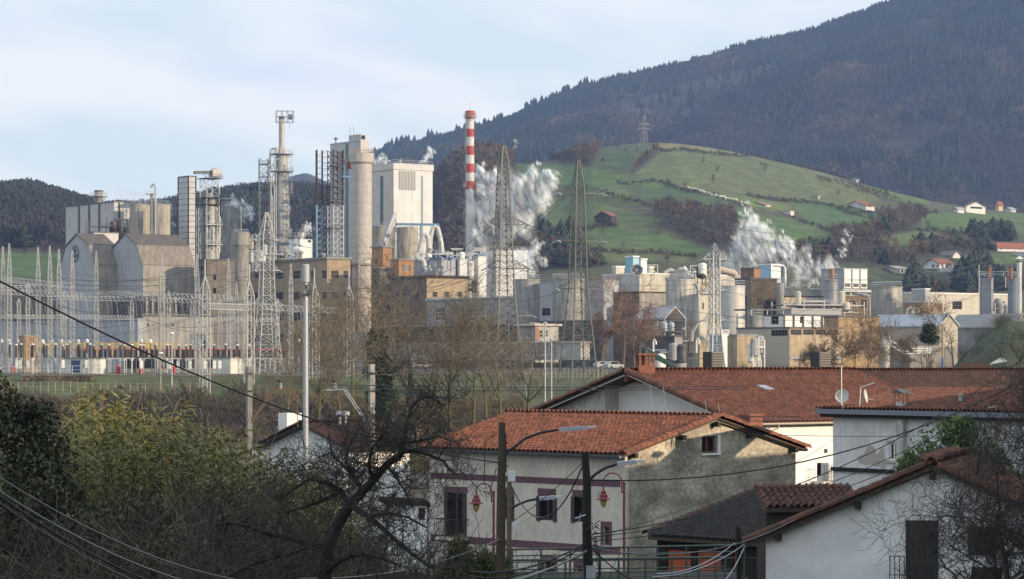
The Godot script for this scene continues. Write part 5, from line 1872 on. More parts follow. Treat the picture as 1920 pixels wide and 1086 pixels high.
	b = blk("grey_roof_hall", "long hall with grey sheet roof below the twin silos", "hall", 1780, 1900, 1935, 612, 620, TH, 15.0)
	walls(b, mat("grey shed sheet"))
	gable_roof(b, false, 22.0 * 620 / F, 0.4, mat("grey shed sheet"), mat("grey shed sheet"))
	simple("cream_hall", "very long cream hall running to the twin silos", 1688, 1716, 1892, 550, 745, cream_wall, white, [[1786, 565, 1804, 580]], [], "factory hall", 18.0, null, 3, 2)
	simple("roof_plant", "grey plant box with a vent on the left end of the cream hall", 1710, 1735, 1744, 543, 735, mat("gable sheet"), white, [], [], "plant box", 37.0)
	simple("rusty_annexe", "small rust-stained annexe before the cream hall", 1692, 1733, 1768, 568, 695, mat("rusty cream wall", Color(0.52, 0.38, 0.26), 0.85, 0.0, "streak", Vector3(0.05, 0.01, 0.05)), mat("gable sheet"))
	s = MB.new()
	for k in 3: s.pipe([at(1700 + k * 10, 588, 640), at(1702 + k * 10, 580, 640), at(1708 + k * 10, 577, 640), at(1712 + k * 10, 583, 640), at(1713 + k * 10, 590, 640)], 0.35)
	solo("goose_neck_pipes", s, mat("pale steel"), "three arched silver pipes on the bluish roof hall", "pipe")
	o = tank("twin_silo", "left of two blue-grey silos with orange stacks", 1837, 1863, 522, 650, mat("slate grey tank"), 0.05, 18.0)
	var st := mat("orange stack", Color(0.45, 0.20, 0.10), 0.7, 0.0, "blotch", Vector3.ONE * 0.3)
	stack("orange_stack", "orange-streaked stack on the left blue-grey silo", 1855.5, 499, 523, 650, 0.45, 0.42, st)
	o = tank("twin_silo", "right of two blue-grey silos, beside the slim white chimney", 1890, 1912, 521, 650, mat("blue silo", Color(0.25, 0.30, 0.37), 0.5, 0.1, "faint", Vector3(0.05, 0.006, 0.05)), 0.05, 18.0)
	stack("orange_stack", "orange-streaked stack on the right blue-grey silo", 1896, 499, 523, 648, 0.45, 0.42, st)
	o = stack("slim_chimney", "slim white chimney with a conical cap at the right picture edge", 1911.5, 488, 600, 645, 0.62, 0.6, mat("chimney white"))
	s = MB.new()
	s.lathe(Vector3(0, at(0, 488, 645).y - at(0, 600, 645).y + 0.3, 0), [Vector2(1.1, 0), Vector2(0, 0.7)], 14)
	put("cap", s, white, o)
	s = MB.new()
	s.rail([at(1833, 519, 650), at(1915, 519, 650)], 1.2, 2.0, 0.12)
	s.rod(at(1836, 600, 648), at(1836, 497, 648), 0.15)
	s.rod(at(1886, 540, 648), at(1886, 518, 648), 0.15)
	solo("silo_walkway", s, steel(), "railed walkway joining the tops of the blue-grey silos", "walkway")
	rack("silo_machinery", "small grey machines between the blue-grey silos", 1866, 1892, 566, 590, 655, 55, [steel(), grey, dark_steel()], "machinery", 4)
	o = thing("cyclone", "silver cyclone vessel with a bent pipe at the tan works' corner", "vessel", at(1660, 690, 500))
	s = MB.new()
	s.lathe(Vector3.ZERO, [Vector2(0.85, -2), Vector2(0.85, 4.6), Vector2(0.4, 5.4), Vector2(0, 5.4)], 18)
	put("body", s, mat("bright tank steel"), o)
	s = MB.new()
	s.pipe([Vector3(-0.2, 5, 0), Vector3(-0.2, 6.0, 0), Vector3(0.2, 6.4, 0), Vector3(0.7, 6.0, 0), Vector3(0.7, 4.6, 0.3)], 0.2)
	put("bent_pipe", s, mat("bright tank steel"), o)
	s = MB.new()
	for k in 3: s.pipe([Vector3(0.8, 5.2 - 0.35 * k, 0), Vector3(3.4, 3.6 - 0.5 * k, 0), Vector3(9.0, 3.6 - 0.4 * k, -1)], 0.16)
	put("slanting_pipe", s, white, o)
	simple("concrete_yard", "plain grey concrete yard wall right of the silver cyclone", 1668, 1706, 1790, 652, 515, mat("yard concrete", Color(0.30, 0.29, 0.27), 0.9, 0.0, "streak", Vector3(0.05, 0.01, 0.05)), concrete, [], [], "wall", 13.0)
	rack("works_pipes", "pipes on the stained flat roof between stone works and tan works", 1470, 1640, 560, 582, 640, 56, [steel(), grey, cream_wall, rust], "pipework", 5)
# ---------------------------------------------------------------- substation
func insulator(s: MB, o: Vector3, dir: Vector3, n: int, r := 0.13, step := 0.15) -> void:
	var z := dir.normalized()
	for i in n:
		s.tube(PackedVector3Array([o + z * step * i, o + z * step * (i + 0.5), o + z * step * (i + 1)]), PackedFloat32Array([r * 0.45, r, r * 0.45]), 6, false)

func column(label: String, px: float, pt: float, pb: float, d: float, hw: float, spike := 0.4) -> Node3D: # a lattice gantry column with a pointed top
	var a := at(px, pb, d)
	var h := (pb - pt) * d / F
	var body := h * (1.0 - spike * 0.55)
	var o := thing("gantry_column", label, "gantry column", a, 0.35, "lattice columns of the substation")
	var lv := bays(Vector2(hw, -1.0), Vector2(hw * 0.8, body), int(h / (hw * 3.0)))
	lv.append_array(bays(Vector2(hw * 0.8, body), Vector2(0.06, h), 4, false))
	lattice(o, lv, mat("white galvanised"), 0.085, 0.05)
	return o

func build_substation() -> void:
	rng.seed = 303
	var galv := mat("white galvanised", Color(0.35, 0.36, 0.37), 0.6, 0.15)
	var where := ["at the left picture edge", "second from the left edge", "before the green slope", "right of the green slope", "before the emblem hall's left edge", "under the emblem", "before the gap between the gabled halls", "before the larger hall's wall", "before the larger hall's right end", "before the concrete annexe", "at the foot of the vessel tower", "before the tan building's windows"]
	var cols := [[5, 462, 690, 470], [17, 456, 692, 455], [71, 463, 690, 480], [93, 461, 692, 470], [110, 467, 692, 465], [135, 469, 690, 480], [180, 471, 668, 520], [303, 476, 700, 470], [369, 477, 695, 480], [428, 484, 668, 520], [443, 528, 690, 500], [545, 495, 690, 480]]
	for i in cols.size():
		var q: Array = cols[i]
		column("pale lattice gantry column with pointed top, " + where[i], q[0], q[1], q[2], q[3], 0.42)
	for k in 9:
		var px: float = [35, 52, 120, 247, 316, 360, 412, 434, 520][k]
		column("shorter pale lattice column standing back, " + ["near the left edge", "beside the tan cabin", "left of the blue-doored cabin", "left of the tan gateway", "below the long truss", "before the tan annexe", "right of the tan annexe", "right of the big front column", "below the column tower"][k], px, [560, 530, 545, 556, 545, 556, 560, 555, 560][k], 672, 545, 0.4, 0.12)
	# big front columns with a tube on top
	for k in 4:
		var px: float = [384, 467, 589, 654][k]
		var top: float = [520, 528, 535, 537][k]
		var low: float = [742, 700, 700, 690][k]
		var d: float = [402, 418, 425, 430][k]
		var o := thing("front_column", "tall front lattice column with a tube on top, " + ["left, standing on the grass bank", "second, behind the concrete mast", "third, behind the steel street mast", "fourth, before the round silo"][k], "gantry column", at(px, low, d), 0.5, "front columns of the substation")
		var h := (low - top) * d / F
		lattice(o, bays(Vector2(0.6, -2.5), Vector2(0.6, h - 2.2), int(h / 1.1)) + bays(Vector2(0.6, h - 2.2), Vector2(0.12, h), 2, false), galv, 0.11, 0.06, false)
		var s := MB.new()
		s.cyl(Vector3(0, h - 0.6, 0), Vector3(0, h + 2.7, 0), 0.16, 0.13, 8)
		put("tube", s, galv, o)
	# truss beams
	var beams := [[-10, 527, 480, 136, 541, 478], [-10, 544, 465, 112, 545, 465], [-10, 551, 520, 112, 557, 520], [112, 556, 520, 180, 560, 520], [180, 553, 520, 303, 556, 500], [303, 559, 500, 430, 562, 500], [100, 562, 545, 247, 565, 545], [247, 563, 545, 412, 573, 545], [384, 579, 402, 467, 582, 418], [443, 578, 425, 589, 586, 428], [589, 586, 428, 656, 589, 430], [60, 597, 560, 247, 599, 560], [316, 602, 560, 520, 603, 560], [-10, 596, 540, 60, 598, 555]]
	for i in beams.size():
		var q: Array = beams[i]
		var o := thing("truss_beam", "pale lattice truss beam, " + ["topmost at the left edge", "second from the top at the left edge", "third from the top at the left edge", "before the emblem hall", "long, before the gabled halls' foot", "continuing right to the concrete annexe", "thin one behind, under the emblem hall", "thin one behind, under the larger hall", "low one joining the two tall front columns", "reaching the steel street mast", "short one before the round silo", "low distant one at left", "low distant one before the tan annexe", "low distant one at the left edge"][i], "truss", Vector3.ZERO, 0.0, "truss beams of the substation")
		truss(o, at(q[0], q[1], q[2]), at(q[3], q[4], q[5]), 0.9, 0.85 if i < 11 else 0.7, galv, "truss", 0.07)
	# apparatus: posts with brown insulators
	var brown := mat("brown porcelain", Color(0.045, 0.026, 0.022), 0.3)
	var post_m := steel()
	var cap := mat("white paint")
	var proto := thing("circuit_breaker", "brown ribbed insulator on a grey post, front row of the substation", "insulator post", Vector3.ZERO, 0.0, "front row insulator posts")
	var s := MB.new()
	s.bar(Vector3(0, -1.5, 0), Vector3(0, 2.3, 0), 0.22)
	s.bar(Vector3(-0.5, -0.2, 0), Vector3(0.5, -0.2, 0), 0.1)
	put("post", s, post_m, proto)
	s = MB.new()
	s.box(Vector3(0, 2.45, 0), Vector3(0.5, 0.5, 0.5))
	put("housing", s, post_m, proto)
	s = MB.new()
	insulator(s, Vector3(0, 2.7, 0), Vector3.UP, 13, 0.24, 0.17)
	put("insulator", s, brown, proto)
	s = MB.new()
	s.box(Vector3(0.05, 5.0, 0), Vector3(0.4, 0.22, 0.4))
	put("cap", s, cap, proto)
	var spots := []
	for k in 9: spots.append(Vector2(18 + k * 21.5, 440 + (k % 3) * 6))
	for k in 12: spots.append(Vector2(30 + k * 29, 470 + (k % 2) * 7))
	for k in 12: spots.append(Vector2(225 + k * 22, 455 + (k % 3) * 9))
	for i in spots.size():
		var g := ground(spots[i].x, spots[i].y)
		if i == 0:
			proto.position = g
		else:
			twin(proto, g, rng.randf() * 0.5)
	proto = thing("instrument_transformer", "slim dark insulator with a round white head, behind the front row", "instrument transformer", Vector3.ZERO, 0.0, "white-headed transformers")
	s = MB.new()
	s.bar(Vector3(0, -1, 0), Vector3(0, 3.6, 0), 0.25)
	put("post", s, post_m, proto)
	s = MB.new()
	insulator(s, Vector3(0, 3.6, 0), Vector3.UP, 12, 0.2, 0.17)
	put("insulator", s, brown, proto)
	s = MB.new()
	s.lathe(Vector3(0, 5.6, 0), [Vector2(0.2, 0), Vector2(0.34, 0.15), Vector2(0.34, 0.5), Vector2(0.2, 0.75), Vector2(0, 0.8)], 10)
	put("head", s, cap, proto)
	var heads := [80, 97, 114, 130, 147, 163, 35, 17, 264, 282, 3, 540, 560]
	for i in heads.size():
		var g := ground(heads[i], 520.0 - (i % 3) * 5)
		if i == 0: proto.position = g
		else: twin(proto, g, 0.0)
	proto = thing("disconnector", "low dark insulator pair under a red busbar in the substation's middle", "disconnector", Vector3.ZERO, 0.0, "disconnector rows")
	s = MB.new()
	for x: float in [-0.9, 0.9]: s.bar(Vector3(x, -1, 0), Vector3(x, 2.6, 0), 0.16)
	s.bar(Vector3(-1.1, 2.6, 0), Vector3(1.1, 2.6, 0), 0.22)
	put("stand", s, post_m, proto)
	for x: float in [-0.9, 0.0, 0.9]:
		s = MB.new()
		insulator(s, Vector3(x, 2.7, 0), Vector3.UP, 10, 0.26, 0.15)
		put("insulator", s, brown, proto)
	s = MB.new()
	s.bar(Vector3(-1.2, 4.3, 0), Vector3(1.2, 4.3, 0), 0.1)
	put("bar", s, mat("busbar red", Color(0.35, 0.06, 0.05)), proto)
	var first := true
	for row in 3:
		for k in 14:
			var px := 130.0 + k * 29.0 + row * 9
			var g := ground(px, 485.0 + row * 16.0)
			if first: proto.position = g
			else: twin(proto, g, 0.3)
			first = false
	# yellow busbars, dark transformer banks, cabinets
	for k in 2:
		var a := at([70, 188][k], 651, 500)
		s = MB.new()
		for j in 3:
			s.bar(a + Vector3(0, j * 0.35, 0), a + Vector3(14.0 if k else 9.0, j * 0.35, -1), 0.14)
		for j in 6: s.bar(a + Vector3(j * 2.2, -1.6, -0.2), a + Vector3(j * 2.2, 1.0, -0.2), 0.3, 0.2)
		solo("busbar_rack", s, mat("busbar yellow", Color(0.55, 0.36, 0.05)), ["yellow busbar rack left of the middle lattice column", "yellow busbar rack between the lattice columns"][k], "busbar")
	proto = thing("transformer", "dark transformer bank with brown bushings on a low plinth", "transformer", Vector3.ZERO, 0.0, "dark transformer banks")
	s = MB.new()
	s.box(Vector3(0, 1.9, 0), Vector3(3.6, 2.2, 2.4))
	put("tank", s, mat("transformer dark", Color(0.05, 0.045, 0.045), 0.5), proto)
	for x in 8:
		s = MB.new()
		s.box(Vector3(-1.6 + 0.45 * x, 1.8, 1.45), Vector3(0.12, 1.8, 0.5))
		put("radiator_fin", s, mat("transformer dark"), proto)
	for x: float in [-1.1, 0.0, 1.1]:
		s = MB.new()
		insulator(s, Vector3(x, 3.0, 0), Vector3.UP, 8, 0.24, 0.16)
		put("bushing", s, brown, proto)
	s = MB.new()
	s.box(Vector3(0, 0.0, 0), Vector3(4.2, 1.6, 3.0))
	put("plinth", s, concrete_grey(), proto)
	for k in 5:
		var g := ground([252, 276, 320, 346, 405][k], 500.0)
		if k == 0: proto.position = g
		else: twin(proto, g, 0.2, ["", "dark transformer bank, second from the left", "dark transformer bank before the tan gateway", "dark transformer bank right of the tan gateway", "dark blue-black transformer above the right white cabin"][k])
	proto.set_meta("label", "dark transformer bank, leftmost of the five")
	proto = thing("control_cabinet", "white control cabinet on a thin post at the substation's front edge", "cabinet", Vector3.ZERO, 0.0, "white control cabinets")
	s = MB.new()
	s.box(Vector3(0, 1.6, 0), Vector3(0.5, 1.3, 0.4))
	put("box", s, cap, proto)
	s = MB.new()
	s.bar(Vector3(0, -1, 0), Vector3(0, 1.0, 0), 0.12)
	put("post", s, post_m, proto)
	var spotc := [32, 38, 53, 118, 162, 265, 318, 334, 357, 402, 385, 412]
	for i in spotc.size():
		var g := ground(spotc[i], 436.0)
		if i == 0: proto.position = g
		else: twin(proto, g, 0.2)
	proto = thing("red_cylinder", "red fire extinguisher trolley among the grey posts", "fire extinguisher", Vector3.ZERO, 0.0, "red extinguishers")
	s = MB.new()
	s.lathe(Vector3.ZERO, [Vector2(0, 0), Vector2(0.32, 0.05), Vector2(0.32, 1.2), Vector2(0.1, 1.45), Vector2(0.1, 1.6), Vector2(0, 1.6)], 10)
	put("bottle", s, mat("signal red", Color(0.45, 0.03, 0.03), 0.4), proto)
	s = MB.new()
	s.rod(Vector3(0.1, 1.6, 0), Vector3(0.3, 1.9, 0), 0.06)
	put("hose", s, dark_steel(), proto)
	for k in 4:
		var g := ground([23, 222, 264, 325][k], 438.0)
		if k == 0: proto.position = g
		else: twin(proto, g, 0.0, ["", "red extinguisher right of the blue-doored cabin", "red extinguisher beside a white cabinet before the long shed", "red extinguisher below the large hall"][k])
	proto.set_meta("label", "red extinguisher at the far left of the substation")
	# cabins
	var b := blk("relay_cabin", "white relay cabin with a dark blue door in the substation", "cabin", 121, 165, 198, 673, 437, 0.7, 17.5)
	var L := [b.lr(133, 676, 150, 698)]
	walls(b, mat("cabin white", Color(0.70, 0.67, 0.62), 0.8, 0.0, "soft", Vector3.ONE * 0.2), [], L, 0.12)
	flat_roof(b, concrete_grey(), 0.2, 0.15)
	patch(b, "door", false, b.lr(133, 676, 150, 699), -0.08, mat("door blue", Color(0.025, 0.055, 0.17), 0.5))
	patch(b, "meter_box", false, b.lr(156, 684, 159, 689), 0.15, dark_steel())
	b = blk("relay_cabin", "white relay cabin without door right of the big front column", "cabin", 398, 432, 458, 672, 437, 0.7, 17.5)
	walls(b, mat("cabin white"))
	flat_roof(b, concrete_grey(), 0.2, 0.15)
	b = blk("tan_kiosk", "tan ribbed kiosk behind the front row at the left", "kiosk", 35, 46, 75, 631, 500, 0.6, 17.0)
	walls(b, mat("kiosk tan", Color(0.56, 0.40, 0.25), 0.8, 0.0, "streak", Vector3(0.2, 0.02, 0.2)))
	flat_roof(b, mat("kiosk tan"), 0.2, 0.1)
	for k in 6:
		s = MB.new()
		s.box(Vector3(b.w * (k + 0.5) / 6, b.h * 0.5, 0.06), Vector3(0.12, b.h, 0.12))
		put("rib", s, mat("kiosk tan"), b.node)
	b = blk("retaining_wall", "low tan retaining wall in front of the blue-doored cabin", "wall", 40, 45, 176, 704, 424, 0.06, 14.0)
	walls(b, mat("retaining tan", Color(0.42, 0.32, 0.22), 0.9, 0.0, "mottle", Vector3.ONE * 0.1))
	flat_roof(b, concrete_grey(), 0.15, 0.1)
	s = MB.new()
	s.rail([at(0, 703, 428), at(180, 701, 430)], 1.3, 1.8, 0.08)
	solo("railing", s, steel(), "thin grey railing along the left substation edge", "railing")
	s = MB.new()
	s.bar(at(120, 705, 431) + Vector3(0, 0, 0), at(640, 703, 433), 0.5, 0.5)
	solo("kerb", s, concrete_grey(), "pale concrete kerb along the top of the grass bank", "kerb")
	s = MB.new()
	for k in 26:
		var g := ground(20 + k * 14, 405.0)
		s.rod(g, g + Vector3(0, 1.7, 0), 0.07)
		if k: for j in 3: s.rod(ground(20 + k * 14 - 14, 405.0) + Vector3(0, 0.5 + j * 0.55, 0), g + Vector3(0, 0.5 + j * 0.55, 0), 0.025)
	solo("wire_fence", s, mat("weathered pole", Color(0.33, 0.27, 0.2)), "thin wire fence with posts along the foot of the left bank", "fence")
	for k in 2:
		var o := thing("lamp_post", ["tall grey lamp post before the white cabin row of the substation", "shorter brownish lamp post left of the grey one"][k], "lamp post", ground([322, 301][k], 392.0))
		var h: float = EYE - ([626, 663][k] - HOR) * 392.0 / F - o.position.y
		s = MB.new()
		s.cyl(Vector3.ZERO, Vector3(0, h, 0), 0.12, 0.09, 8)
		put("pole", s, steel() if k == 0 else mat("weathered pole", Color(0.33, 0.27, 0.2)), o)
		s = MB.new()
		s.lathe(Vector3(0, h, 0), [Vector2(0.1, -0.1), Vector2(0.35, 0), Vector2(0.25, 0.2), Vector2(0, 0.25)], 10)
		put("head", s, cap, o)

func concrete_grey() -> StandardMaterial3D: return mat("plain concrete", Color(0.33, 0.32, 0.30), 0.9, 0.0, "blotch", Vector3.ONE * 0.15)

# ---------------------------------------------------------------- pylons
func crossarm(o: Node3D, y: float, hw: float, left: float, right: float, m: Material, im: Material) -> void:
	for e: float in [-1.0, 1.0]:
		var reach := left if e < 0 else right
		if reach <= 0.0: continue
		var tip := Vector3(e * (hw + reach), y, 0)
		var s := MB.new()
		for z: float in [-hw, hw]:
			s.bar(Vector3(e * hw, y, z), tip, 0.19)
			s.rod(Vector3(e * hw, y + 1.2, z), tip, 0.14)
		for k in 3:
			var t := (k + 1) / 4.0
			s.rod(Vector3(e * hw, y, hw).lerp(tip, t), Vector3(e * hw, y + 1.2, -hw).lerp(tip, t), 0.08)
		put("crossarm", s, m, o)
		s = MB.new()
		for z: float in [-1.0, 1.0]:
			insulator(s, tip, Vector3(0.15 * e, -0.25, z), 9, 0.12, 0.17)
		put("insulator_string", s, im, o)

func build_pylons() -> void:
	rng.seed = 404
	var galv := mat("pylon grey", Color(0.125, 0.13, 0.135), 0.6, 0.2)
	var green := mat("pylon green", Color(0.075, 0.09, 0.085), 0.6, 0.1)
	var light := mat("white galvanised")
	var im := mat("glass insulator", Color(0.5, 0.55, 0.56), 0.25)
	var q := func(px: float, d: float, rows: Array, n: Array) -> Array:
		var base: float = rows[0].y
		var r := []
		for i in rows.size() - 1:
			r.append_array(bays(Vector2(rows[i].x * d / F / 1.36, (base - rows[i].y) * d / F), Vector2(rows[i + 1].x * d / F / 1.36, (base - rows[i + 1].y) * d / F), n[i], i == 0))
		return r
	var d := 405.0
	var o := thing("grey_pylon", "tall dark grey lattice pylon left, standing in front of the steam cloud", "pylon", at(944, 745, d), 0.45)
	lattice(o, q.call(944, d, [Vector2(44, 745), Vector2(26, 600), Vector2(19, 503), Vector2(15.5, 420), Vector2(11, 322), Vector2(9, 301), Vector2(2, 273)], [7, 7, 7, 9, 2, 3]), galv, 0.18, 0.075)
	for y: float in [420, 503, 592]:
		crossarm(o, (745 - y) * d / F, (15.5 + (y - 420) * 0.06) * d / F / 1.36, 1.6, 3.2, galv, im)
	d = 415.0
	o = thing("green_pylon", "tall dark green lattice pylon above the white-gabled roof", "pylon", at(1084, 738, d), 0.45)
	lattice(o, q.call(1084, d, [Vector2(40, 738), Vector2(18, 542), Vector2(15, 452), Vector2(12, 363), Vector2(11, 348), Vector2(2, 300)], [9, 6, 6, 1, 4]), green, 0.18, 0.062)
	for y: float in [363, 452, 542]:
		crossarm(o, (738 - y) * d / F, (12 + (y - 363) * 0.034) * d / F / 1.36, 2.6, 3.4, green, im)
	d = 452.0
	o = thing("diamond_pylon", "pale grey lattice pylon with a diamond-shaped head behind the tiled roof", "pylon", at(1340, 692, d), 0.45)
	lattice(o, q.call(1340, d, [Vector2(19.5, 692), Vector2(10, 600), Vector2(9.5, 484), Vector2(10, 475), Vector2(1, 456)], [4, 9, 1, 2]), mat("bluish galvanised", Color(0.27, 0.30, 0.34), 0.5, 0.2), 0.2, 0.075)
	for y: float in [486, 544, 600]:
		crossarm(o, (692 - y) * d / F, 9.5 * d / F / 1.36, 1.6, 1.4, light, im)
	d = 445.0
	o = thing("substation_pylon", "pale lattice tower with spread feet in front of the tan building", "pylon", at(500, 704, d), 0.45)
	lattice(o, q.call(500, d, [Vector2(33, 704), Vector2(17, 570), Vector2(14, 507), Vector2(15, 447), Vector2(3, 398)], [7, 4, 4, 3]), light, 0.14, 0.055)
	for y: float in [450, 507, 568]:
		crossarm(o, (704 - y) * d / F, 14 * d / F / 1.36, 1.2, 1.2, light, im)
	var g := on_ground(1208, 267, 1500, 2040)
	d = -g.z
	o = thing("hilltop_pylon", "distant lattice pylon on the crest of the green hill", "pylon", g, 0.5)
	lattice(o, q.call(1208, d, [Vector2(7.5, 266), Vector2(4, 232), Vector2(3.2, 215), Vector2(1, 204)], [4, 3, 2]), galv, 0.4, 0.18)
	for y: float in [222, 230]:
		crossarm(o, (266 - y) * d / F, 1.2, 3.4, 3.4, light, im)
# ---------------------------------------------------------------- tiled roofs
func tile_mesh(pu: float, pv: float, high := 0.13) -> ArrayMesh:
	var s := MB.new()
	var ys := [0.0, 0.005, 0.45, 0.9, 1.0, 0.7, 0.0]
	var L := pv * 1.14
	for k in 6:
		var x0 := -pu * 0.5 + pu * k / 6.0
		var x1 := x0 + pu / 6.0
		var a := Vector3(x0, ys[k] * high + 0.035, 0.0)
		var b := Vector3(x1, ys[k + 1] * high + 0.035, 0.0)
		var c := Vector3(x1, ys[k + 1] * high, -L)
		var d := Vector3(x0, ys[k] * high, -L)
		s.quad(a, b, c, d)
		s.quad(a - Vector3(0, 0.03, 0), b - Vector3(0, 0.03, 0), b, a)
	return s.mesh()

func half_round(r: float, len_: float, k := 6) -> ArrayMesh: # a ridge or verge tile lying along z
	var s := MB.new()
	for j in k:
		var t0 := PI * j / k
		var t1 := PI * (j + 1) / k
		var a := Vector3(cos(t0) * r, sin(t0) * r, 0)
		var b := Vector3(cos(t1) * r, sin(t1) * r, 0)
		var e := Vector3(0, 0, -len_)
		s.quad(a * 1.08, a * 0.96 + e, b * 0.96 + e, b * 1.08)
		s.quad(a * 1.08, b * 1.08, b * 0.85, a * 0.85)
	return s.mesh()

func clay(i: int, dark := 1.0) -> StandardMaterial3D:
	var c: Color = [Color(0.30, 0.10, 0.055), Color(0.26, 0.085, 0.05), Color(0.315, 0.115, 0.062), Color(0.235, 0.085, 0.052)][i]
	var k := "clay %d %.2f" % [i, dark]
	return mat(k, Color(c.r * dark, c.g * dark, c.b * dark).lerp(Color(0.1, 0.085, 0.075), clampf(1.0 - dark, 0.0, 1.0) * 0.6), 0.85, 0.0, "lichen", Vector3.ONE * 0.35)

func tile_roof(parent: Node3D, O: Vector3, U: Vector3, V: Vector3, wide: float, long: float, pu: float, pv: float, dark := 1.0, parts := 300, plain := false) -> void:
	var N := U.cross(V).normalized()
	var B := Basis(U, N, -V)
	var nu := int(ceil(wide / pu))
	var nv := int(ceil(long / pv))
	var tm := tile_mesh(pu, pv)
	var to_world := parent.transform
	var all := []
	for j in nv:
		for i in nu:
			var p := O + U * pu * (i + 0.5) + V * pv * j + N * rng.randf_range(0.0, 0.012)
			var R := B.rotated(N, rng.randf_range(-0.025, 0.025))
			var w := to_world * p
			all.append([w.distance_to(Vector3(0, EYE, 0)), Transform3D(R, p)])
	all.sort_custom(func(a, b): return a[0] < b[0])
	var xf := []
	var cols := []
	for k in all.size():
		if k < parts:
			var t := put("roof_tile", tm, clay(rng.randi() % 4, dark) if not plain else mat("grey tile %d" % (rng.randi() % 3)), parent)
			t.transform = all[k][1]
		else:
			xf.append(all[k][1])
			var c := Color(0.285, 0.10, 0.056) * rng.randf_range(0.75, 1.2)
			if dark < 1.0: c = (c * dark).lerp(Color(0.1, 0.085, 0.075), (1.0 - dark) * 0.6)
			if plain: c = Color(0.05, 0.047, 0.047) * rng.randf_range(0.7, 1.35)
			c.a = 1.0
			cols.append(c)
	if xf.size(): scatter("roof_tiles", tm, tint("tile tint", 0.85, "lichen", Vector3.ONE * 0.35), xf, cols, parent)
	var s := MB.new()
	var a := O - N * 0.03
	s.quad(a, a + U * wide, a + U * wide + V * long, a + V * long)
	var b := a - N * 0.14
	s.quad(b + V * long, b + U * wide + V * long, b + U * wide, b)
	s.quad(b, b + U * wide, a + U * wide, a)
	s.quad(b + U * wide, b + U * wide + V * long, a + U * wide + V * long, a + U * wide)
	s.quad(b + V * long, b, a, a + V * long)
	put("roof_deck", s, mat("roof boards", Color(0.14, 0.10, 0.075), 0.9, 0.0, "bark", Vector3.ONE * 0.5), parent)

func row_of(parent: Node3D, called: String, a: Vector3, b: Vector3, r: float, step: float, dark := 1.0, sink := 0.0) -> void: # ridge or verge tiles from low to high
	var z := (b - a).normalized()
	var n := int(a.distance_to(b) / step)
	var m := half_round(r, step * 1.1)
	var x := Vector3.UP.cross(-z).normalized()
	var B := Basis(x, (-z).cross(x), -z)
	for i in n:
		var t := put(called, m, clay(rng.randi() % 4, dark), parent)
		t.transform = Transform3D(B.rotated(B.y, rng.randf_range(-0.03, 0.03)), a + z * step * i + Vector3(0, rng.randf_range(-0.01, 0.012) - sink, 0))

func irregular(c: Vector2, w: float, h: float, n: int, seed_: int) -> PackedVector2Array:
	var r := RandomNumberGenerator.new()
	r.seed = seed_
	var p := PackedVector2Array()
	for i in n:
		var a := TAU * i / n
		p.append(c + Vector2(cos(a) * w, sin(a) * h) * (r.randf_range(0.85, 1.0) + 0.22 * sin(a * 3.0 + seed_)) * (1.0 if sin(a) < 0.2 else 0.8))
	return p

func chimney_hood(called: String, label: String, pos: Vector3, turn: float, w: float, body: float, legs: float, m: Material, cat := "chimney") -> Node3D: # a brick chimney with a slab on little pillars
	var o := thing(called, label, cat, pos, turn)
	var s := MB.new()
	s.box(Vector3(0, body * 0.5 - 0.3, 0), Vector3(w, body + 0.6, w * 0.7))
	put("shaft", s, m, o)
	for x: float in [-0.42, -0.05, 0.2, 0.42]:
		for z: float in [-0.28, 0.28]:
			s = MB.new()
			s.box(Vector3(x * w, body + legs * 0.5, z * w), Vector3(0.12, legs, 0.12))
			put("pillar", s, m, o)
	s = MB.new()
	s.box(Vector3(0, body + legs + 0.05, 0), Vector3(w * 1.12, 0.1, w * 0.82))
	put("slab", s, m, o)
	return o

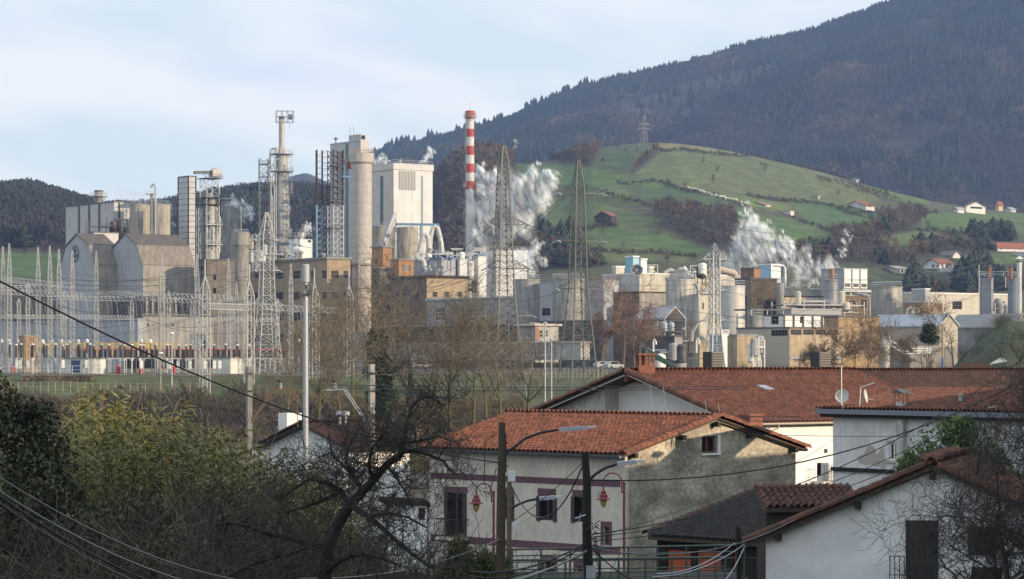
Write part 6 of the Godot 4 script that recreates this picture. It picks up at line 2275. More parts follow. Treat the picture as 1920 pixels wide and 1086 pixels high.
# ---------------------------------------------------------------- the village
func build_houses() -> void:
	rng.seed = 505
	var s: MB
	for k in 3: mat("grey tile %d" % k, Color(0.05, 0.047, 0.047) * [0.8, 1.0, 1.25][k], 0.85, 0.0, "lichen", Vector3.ONE * 0.35)
	var cream := mat("cream plaster", Color(0.74, 0.685, 0.61), 0.9, 0.0, "faint", Vector3(0.3, 0.05, 0.3))
	var rubble := mat("weathered rubble plaster", Color(0.84, 0.75, 0.61), 0.95, 0.0, "rubble", Vector3.ONE * 0.22, 1.5)
	var purple := mat("purple trim", Color(0.16, 0.08, 0.11), 0.85, 0.0, "faint", Vector3.ONE * 0.5)
	var white := mat("white limewash", Color(0.88, 0.88, 0.89), 0.9, 0.0, "soft", Vector3.ONE * 0.08)
	var stained := mat("stained limewash", Color(0.72, 0.71, 0.68), 0.9, 0.0, "streak", Vector3(0.45, 0.05, 0.45))
	var timber := mat("dark timber", Color(0.055, 0.042, 0.035), 0.85, 0.0, "bark", Vector3.ONE * 0.8)
	var zinc := mat("zinc", Color(0.20, 0.22, 0.27), 0.4, 0.5, "soft", Vector3.ONE)
	var shutter := mat("dark shutter", Color(0.035, 0.028, 0.03), 0.6)
	# --- house with the rubble gable
	var b := blk("rubble_gabled_house", "cream house with purple bands, red tiled roof and a bare rubble gable", "house", 806, 1172, 1492, 851, 139.0, 0.768, 3.0)
	var apex := b.R(1330, 789).y
	var pent := PackedVector2Array([Vector2(0, 0), Vector2(b.w, 0), Vector2(b.w, b.h), Vector2(b.w * 0.5, apex), Vector2(0, b.h)])
	var gw := b.rr(1316, 818, 1345, 850)
	s = MB.new()
	s.holed(Vector3.ZERO, Vector3.RIGHT, Vector3.UP, pent, [gw], 0.45)
	s.poly(Vector3(b.w, 0, -b.l), Vector3.LEFT, Vector3.UP, PackedVector2Array([Vector2(0, 0), Vector2(b.w, 0), Vector2(b.w, b.h), Vector2(b.w * 0.5, apex), Vector2(0, b.h)]))
	s.quad(Vector3(b.w, 0, 0), Vector3(b.w, 0, -b.l), Vector3(b.w, b.h, -b.l), Vector3(b.w, b.h, 0))
	put("rubble_gable", s, rubble, b.node)
	window(b.node, Vector3.ZERO, Vector3.RIGHT, gw, mat("brown window wood", Color(0.16, 0.085, 0.04)), 2, 1, 0.3, 0.09)
	s = MB.new()
	s.span(Vector3(gw.end.x, gw.position.y - 0.1, 0.003), Vector3(gw.end.x + 0.22, gw.end.y + 0.05, 0.05))
	s.span(Vector3(gw.position.x - 0.1, gw.position.y - 0.12, 0.053), Vector3(gw.end.x + 0.2, gw.position.y - 0.01, 0.1))
	put("window_surround", s, white, b.node)
	var door := b.lr(838, 924, 873, 1008)
	var w1 := b.lr(1011, 931, 1042, 977)
	var w2 := b.lr(1076, 932, 1106, 980)
	var w3 := b.lr(1133, 988, 1143, 1023)
	var w4 := b.lr(1022, 1052, 1041, 1080)
	var w5 := b.lr(940, 928, 962, 975)
	var w6 := b.lr(1082, 1062, 1092, 1082)
	var holes := [door, w1, w2, w3, w4, w5, w6]
	s = MB.new()
	s.holed(Vector3(-0.04, 0, -b.l), Vector3(0, 0, 1), Vector3.UP, PackedVector2Array([Vector2(0, 0), Vector2(b.l + 0.03, 0), Vector2(b.l + 0.03, b.h), Vector2(0, b.h)]), holes.map(func(q): return Rect2(b.l - q.end.x, q.position.y, q.size.x, q.size.y)), 0.22)
	s.quad(Vector3(-0.04, 0, 0.03), Vector3(0.22, 0, 0.03), Vector3(0.22, b.h, 0.03), Vector3(-0.04, b.h, 0.03))
	put("front_wall", s, cream, b.node)
	windows(b, false, holes, shutter, 2, 1, 0.17, 0.1)
	for q: Rect2 in [door, w1, w2, w5]:
		for e: float in [0.0, 1.0]:
			s = MB.new()
			var x := q.position.x + e * q.size.x
			s.span(Vector3(-0.05, q.position.y - 0.05, -x - 0.13), Vector3(-0.11, q.end.y, -x + 0.13))
			put("shutter", s, shutter, b.node)
	for q: Array in [[door, 0.34, 0.2], [w1, 0.42, 0.06], [w2, 0.36, 0.06], [w5, 0.4, 0.1]]:
		var r: Rect2 = q[0]
		s = MB.new()
		s.span(Vector3(-0.042, r.end.y + 0.01, -r.position.x + q[2]), Vector3(-0.07, r.end.y + q[1], -r.end.x - q[2]))
		put("lintel", s, purple, b.node)
	for r: Rect2 in [w3, w4, w6]:
		for k in 3:
			s = MB.new()
			if k == 0: s.span(Vector3(-0.042, r.end.y, -r.position.x + 0.2), Vector3(-0.07, r.end.y + 0.28, -r.end.x - 0.2))
			else:
				var x := r.position.x - 0.11 if k == 1 else r.end.x + 0.11
				s.span(Vector3(-0.042, r.position.y, -x + 0.1), Vector3(-0.07, r.end.y, -x - 0.1))
			put("window_surround", s, purple, b.node)
	for q: Array in [[1150, 901, 913], [1150, 1025, 1039]]:
		var y0 := b.L(q[0], q[2]).y
		var y1 := b.L(q[0], q[1]).y
		s = MB.new()
		s.span(Vector3(-0.042, y0, -0.3), Vector3(-0.064, y1, -b.l + 0.1))
		put("purple_band", s, purple, b.node)
	# balcony of the french window
	s = MB.new()
	s.span(Vector3(-0.042, door.position.y - 0.16, -door.position.x + 0.3), Vector3(-0.75, door.position.y - 0.02, -door.end.x - 0.3))
	var bal := put("balcony", s, cream, b.node)
	s = MB.new()
	var z0 := -door.position.x + 0.25
	var z1 := -door.end.x - 0.25
	for k in 13:
		var z := lerpf(z0, z1, k / 12.0)
		s.rod(Vector3(-0.7, door.position.y, z), Vector3(-0.7, door.position.y + 1.0, z), 0.03)
	s.bar(Vector3(-0.7, door.position.y + 1.0, z0), Vector3(-0.7, door.position.y + 1.0, z1), 0.05)
	s.bar(Vector3(-0.7, door.position.y + 1.0, z0), Vector3(-0.04, door.position.y + 1.0, z0), 0.05)
	s.bar(Vector3(-0.7, door.position.y + 1.0, z1), Vector3(-0.04, door.position.y + 1.0, z1), 0.05)
	put("railing", s, shutter, bal)
	var rise := apex - b.h + 0.12
	var half := b.w * 0.5
	var sl := Vector3(half, rise, 0).normalized()
	var ov := 0.6
	var eave := b.h + 0.12 - rise / half * ov
	var ln := (half + ov) / sl.x
	tile_roof(b.node, Vector3(-ov, eave, -b.l - 0.5), Vector3(0, 0, 1), sl, b.l + 0.9, ln, 0.34, 0.42)
	tile_roof(b.node, Vector3(b.w + ov, eave, 0.4), Vector3(0, 0, -1), Vector3(-sl.x, sl.y, 0), b.l + 0.9, ln, 0.34, 0.42, 1.0, 0)
	var top := Vector3(half, b.h + 0.12 + rise + 0.03, 0)
	row_of(b.node, "ridge_tile", top + Vector3(0, 0, -b.l - 0.4), top + Vector3(0, 0, 0.5), 0.16, 0.42)
	row_of(b.node, "verge_tile", Vector3(-ov, eave, 0.42), top + Vector3(0, -0.02, 0.42), 0.23, 0.42)
	row_of(b.node, "verge_tile", Vector3(b.w + ov, eave, 0.42), top + Vector3(0, -0.02, 0.42), 0.23, 0.42)
	s = MB.new()
	var g0 := Vector3(-ov - 0.1, eave - 0.06, -b.l - 0.5)
	var gp := PackedVector2Array()
	for k in 7: gp.append(Vector2(cos(PI + PI * k / 6.0), sin(PI + PI * k / 6.0)) * 0.13)
	s.prism(Vector3(g0.x, g0.y, 0.35), Vector3.RIGHT, Vector3.UP, gp, b.l + 0.85)
	put("gutter", s, zinc, b.node)
	s = MB.new()
	s.bar(Vector3(-ov, eave - 0.1, 0.2), Vector3(half, b.h + rise - 0.06, 0.2), 0.1, 0.16)
	s.bar(Vector3(b.w + ov, eave - 0.1, 0.2), Vector3(half, b.h + rise - 0.06, 0.2), 0.1, 0.16)
	put("barge_board", s, mat("grey board", Color(0.30, 0.27, 0.23)), b.node)
	for t: float in [0.03, 0.3, 0.5, 0.7, 0.97]:
		s = MB.new()
		var y := lerpf(b.h, apex, 1.0 - absf(t - 0.5) * 2.0) - 0.2
		s.box(Vector3(b.w * t, y, 0.2), Vector3(0.24, 0.26, 0.5))
		put("beam_end", s, timber, b.node)
	s = MB.new()
	s.pipe([Vector3(b.w * 0.0 - 0.12, 0, 0.1), Vector3(-0.12, eave, 0.1)], 0.05, 6)
	put("down_pipe", s, cream, b.node)
	# annexe on its left
	var an := blk("left_annexe", "small white annexe with a dark sloping roof left of the purple-banded house", "annexe", 728, 800, 830, 945, 150.0, 0.768, 3.0)
	walls(an, white, [], [an.lr(784, 952, 797, 976)], 0.2)
	windows(an, false, [an.lr(784, 952, 797, 976)], purple, 2, 1, 0.12, 0.08)
	s = MB.new()
	s.prism(Vector3(-0.5, an.h - 0.9, 0.3), Vector3.RIGHT, Vector3.UP, PackedVector2Array([Vector2(0, 1.0), Vector2(an.w, 0.4), Vector2(an.w, 0.62), Vector2(0, 1.22)]), an.l + 0.6)
	put("roof", s, timber, an.node)
	# --- the big house with the broad white gable, and its neighbour
	b = blk("broad_gabled_house", "white house with a very broad gable under a sunlit terracotta roof", "house", 1003, 1400, 1640, 791, 160.0, 0.707, 3.0)
	var split := b.L(1134, 760).x
	apex = b.L(1196, 705).y
	var bh := b.h
	b.w = 20.0
	var recess := 1.2
	var line := func(z: float) -> float: return bh + (apex - bh) * (1.0 - absf(z - b.l * 0.5) / (b.l * 0.5))
	s = MB.new()
	s.poly(Vector3(0, 0, -b.l), Vector3(0, 0, 1), Vector3.UP, PackedVector2Array([Vector2(0, 0), Vector2(b.l - split, 0), Vector2(b.l - split, line.call(split)), Vector2(0, bh)]))
	s.quad(Vector3(0, 0, -split), Vector3(recess, 0, -split), Vector3(recess, line.call(split), -split), Vector3(0, line.call(split), -split))
	put("stained_gable", s, stained, b.node)
	s = MB.new()
	s.poly(Vector3(recess, 0, -split), Vector3(0, 0, 1), Vector3.UP, PackedVector2Array([Vector2(0, 0), Vector2(split, 0), Vector2(split, bh), Vector2(split - b.l * 0.5, apex), Vector2(0, line.call(split))]))
	var fw := [b.rr(1532, 868, 1540, 892), b.rr(1545, 842, 1552, 850)]
	s.holed(Vector3.ZERO, Vector3.RIGHT, Vector3.UP, PackedVector2Array([Vector2(0, 0), Vector2(b.w, 0), Vector2(b.w, bh), Vector2(0, bh)]), fw, 0.2)
	s.quad(Vector3(0, 0, -0.001), Vector3(0, 0, 0), Vector3(0, bh, 0), Vector3(0, bh, -0.001))
	s.span(Vector3(0.0, 0, -0.3), Vector3(recess, bh, -0.005))
	s.quad(Vector3(b.w, 0, 0), Vector3(b.w, 0, -b.l), Vector3(b.w, bh, -b.l), Vector3(b.w, bh, 0))
	put("white_wall", s, white, b.node)
	windows(b, true, fw, shutter, 1, 2, 0.12, 0.08)
	half = b.l * 0.5
	rise = apex - bh + 0.2
	var up := Vector3(0, rise, half).normalized()
	ov = 0.55
	eave = bh + 0.1 - rise / half * ov
	ln = (half + ov) / up.z
	tile_roof(b.node, Vector3(-0.9, eave, ov), Vector3.RIGHT, Vector3(0, up.y, -up.z), b.w + 0.9, ln, 0.38, 0.46)
	tile_roof(b.node, Vector3(b.w, eave, -b.l - ov), Vector3.LEFT, Vector3(0, up.y, up.z), b.w + 0.9, ln, 0.38, 0.46, 1.0, 0)
	top = Vector3(0, bh + 0.13 + rise, -half)
	row_of(b.node, "ridge_tile", top + Vector3(-0.9, 0, 0), top + Vector3(b.w, 0, 0), 0.17, 0.42)
	row_of(b.node, "verge_tile", Vector3(-0.92, eave, ov), top + Vector3(-0.92, -0.04, 0), 0.25, 0.44, 0.75)
	row_of(b.node, "verge_tile", Vector3(-0.92, eave, -b.l - ov), top + Vector3(-0.92, -0.04, 0), 0.25, 0.44, 0.75)
	s = MB.new()
	for k: float in [1.0, -1.0]:
		s.bar(Vector3(-0.84, eave - 0.16, -half + k * (half + ov)), top + Vector3(-0.84, -0.2, 0), 0.05, 0.14)
	put("white_fascia", s, mat("white paint"), b.node)
	s = MB.new()
	s.box(top + Vector3(-0.5, -0.4, 0), Vector3(0.8, 0.55, 0.22))
	put("ridge_beam", s, mat("red beam", Color(0.16, 0.04, 0.03)), b.node)
	s = MB.new()
	s.prism(Vector3(0.1, eave - 0.02, ov + 0.1), Vector3(0, 0, -1), Vector3.UP, gp, -b.w * 1.0)
	put("gutter", s, mat("pale gutter", Color(0.5, 0.45, 0.38)), b.node)
	s = MB.new()
	s.pipe([Vector3(2.2, eave - 0.1, ov), Vector3(2.2, eave - 0.35, ov), Vector3(0.9, eave - 0.75, 0.12), Vector3(0.9, 2, 0.12)], 0.06, 6)
	put("down_pipe", s, mat("pale gutter"), b.node)
	# skylight
	var V := Vector3(0, up.y, -up.z)
	s = MB.new()
	var sp := Vector3(7.6, eave, ov) + V * (ln * 0.62) + Vector3(0, 0.12, 0)
	s.box(sp, Vector3(0.8, 0.08, 0.9), Basis(Vector3.RIGHT, Vector3.RIGHT.cross(V), -V))
	put("skylight", s, mat("skylight glass", Color(0.22, 0.25, 0.29), 0.3), b.node)
	# balcony with railing and hanging dark cloth on the sunny wall
	s = MB.new()
	var br := b.rr(1522, 902, 1562, 908)
	s.span(Vector3(br.position.x, br.position.y, 0.003), Vector3(br.end.x + 2.0, br.position.y + 0.18, 1.0))
	bal = put("balcony", s, cream, b.node)
	s = MB.new()
	s.rail([Vector3(br.position.x, br.position.y + 0.18, 0.95), Vector3(br.end.x + 2.0, br.position.y + 0.18, 0.95)], 1.0, 0.15, 0.035)
	put("railing", s, shutter, bal)
	var cl := thing("dark_cloth", "dark cloth hung over the balcony on the sunny white wall", "cloth", b.node.transform * Vector3(br.end.x - 0.45, br.position.y + 0.3, 1.05), 0.707)
	s = MB.new()
	for k in 6: s.quad(Vector3(-0.5 + k * 0.17, 0, 0.03 * sin(k * 2.0)), Vector3(-0.33 + k * 0.17, 0, 0.03 * sin(k * 2.0 + 2.0)), Vector3(-0.33 + k * 0.17, 1.25, 0.03 * sin(k * 2.0 + 2.0)), Vector3(-0.5 + k * 0.17, 1.3, 0.03 * sin(k * 2.0)))
	put("cloth", s, mat("black cloth", Color(0.02, 0.022, 0.03), 0.9), cl)
	var B1 := b
	var nb := thing("neighbour_house", "neighbouring terrace house whose roof tiles are darker and mossier", "house", b.node.transform * Vector3(b.w, 0, 0), 0.707)
	s = MB.new()
	s.span(Vector3(0.01, 0, 0), Vector3(26, bh - 0.1, -b.l))
	put("wall", s, white, nb)
	tile_roof(nb, Vector3(0, eave - 0.05, ov), Vector3.RIGHT, V, 26.0, ln, 0.38, 0.46, 0.62)
	tile_roof(nb, Vector3(26, eave - 0.05, -b.l - ov), Vector3.LEFT, Vector3(0, up.y, up.z), 26.0, ln, 0.38, 0.46, 0.62, 0)
	row_of(nb, "ridge_tile", top + Vector3(0, -0.05, 0), top + Vector3(26, -0.05, 0), 0.17, 0.42)
	# chimneys on that roof
	var brick := mat("red chimney plaster", Color(0.33, 0.13, 0.08), 0.9, 0.0, "blotch", Vector3.ONE * 0.6)
	var T := B1.node.transform
	chimney_hood("chimney", "square terracotta chimney with pillared hood at the gable end of the broad roof", T * (top + Vector3(0.3, -0.2, 0.5)), 0.3, 1.05, 0.55, 0.62, brick)
	chimney_hood("chimney", "low pillared red chimney behind the ridge left of the louvred black vent", T * (top + Vector3(13.6, -0.75, -0.9)), 0.5, 1.5, 0.3, 0.55, mat("dull red", Color(0.19, 0.07, 0.05)))
	for k in 2:
		var o := thing("louvred_vent", ["black louvred vent cube on the ridge before the diamond-headed pylon", "black louvred vent cube on the ridge farther right"][k], "roof vent", T * (top + Vector3([7.1, 17.2][k], -0.1, -0.3)), 0.55)
		s = MB.new()
		s.box(Vector3(0, 0.05, 0), Vector3(0.8, 0.5, 0.8))
		put("base", s, mat("grey paint"), o)
		s = MB.new()
		s.box(Vector3(0, 0.8, 0), Vector3(0.95, 1.0, 0.95))
		put("box", s, mat("black sheet", Color(0.015, 0.015, 0.017), 0.5), o)
		for j in 6:
			s = MB.new()
			s.box(Vector3(0.02, 0.38 + 0.17 * j, 0.5), Vector3(0.9, 0.05, 0.1), Basis(Vector3.RIGHT, 0.5))
			put("louvre", s, mat("grey louvre", Color(0.22, 0.21, 0.2)), o)
	var o := thing("red_chimney", "square red chimney rising beside the broad house's lower eave", "chimney", at(1409, 842, 153.0), 0.707)
	s = MB.new()
	s.box(Vector3(0, 0.3, 0), Vector3(1.05, 3.2, 0.8))
	put("shaft", s, brick, o)
	s = MB.new()
	s.box(Vector3(0, 1.95, 0), Vector3(1.2, 0.1, 0.95))
	put("slab", s, brick, o)
	# --- weathered white building on the right
	b = blk("weathered_house", "weathered white building with zinc gutter and peeling plaster at right", "house", 1562, 2010, 2040, 781, 126.0, 0.63, 4.0)
	var wr := b.lr(1667, 829, 1684, 864)
	walls(b, mat("weathered white", Color(0.66, 0.665, 0.68), 0.9, 0.0, "mottle", Vector3(0.12, 0.05, 0.12)), [], [wr], 0.25, mat("peeling limewash", Color(0.85, 0.85, 0.87), 0.9, 0.0, "faint", Vector3(0.25, 0.06, 0.25)))
	windows(b, false, [wr], mat("white paint"), 2, 1, 0.15, 0.09)
	patch(b, "window_surround", false, Rect2(wr.position.x - 0.18, wr.end.y, wr.size.x + 0.36, 0.12), 0.08, stained)
	patch(b, "window_surround", false, Rect2(wr.position.x - 0.2, wr.position.y - 0.12, wr.size.x + 0.4, 0.12), 0.14, stained)
	patch(b, "ledge", false, Rect2(b.L(1745, 880).x, b.L(1650, 887).y, b.l - b.L(1745, 880).x, 0.2), 0.16, mat("mossy ledge", Color(0.075, 0.07, 0.06), 0.95, 0.0, "mottle", Vector3.ONE * 0.4))
	for k in 4:
		var c: Vector2 = [b.L(1632, 856), b.L(1652, 858), b.L(1775, 795), b.L(1880, 790)][k]
		s = MB.new()
		s.prism(Vector3(-0.006 - k * 0.001, 0, 0), Vector3(0, 0, 1), Vector3.UP, irregular(Vector2(-c.x, c.y), [0.85, 0.42, 0.35, 0.9][k], [0.6, 0.62, 0.3, 0.22][k], 24, 60 + k), 0.004)
		put("bare_patch", s, mat("bare render", Color(0.47, 0.43, 0.39), 0.95, 0.0, "soft", Vector3.ONE * 0.5), b.node)
	for k in 2:
		var px: float = [1694, 1866][k]
		var c := b.L(px, 800)
		s = MB.new()
		s.span(Vector3(-0.02, 3, -c.x - 0.24), Vector3(-0.3, b.h + [0.55, 0.45][k], -c.x + 0.24))
		put("flue", s, stained if k == 0 else mat("bare render"), b.node)
		s = MB.new()
		if k == 0:
			for z: float in [-0.3, 0.3]:
				for x: float in [0.0, -0.3]: s.rod(Vector3(x, b.h + 0.5, -c.x + z), Vector3(x, b.h + 1.0, -c.x + z), 0.05)
			s.prism(Vector3(0.2, b.h + 1.0, -c.x - 0.5), Vector3(0, 0, 1), Vector3.UP, PackedVector2Array([Vector2(0, 0), Vector2(1.0, 0), Vector2(0.5, 0.2)]), -0.7)
			put("flue_hood", s, dark_steel(), b.node)
		else:
			s.box(Vector3(-0.15, b.h + 0.6, -c.x), Vector3(0.3, 0.35, 0.3))
			put("clay_pot", s, brick, b.node)
	s = MB.new()
	s.span(Vector3(-0.75, b.h - 0.12, 0.3), Vector3(-0.45, b.h + 0.13, -b.l - 0.55))
	put("gutter", s, zinc, b.node)
	s = MB.new()
	s.span(Vector3(-0.5, b.h - 0.3, 0.3), Vector3(0.0, b.h - 0.1, -b.l - 0.45))
	put("soffit", s, timber, b.node)
	V = Vector3(1, 0.14, 0).normalized()
	tile_roof(b.node, Vector3(-0.75, b.h + 0.14, -b.l - 0.6), Vector3(0, 0, 1), V, b.l + 1.0, 7.0, 0.28, 0.37, 0.8)
	s = MB.new()
	s.pipe([b.node.transform.affine_inverse() * at(1810, 775, 132) + Vector3(-0.55, 0, 0), Vector3(-0.2, b.h - 1.2, -b.L(1806, 800).x), Vector3(-0.2, 4, -b.L(1804, 800).x)], 0.06, 6)
	put("down_pipe", s, zinc, b.node)
	for k in 2:
		o = thing("satellite_dish", ["round white satellite dish on the weathered building's roof, seen face on", "white satellite dish turned edge on beside a bent mast"][k], "satellite dish", at([1580, 1620][k], 748, 137.5), [-0.4, 1.25][k])
		s = MB.new()
		s.lathe(Vector3.ZERO, [Vector2(0, 0), Vector2(0.2, 0.03), Vector2(0.36, 0.1), Vector2(0.355, 0.12), Vector2(0.2, 0.05), Vector2(0, 0.02)], 18)
		put("dish", s, mat("dish grey", Color(0.52, 0.51, 0.49), 0.5), o, Vector3(0, 0.13, 0), Basis(Vector3.RIGHT, PI * 0.45))
		s = MB.new()
		s.rod(Vector3(0, 0.0, 0.1), Vector3(0, -0.05, 0.5), 0.04)
		s.rod(Vector3(0, -0.6, -0.05), Vector3(0, 0.1, -0.05), 0.05)
		put("arm", s, steel(), o)
	s = MB.new()
	s.rod(at(1578, 760, 137), at(1578, 685, 137), 0.05)
	s.rod(at(1612, 760, 137), at(1614, 728, 137), 0.05)
	s.rod(at(1613, 727, 137), at(1640, 718, 137), 0.05)
	solo("roof_mast", s, steel(), "thin antenna mast rising through the round satellite dish", "mast")
	s = MB.new()
	s.cyl(at(1801, 768, 134), at(1801, 741, 134), 0.09, 0.09, 8)
	s.cyl(at(1801, 742, 134), at(1801, 738, 134), 0.14, 0.14, 8)
	solo("steel_flue", s, steel(), "slim steel flue on the weathered building's roof", "flue")
	o = thing("yagi_aerial", "comb-shaped television aerial on a mast at the weathered building's left corner", "aerial", at(1569, 920, 139.5))
	s = MB.new()
	s.rod(Vector3.ZERO, Vector3(0, 3.55, 0), 0.06)
	s.rod(Vector3(0.3, 0, 0), Vector3(0.3, 1.5, 0), 0.05)
	s.rod(Vector3(0, 1.5, 0), Vector3(0.3, 1.5, 0), 0.04)
	for k in 5: s.rod(Vector3(-0.2, 0.3 + k * 0.3, 0), Vector3(0.25, 0.35 + k * 0.3, 0), 0.03)
	put("mast", s, steel(), o)
	s = MB.new()
	s.rod(Vector3(0, 3.5, 0), Vector3(0.85, 3.5, 0.1), 0.04)
	for k in 12: s.rod(Vector3(0.08 + k * 0.065, 3.5, -0.22), Vector3(0.08 + k * 0.065, 3.5, 0.28), 0.025)
	put("comb", s, steel(), o)
	# --- white house at the lower right
	b = blk("lower_white_house", "shaded white house with a mossy red gable roof at the lower right", "house", 1430, 1436, 2075, 1008, 80.0, -0.28, 4.0)
	b.l = 9.0
	apex = b.R(1745, 884).y
	pent = PackedVector2Array([Vector2(0, 0), Vector2(b.w, 0), Vector2(b.w, b.h), Vector2(b.w * 0.5, apex), Vector2(0, b.h)])
	holes = [b.rr(1698, 976, 1760, 1130), b.rr(1815, 988, 1868, 1042), b.rr(1822, 1064, 1880, 1140)]
	s = MB.new()
	s.holed(Vector3.ZERO, Vector3.RIGHT, Vector3.UP, pent, holes, 0.15)
	s.quad(Vector3(0, 0, -b.l), Vector3.ZERO, Vector3(0, b.h, 0), Vector3(0, b.h, -b.l))
	s.quad(Vector3(b.w, 0, 0), Vector3(b.w, 0, -b.l), Vector3(b.w, b.h, -b.l), Vector3(b.w, b.h, 0))
	put("white_wall", s, mat("bluish limewash", Color(0.86, 0.87, 0.90), 0.9, 0.0, "soft", Vector3.ONE * 0.12), b.node)
	for r: Rect2 in holes:
		s = MB.new()
		for k in 6: s.box(Vector3(r.position.x + r.size.x * (k + 0.5) / 6.0, r.get_center().y, -0.06), Vector3(r.size.x / 6.0 - 0.012, r.size.y, 0.08))
		put("dark_shutter", s, mat("near black wood", Color(0.018, 0.017, 0.019), 0.6), b.node)
	s = MB.new()
	var q0 := b.R(1673, 1041)
	s.rail([Vector3(q0.x, q0.y - 1.1, 0.5), Vector3(b.R(1700, 1041).x, q0.y - 1.1, 0.5)], 1.1, 0.14, 0.03)
	put("balcony_railing", s, shutter, b.node)
	half = b.w * 0.5
	rise = apex - b.h + 0.12
	sl = Vector3(half, rise, 0).normalized()
	ov = 0.6
	eave = b.h + 0.12 - rise / half * ov
	ln = (half + ov) / sl.x
	tile_roof(b.node, Vector3(-ov, eave, -8.0), Vector3(0, 0, 1), sl, 8.35, ln, 0.28, 0.38, 0.55, 40)
	tile_roof(b.node, Vector3(b.w + ov, eave, 0.35), Vector3(0, 0, -1), Vector3(-sl.x, sl.y, 0), 8.35, ln, 0.28, 0.38, 0.7, 200)
	top = Vector3(half, b.h + 0.15 + rise, 0)
	row_of(b.node, "ridge_tile", top + Vector3(0, 0.02, 0.45), top + Vector3(0, 0.02, -8.0), 0.17, 0.45, 0.9)
	row_of(b.node, "verge_tile", Vector3(-ov, eave, 0.36), top + Vector3(0, -0.03, 0.36), 0.15, 0.42, 0.55)
	row_of(b.node, "verge_tile", Vector3(b.w + ov, eave, 0.36), top + Vector3(0, -0.03, 0.36), 0.15, 0.42, 0.7)
	for t: float in [0.04, 0.28, 0.5, 0.72]:
		s = MB.new()
		s.box(Vector3(b.w * t, lerpf(b.h, apex, 1.0 - absf(t - 0.5) * 2.0) - 0.14, 0.16), Vector3(0.16, 0.2, 0.36))
		put("beam_end", s, timber, b.node)
	# --- small tiled canopy behind its eave
	o = thing("tiled_canopy", "small canopy of curved clay tiles between the dark roof and the white house", "canopy", at(1436, 953, 92.0), 0.16)
	tile_roof(o, Vector3(0, 0, 0), Vector3.RIGHT, Vector3(0, 0.36, -0.93), 3.3, 1.65, 0.25, 0.36, 0.6)
	row_of(o, "ridge_tile", Vector3(0, 0.62, -1.55), Vector3(3.3, 0.62, -1.55), 0.12, 0.4, 0.6)
	s = MB.new()
	s.span(Vector3(0.1, -3.5, -0.3), Vector3(3.3, -0.05, -1.6))
	put("wall", s, timber, o)
	# --- dark lean-to roof with orange doors
	b = blk("dark_lean_to", "lean-to with dark interlocking tiles and orange doors against the rubble gable", "shed", 1232, 1560, 1700, 1026, 112.0, 0.768, 3.0)
	V = Vector3(7.7, 1.75, 0).normalized()
	tile_roof(b.node, Vector3(-0.4, b.h, -b.l - 0.2), Vector3(0, 0, 1), V, b.l + 0.4, 7.6, 0.2, 0.3, 0.5, 300, true)
	row_of(b.node, "verge_cap", Vector3(-0.4, b.h + 0.05, -b.l - 0.3), Vector3(-0.4, b.h + 0.05, -b.l - 0.3) + V * 7.6, 0.22, 0.5, 0.35)
	var doors := [b.lr(1250, 1031, 1295, 1080), b.lr(1306, 1031, 1352, 1080), b.lr(1375, 1031, 1390, 1074)]
	s = MB.new()
	s.holed(Vector3(0, 0, -b.l), Vector3(0, 0, 1), Vector3.UP, PackedVector2Array([Vector2(0, 0), Vector2(b.l, 0), Vector2(b.l, b.h), Vector2(0, b.h)]), doors.map(func(q): return Rect2(b.l - q.end.x, q.position.y, q.size.x, q.size.y)), 0.15)
	put("wall", s, mat("dark stone", Color(0.07, 0.065, 0.06), 0.95, 0.0, "mottle", Vector3.ONE * 0.4), b.node)
	for r: Rect2 in doors:
		s = MB.new()
		s.span(Vector3(0.1, r.position.y, -r.position.x), Vector3(0.14, r.end.y, -r.end.x))
		put("orange_door", s, mat("orange paint", Color(0.50, 0.10, 0.03), 0.7, 0.0, "faint", Vector3.ONE), b.node)
	# --- house behind the old tree
	b = blk("brown_roofed_house", "white house with a dull brown roof behind the gnarled tree", "house", 508, 656, 768, 836, 185.0, 0.7, 3.0)
	var R := [b.rr(704, 876, 714, 894), b.rr(739, 884, 746, 898), b.rr(735, 925, 742, 944), b.rr(724, 938, 732, 950)]
	walls(b, white, R, [], 0.2)
	windows(b, true, R, shutter, 1, 1, 0.12, 0.07)
	apex = b.L(577, 795).y
	rise = apex - b.h
	half = b.l * 0.5
	s = MB.new()
	s.poly(Vector3(0, 0, -b.l), Vector3(0, 0, 1), Vector3.UP, PackedVector2Array([Vector2(0, b.h), Vector2(b.l, b.h), Vector2(half, apex)]))
	put("gable", s, white, b.node)
	up = Vector3(0, rise, half).normalized()
	ov = 0.7
	ln = (half + ov) / up.z
	eave = b.h + 0.06 - rise / half * ov
	tile_roof(b.node, Vector3(-0.8, eave, ov), Vector3.RIGHT, Vector3(0, up.y, -up.z), b.w + 1.4, ln, 0.3, 0.38, 0.55)
	tile_roof(b.node, Vector3(b.w + 0.6, eave, -b.l - ov), Vector3.LEFT, Vector3(0, up.y, up.z), b.w + 1.4, ln, 0.3, 0.38, 0.5, 0)
	row_of(b.node, "ridge_tile", Vector3(-0.8, apex + 0.1, -half), Vector3(b.w + 0.6, apex + 0.1, -half), 0.16, 0.42, 0.55)
	s = MB.new()
	s.box(Vector3(1.2, apex - 0.1, -b.l * 0.93), Vector3(1.3, 1.6, 1.1))
	put("white_chimney", s, mat("white paint"), b.node)
	for k in 2:
		s = MB.new()
		s.lathe(Vector3.ZERO, [Vector2(0.12, -0.4), Vector2(0.12, 0.2), Vector2(0.3, 0.25), Vector2(0.27, 0.5), Vector2(0, 0.62)], 10)
		solo("roof_cowl", s, steel(), ["left of two round cowls on the brown-roofed house's ridge", "right of two round cowls on the brown-roofed house's ridge"][k], "roof cowl", "", "", at(637 + k * 11, 786, 189))
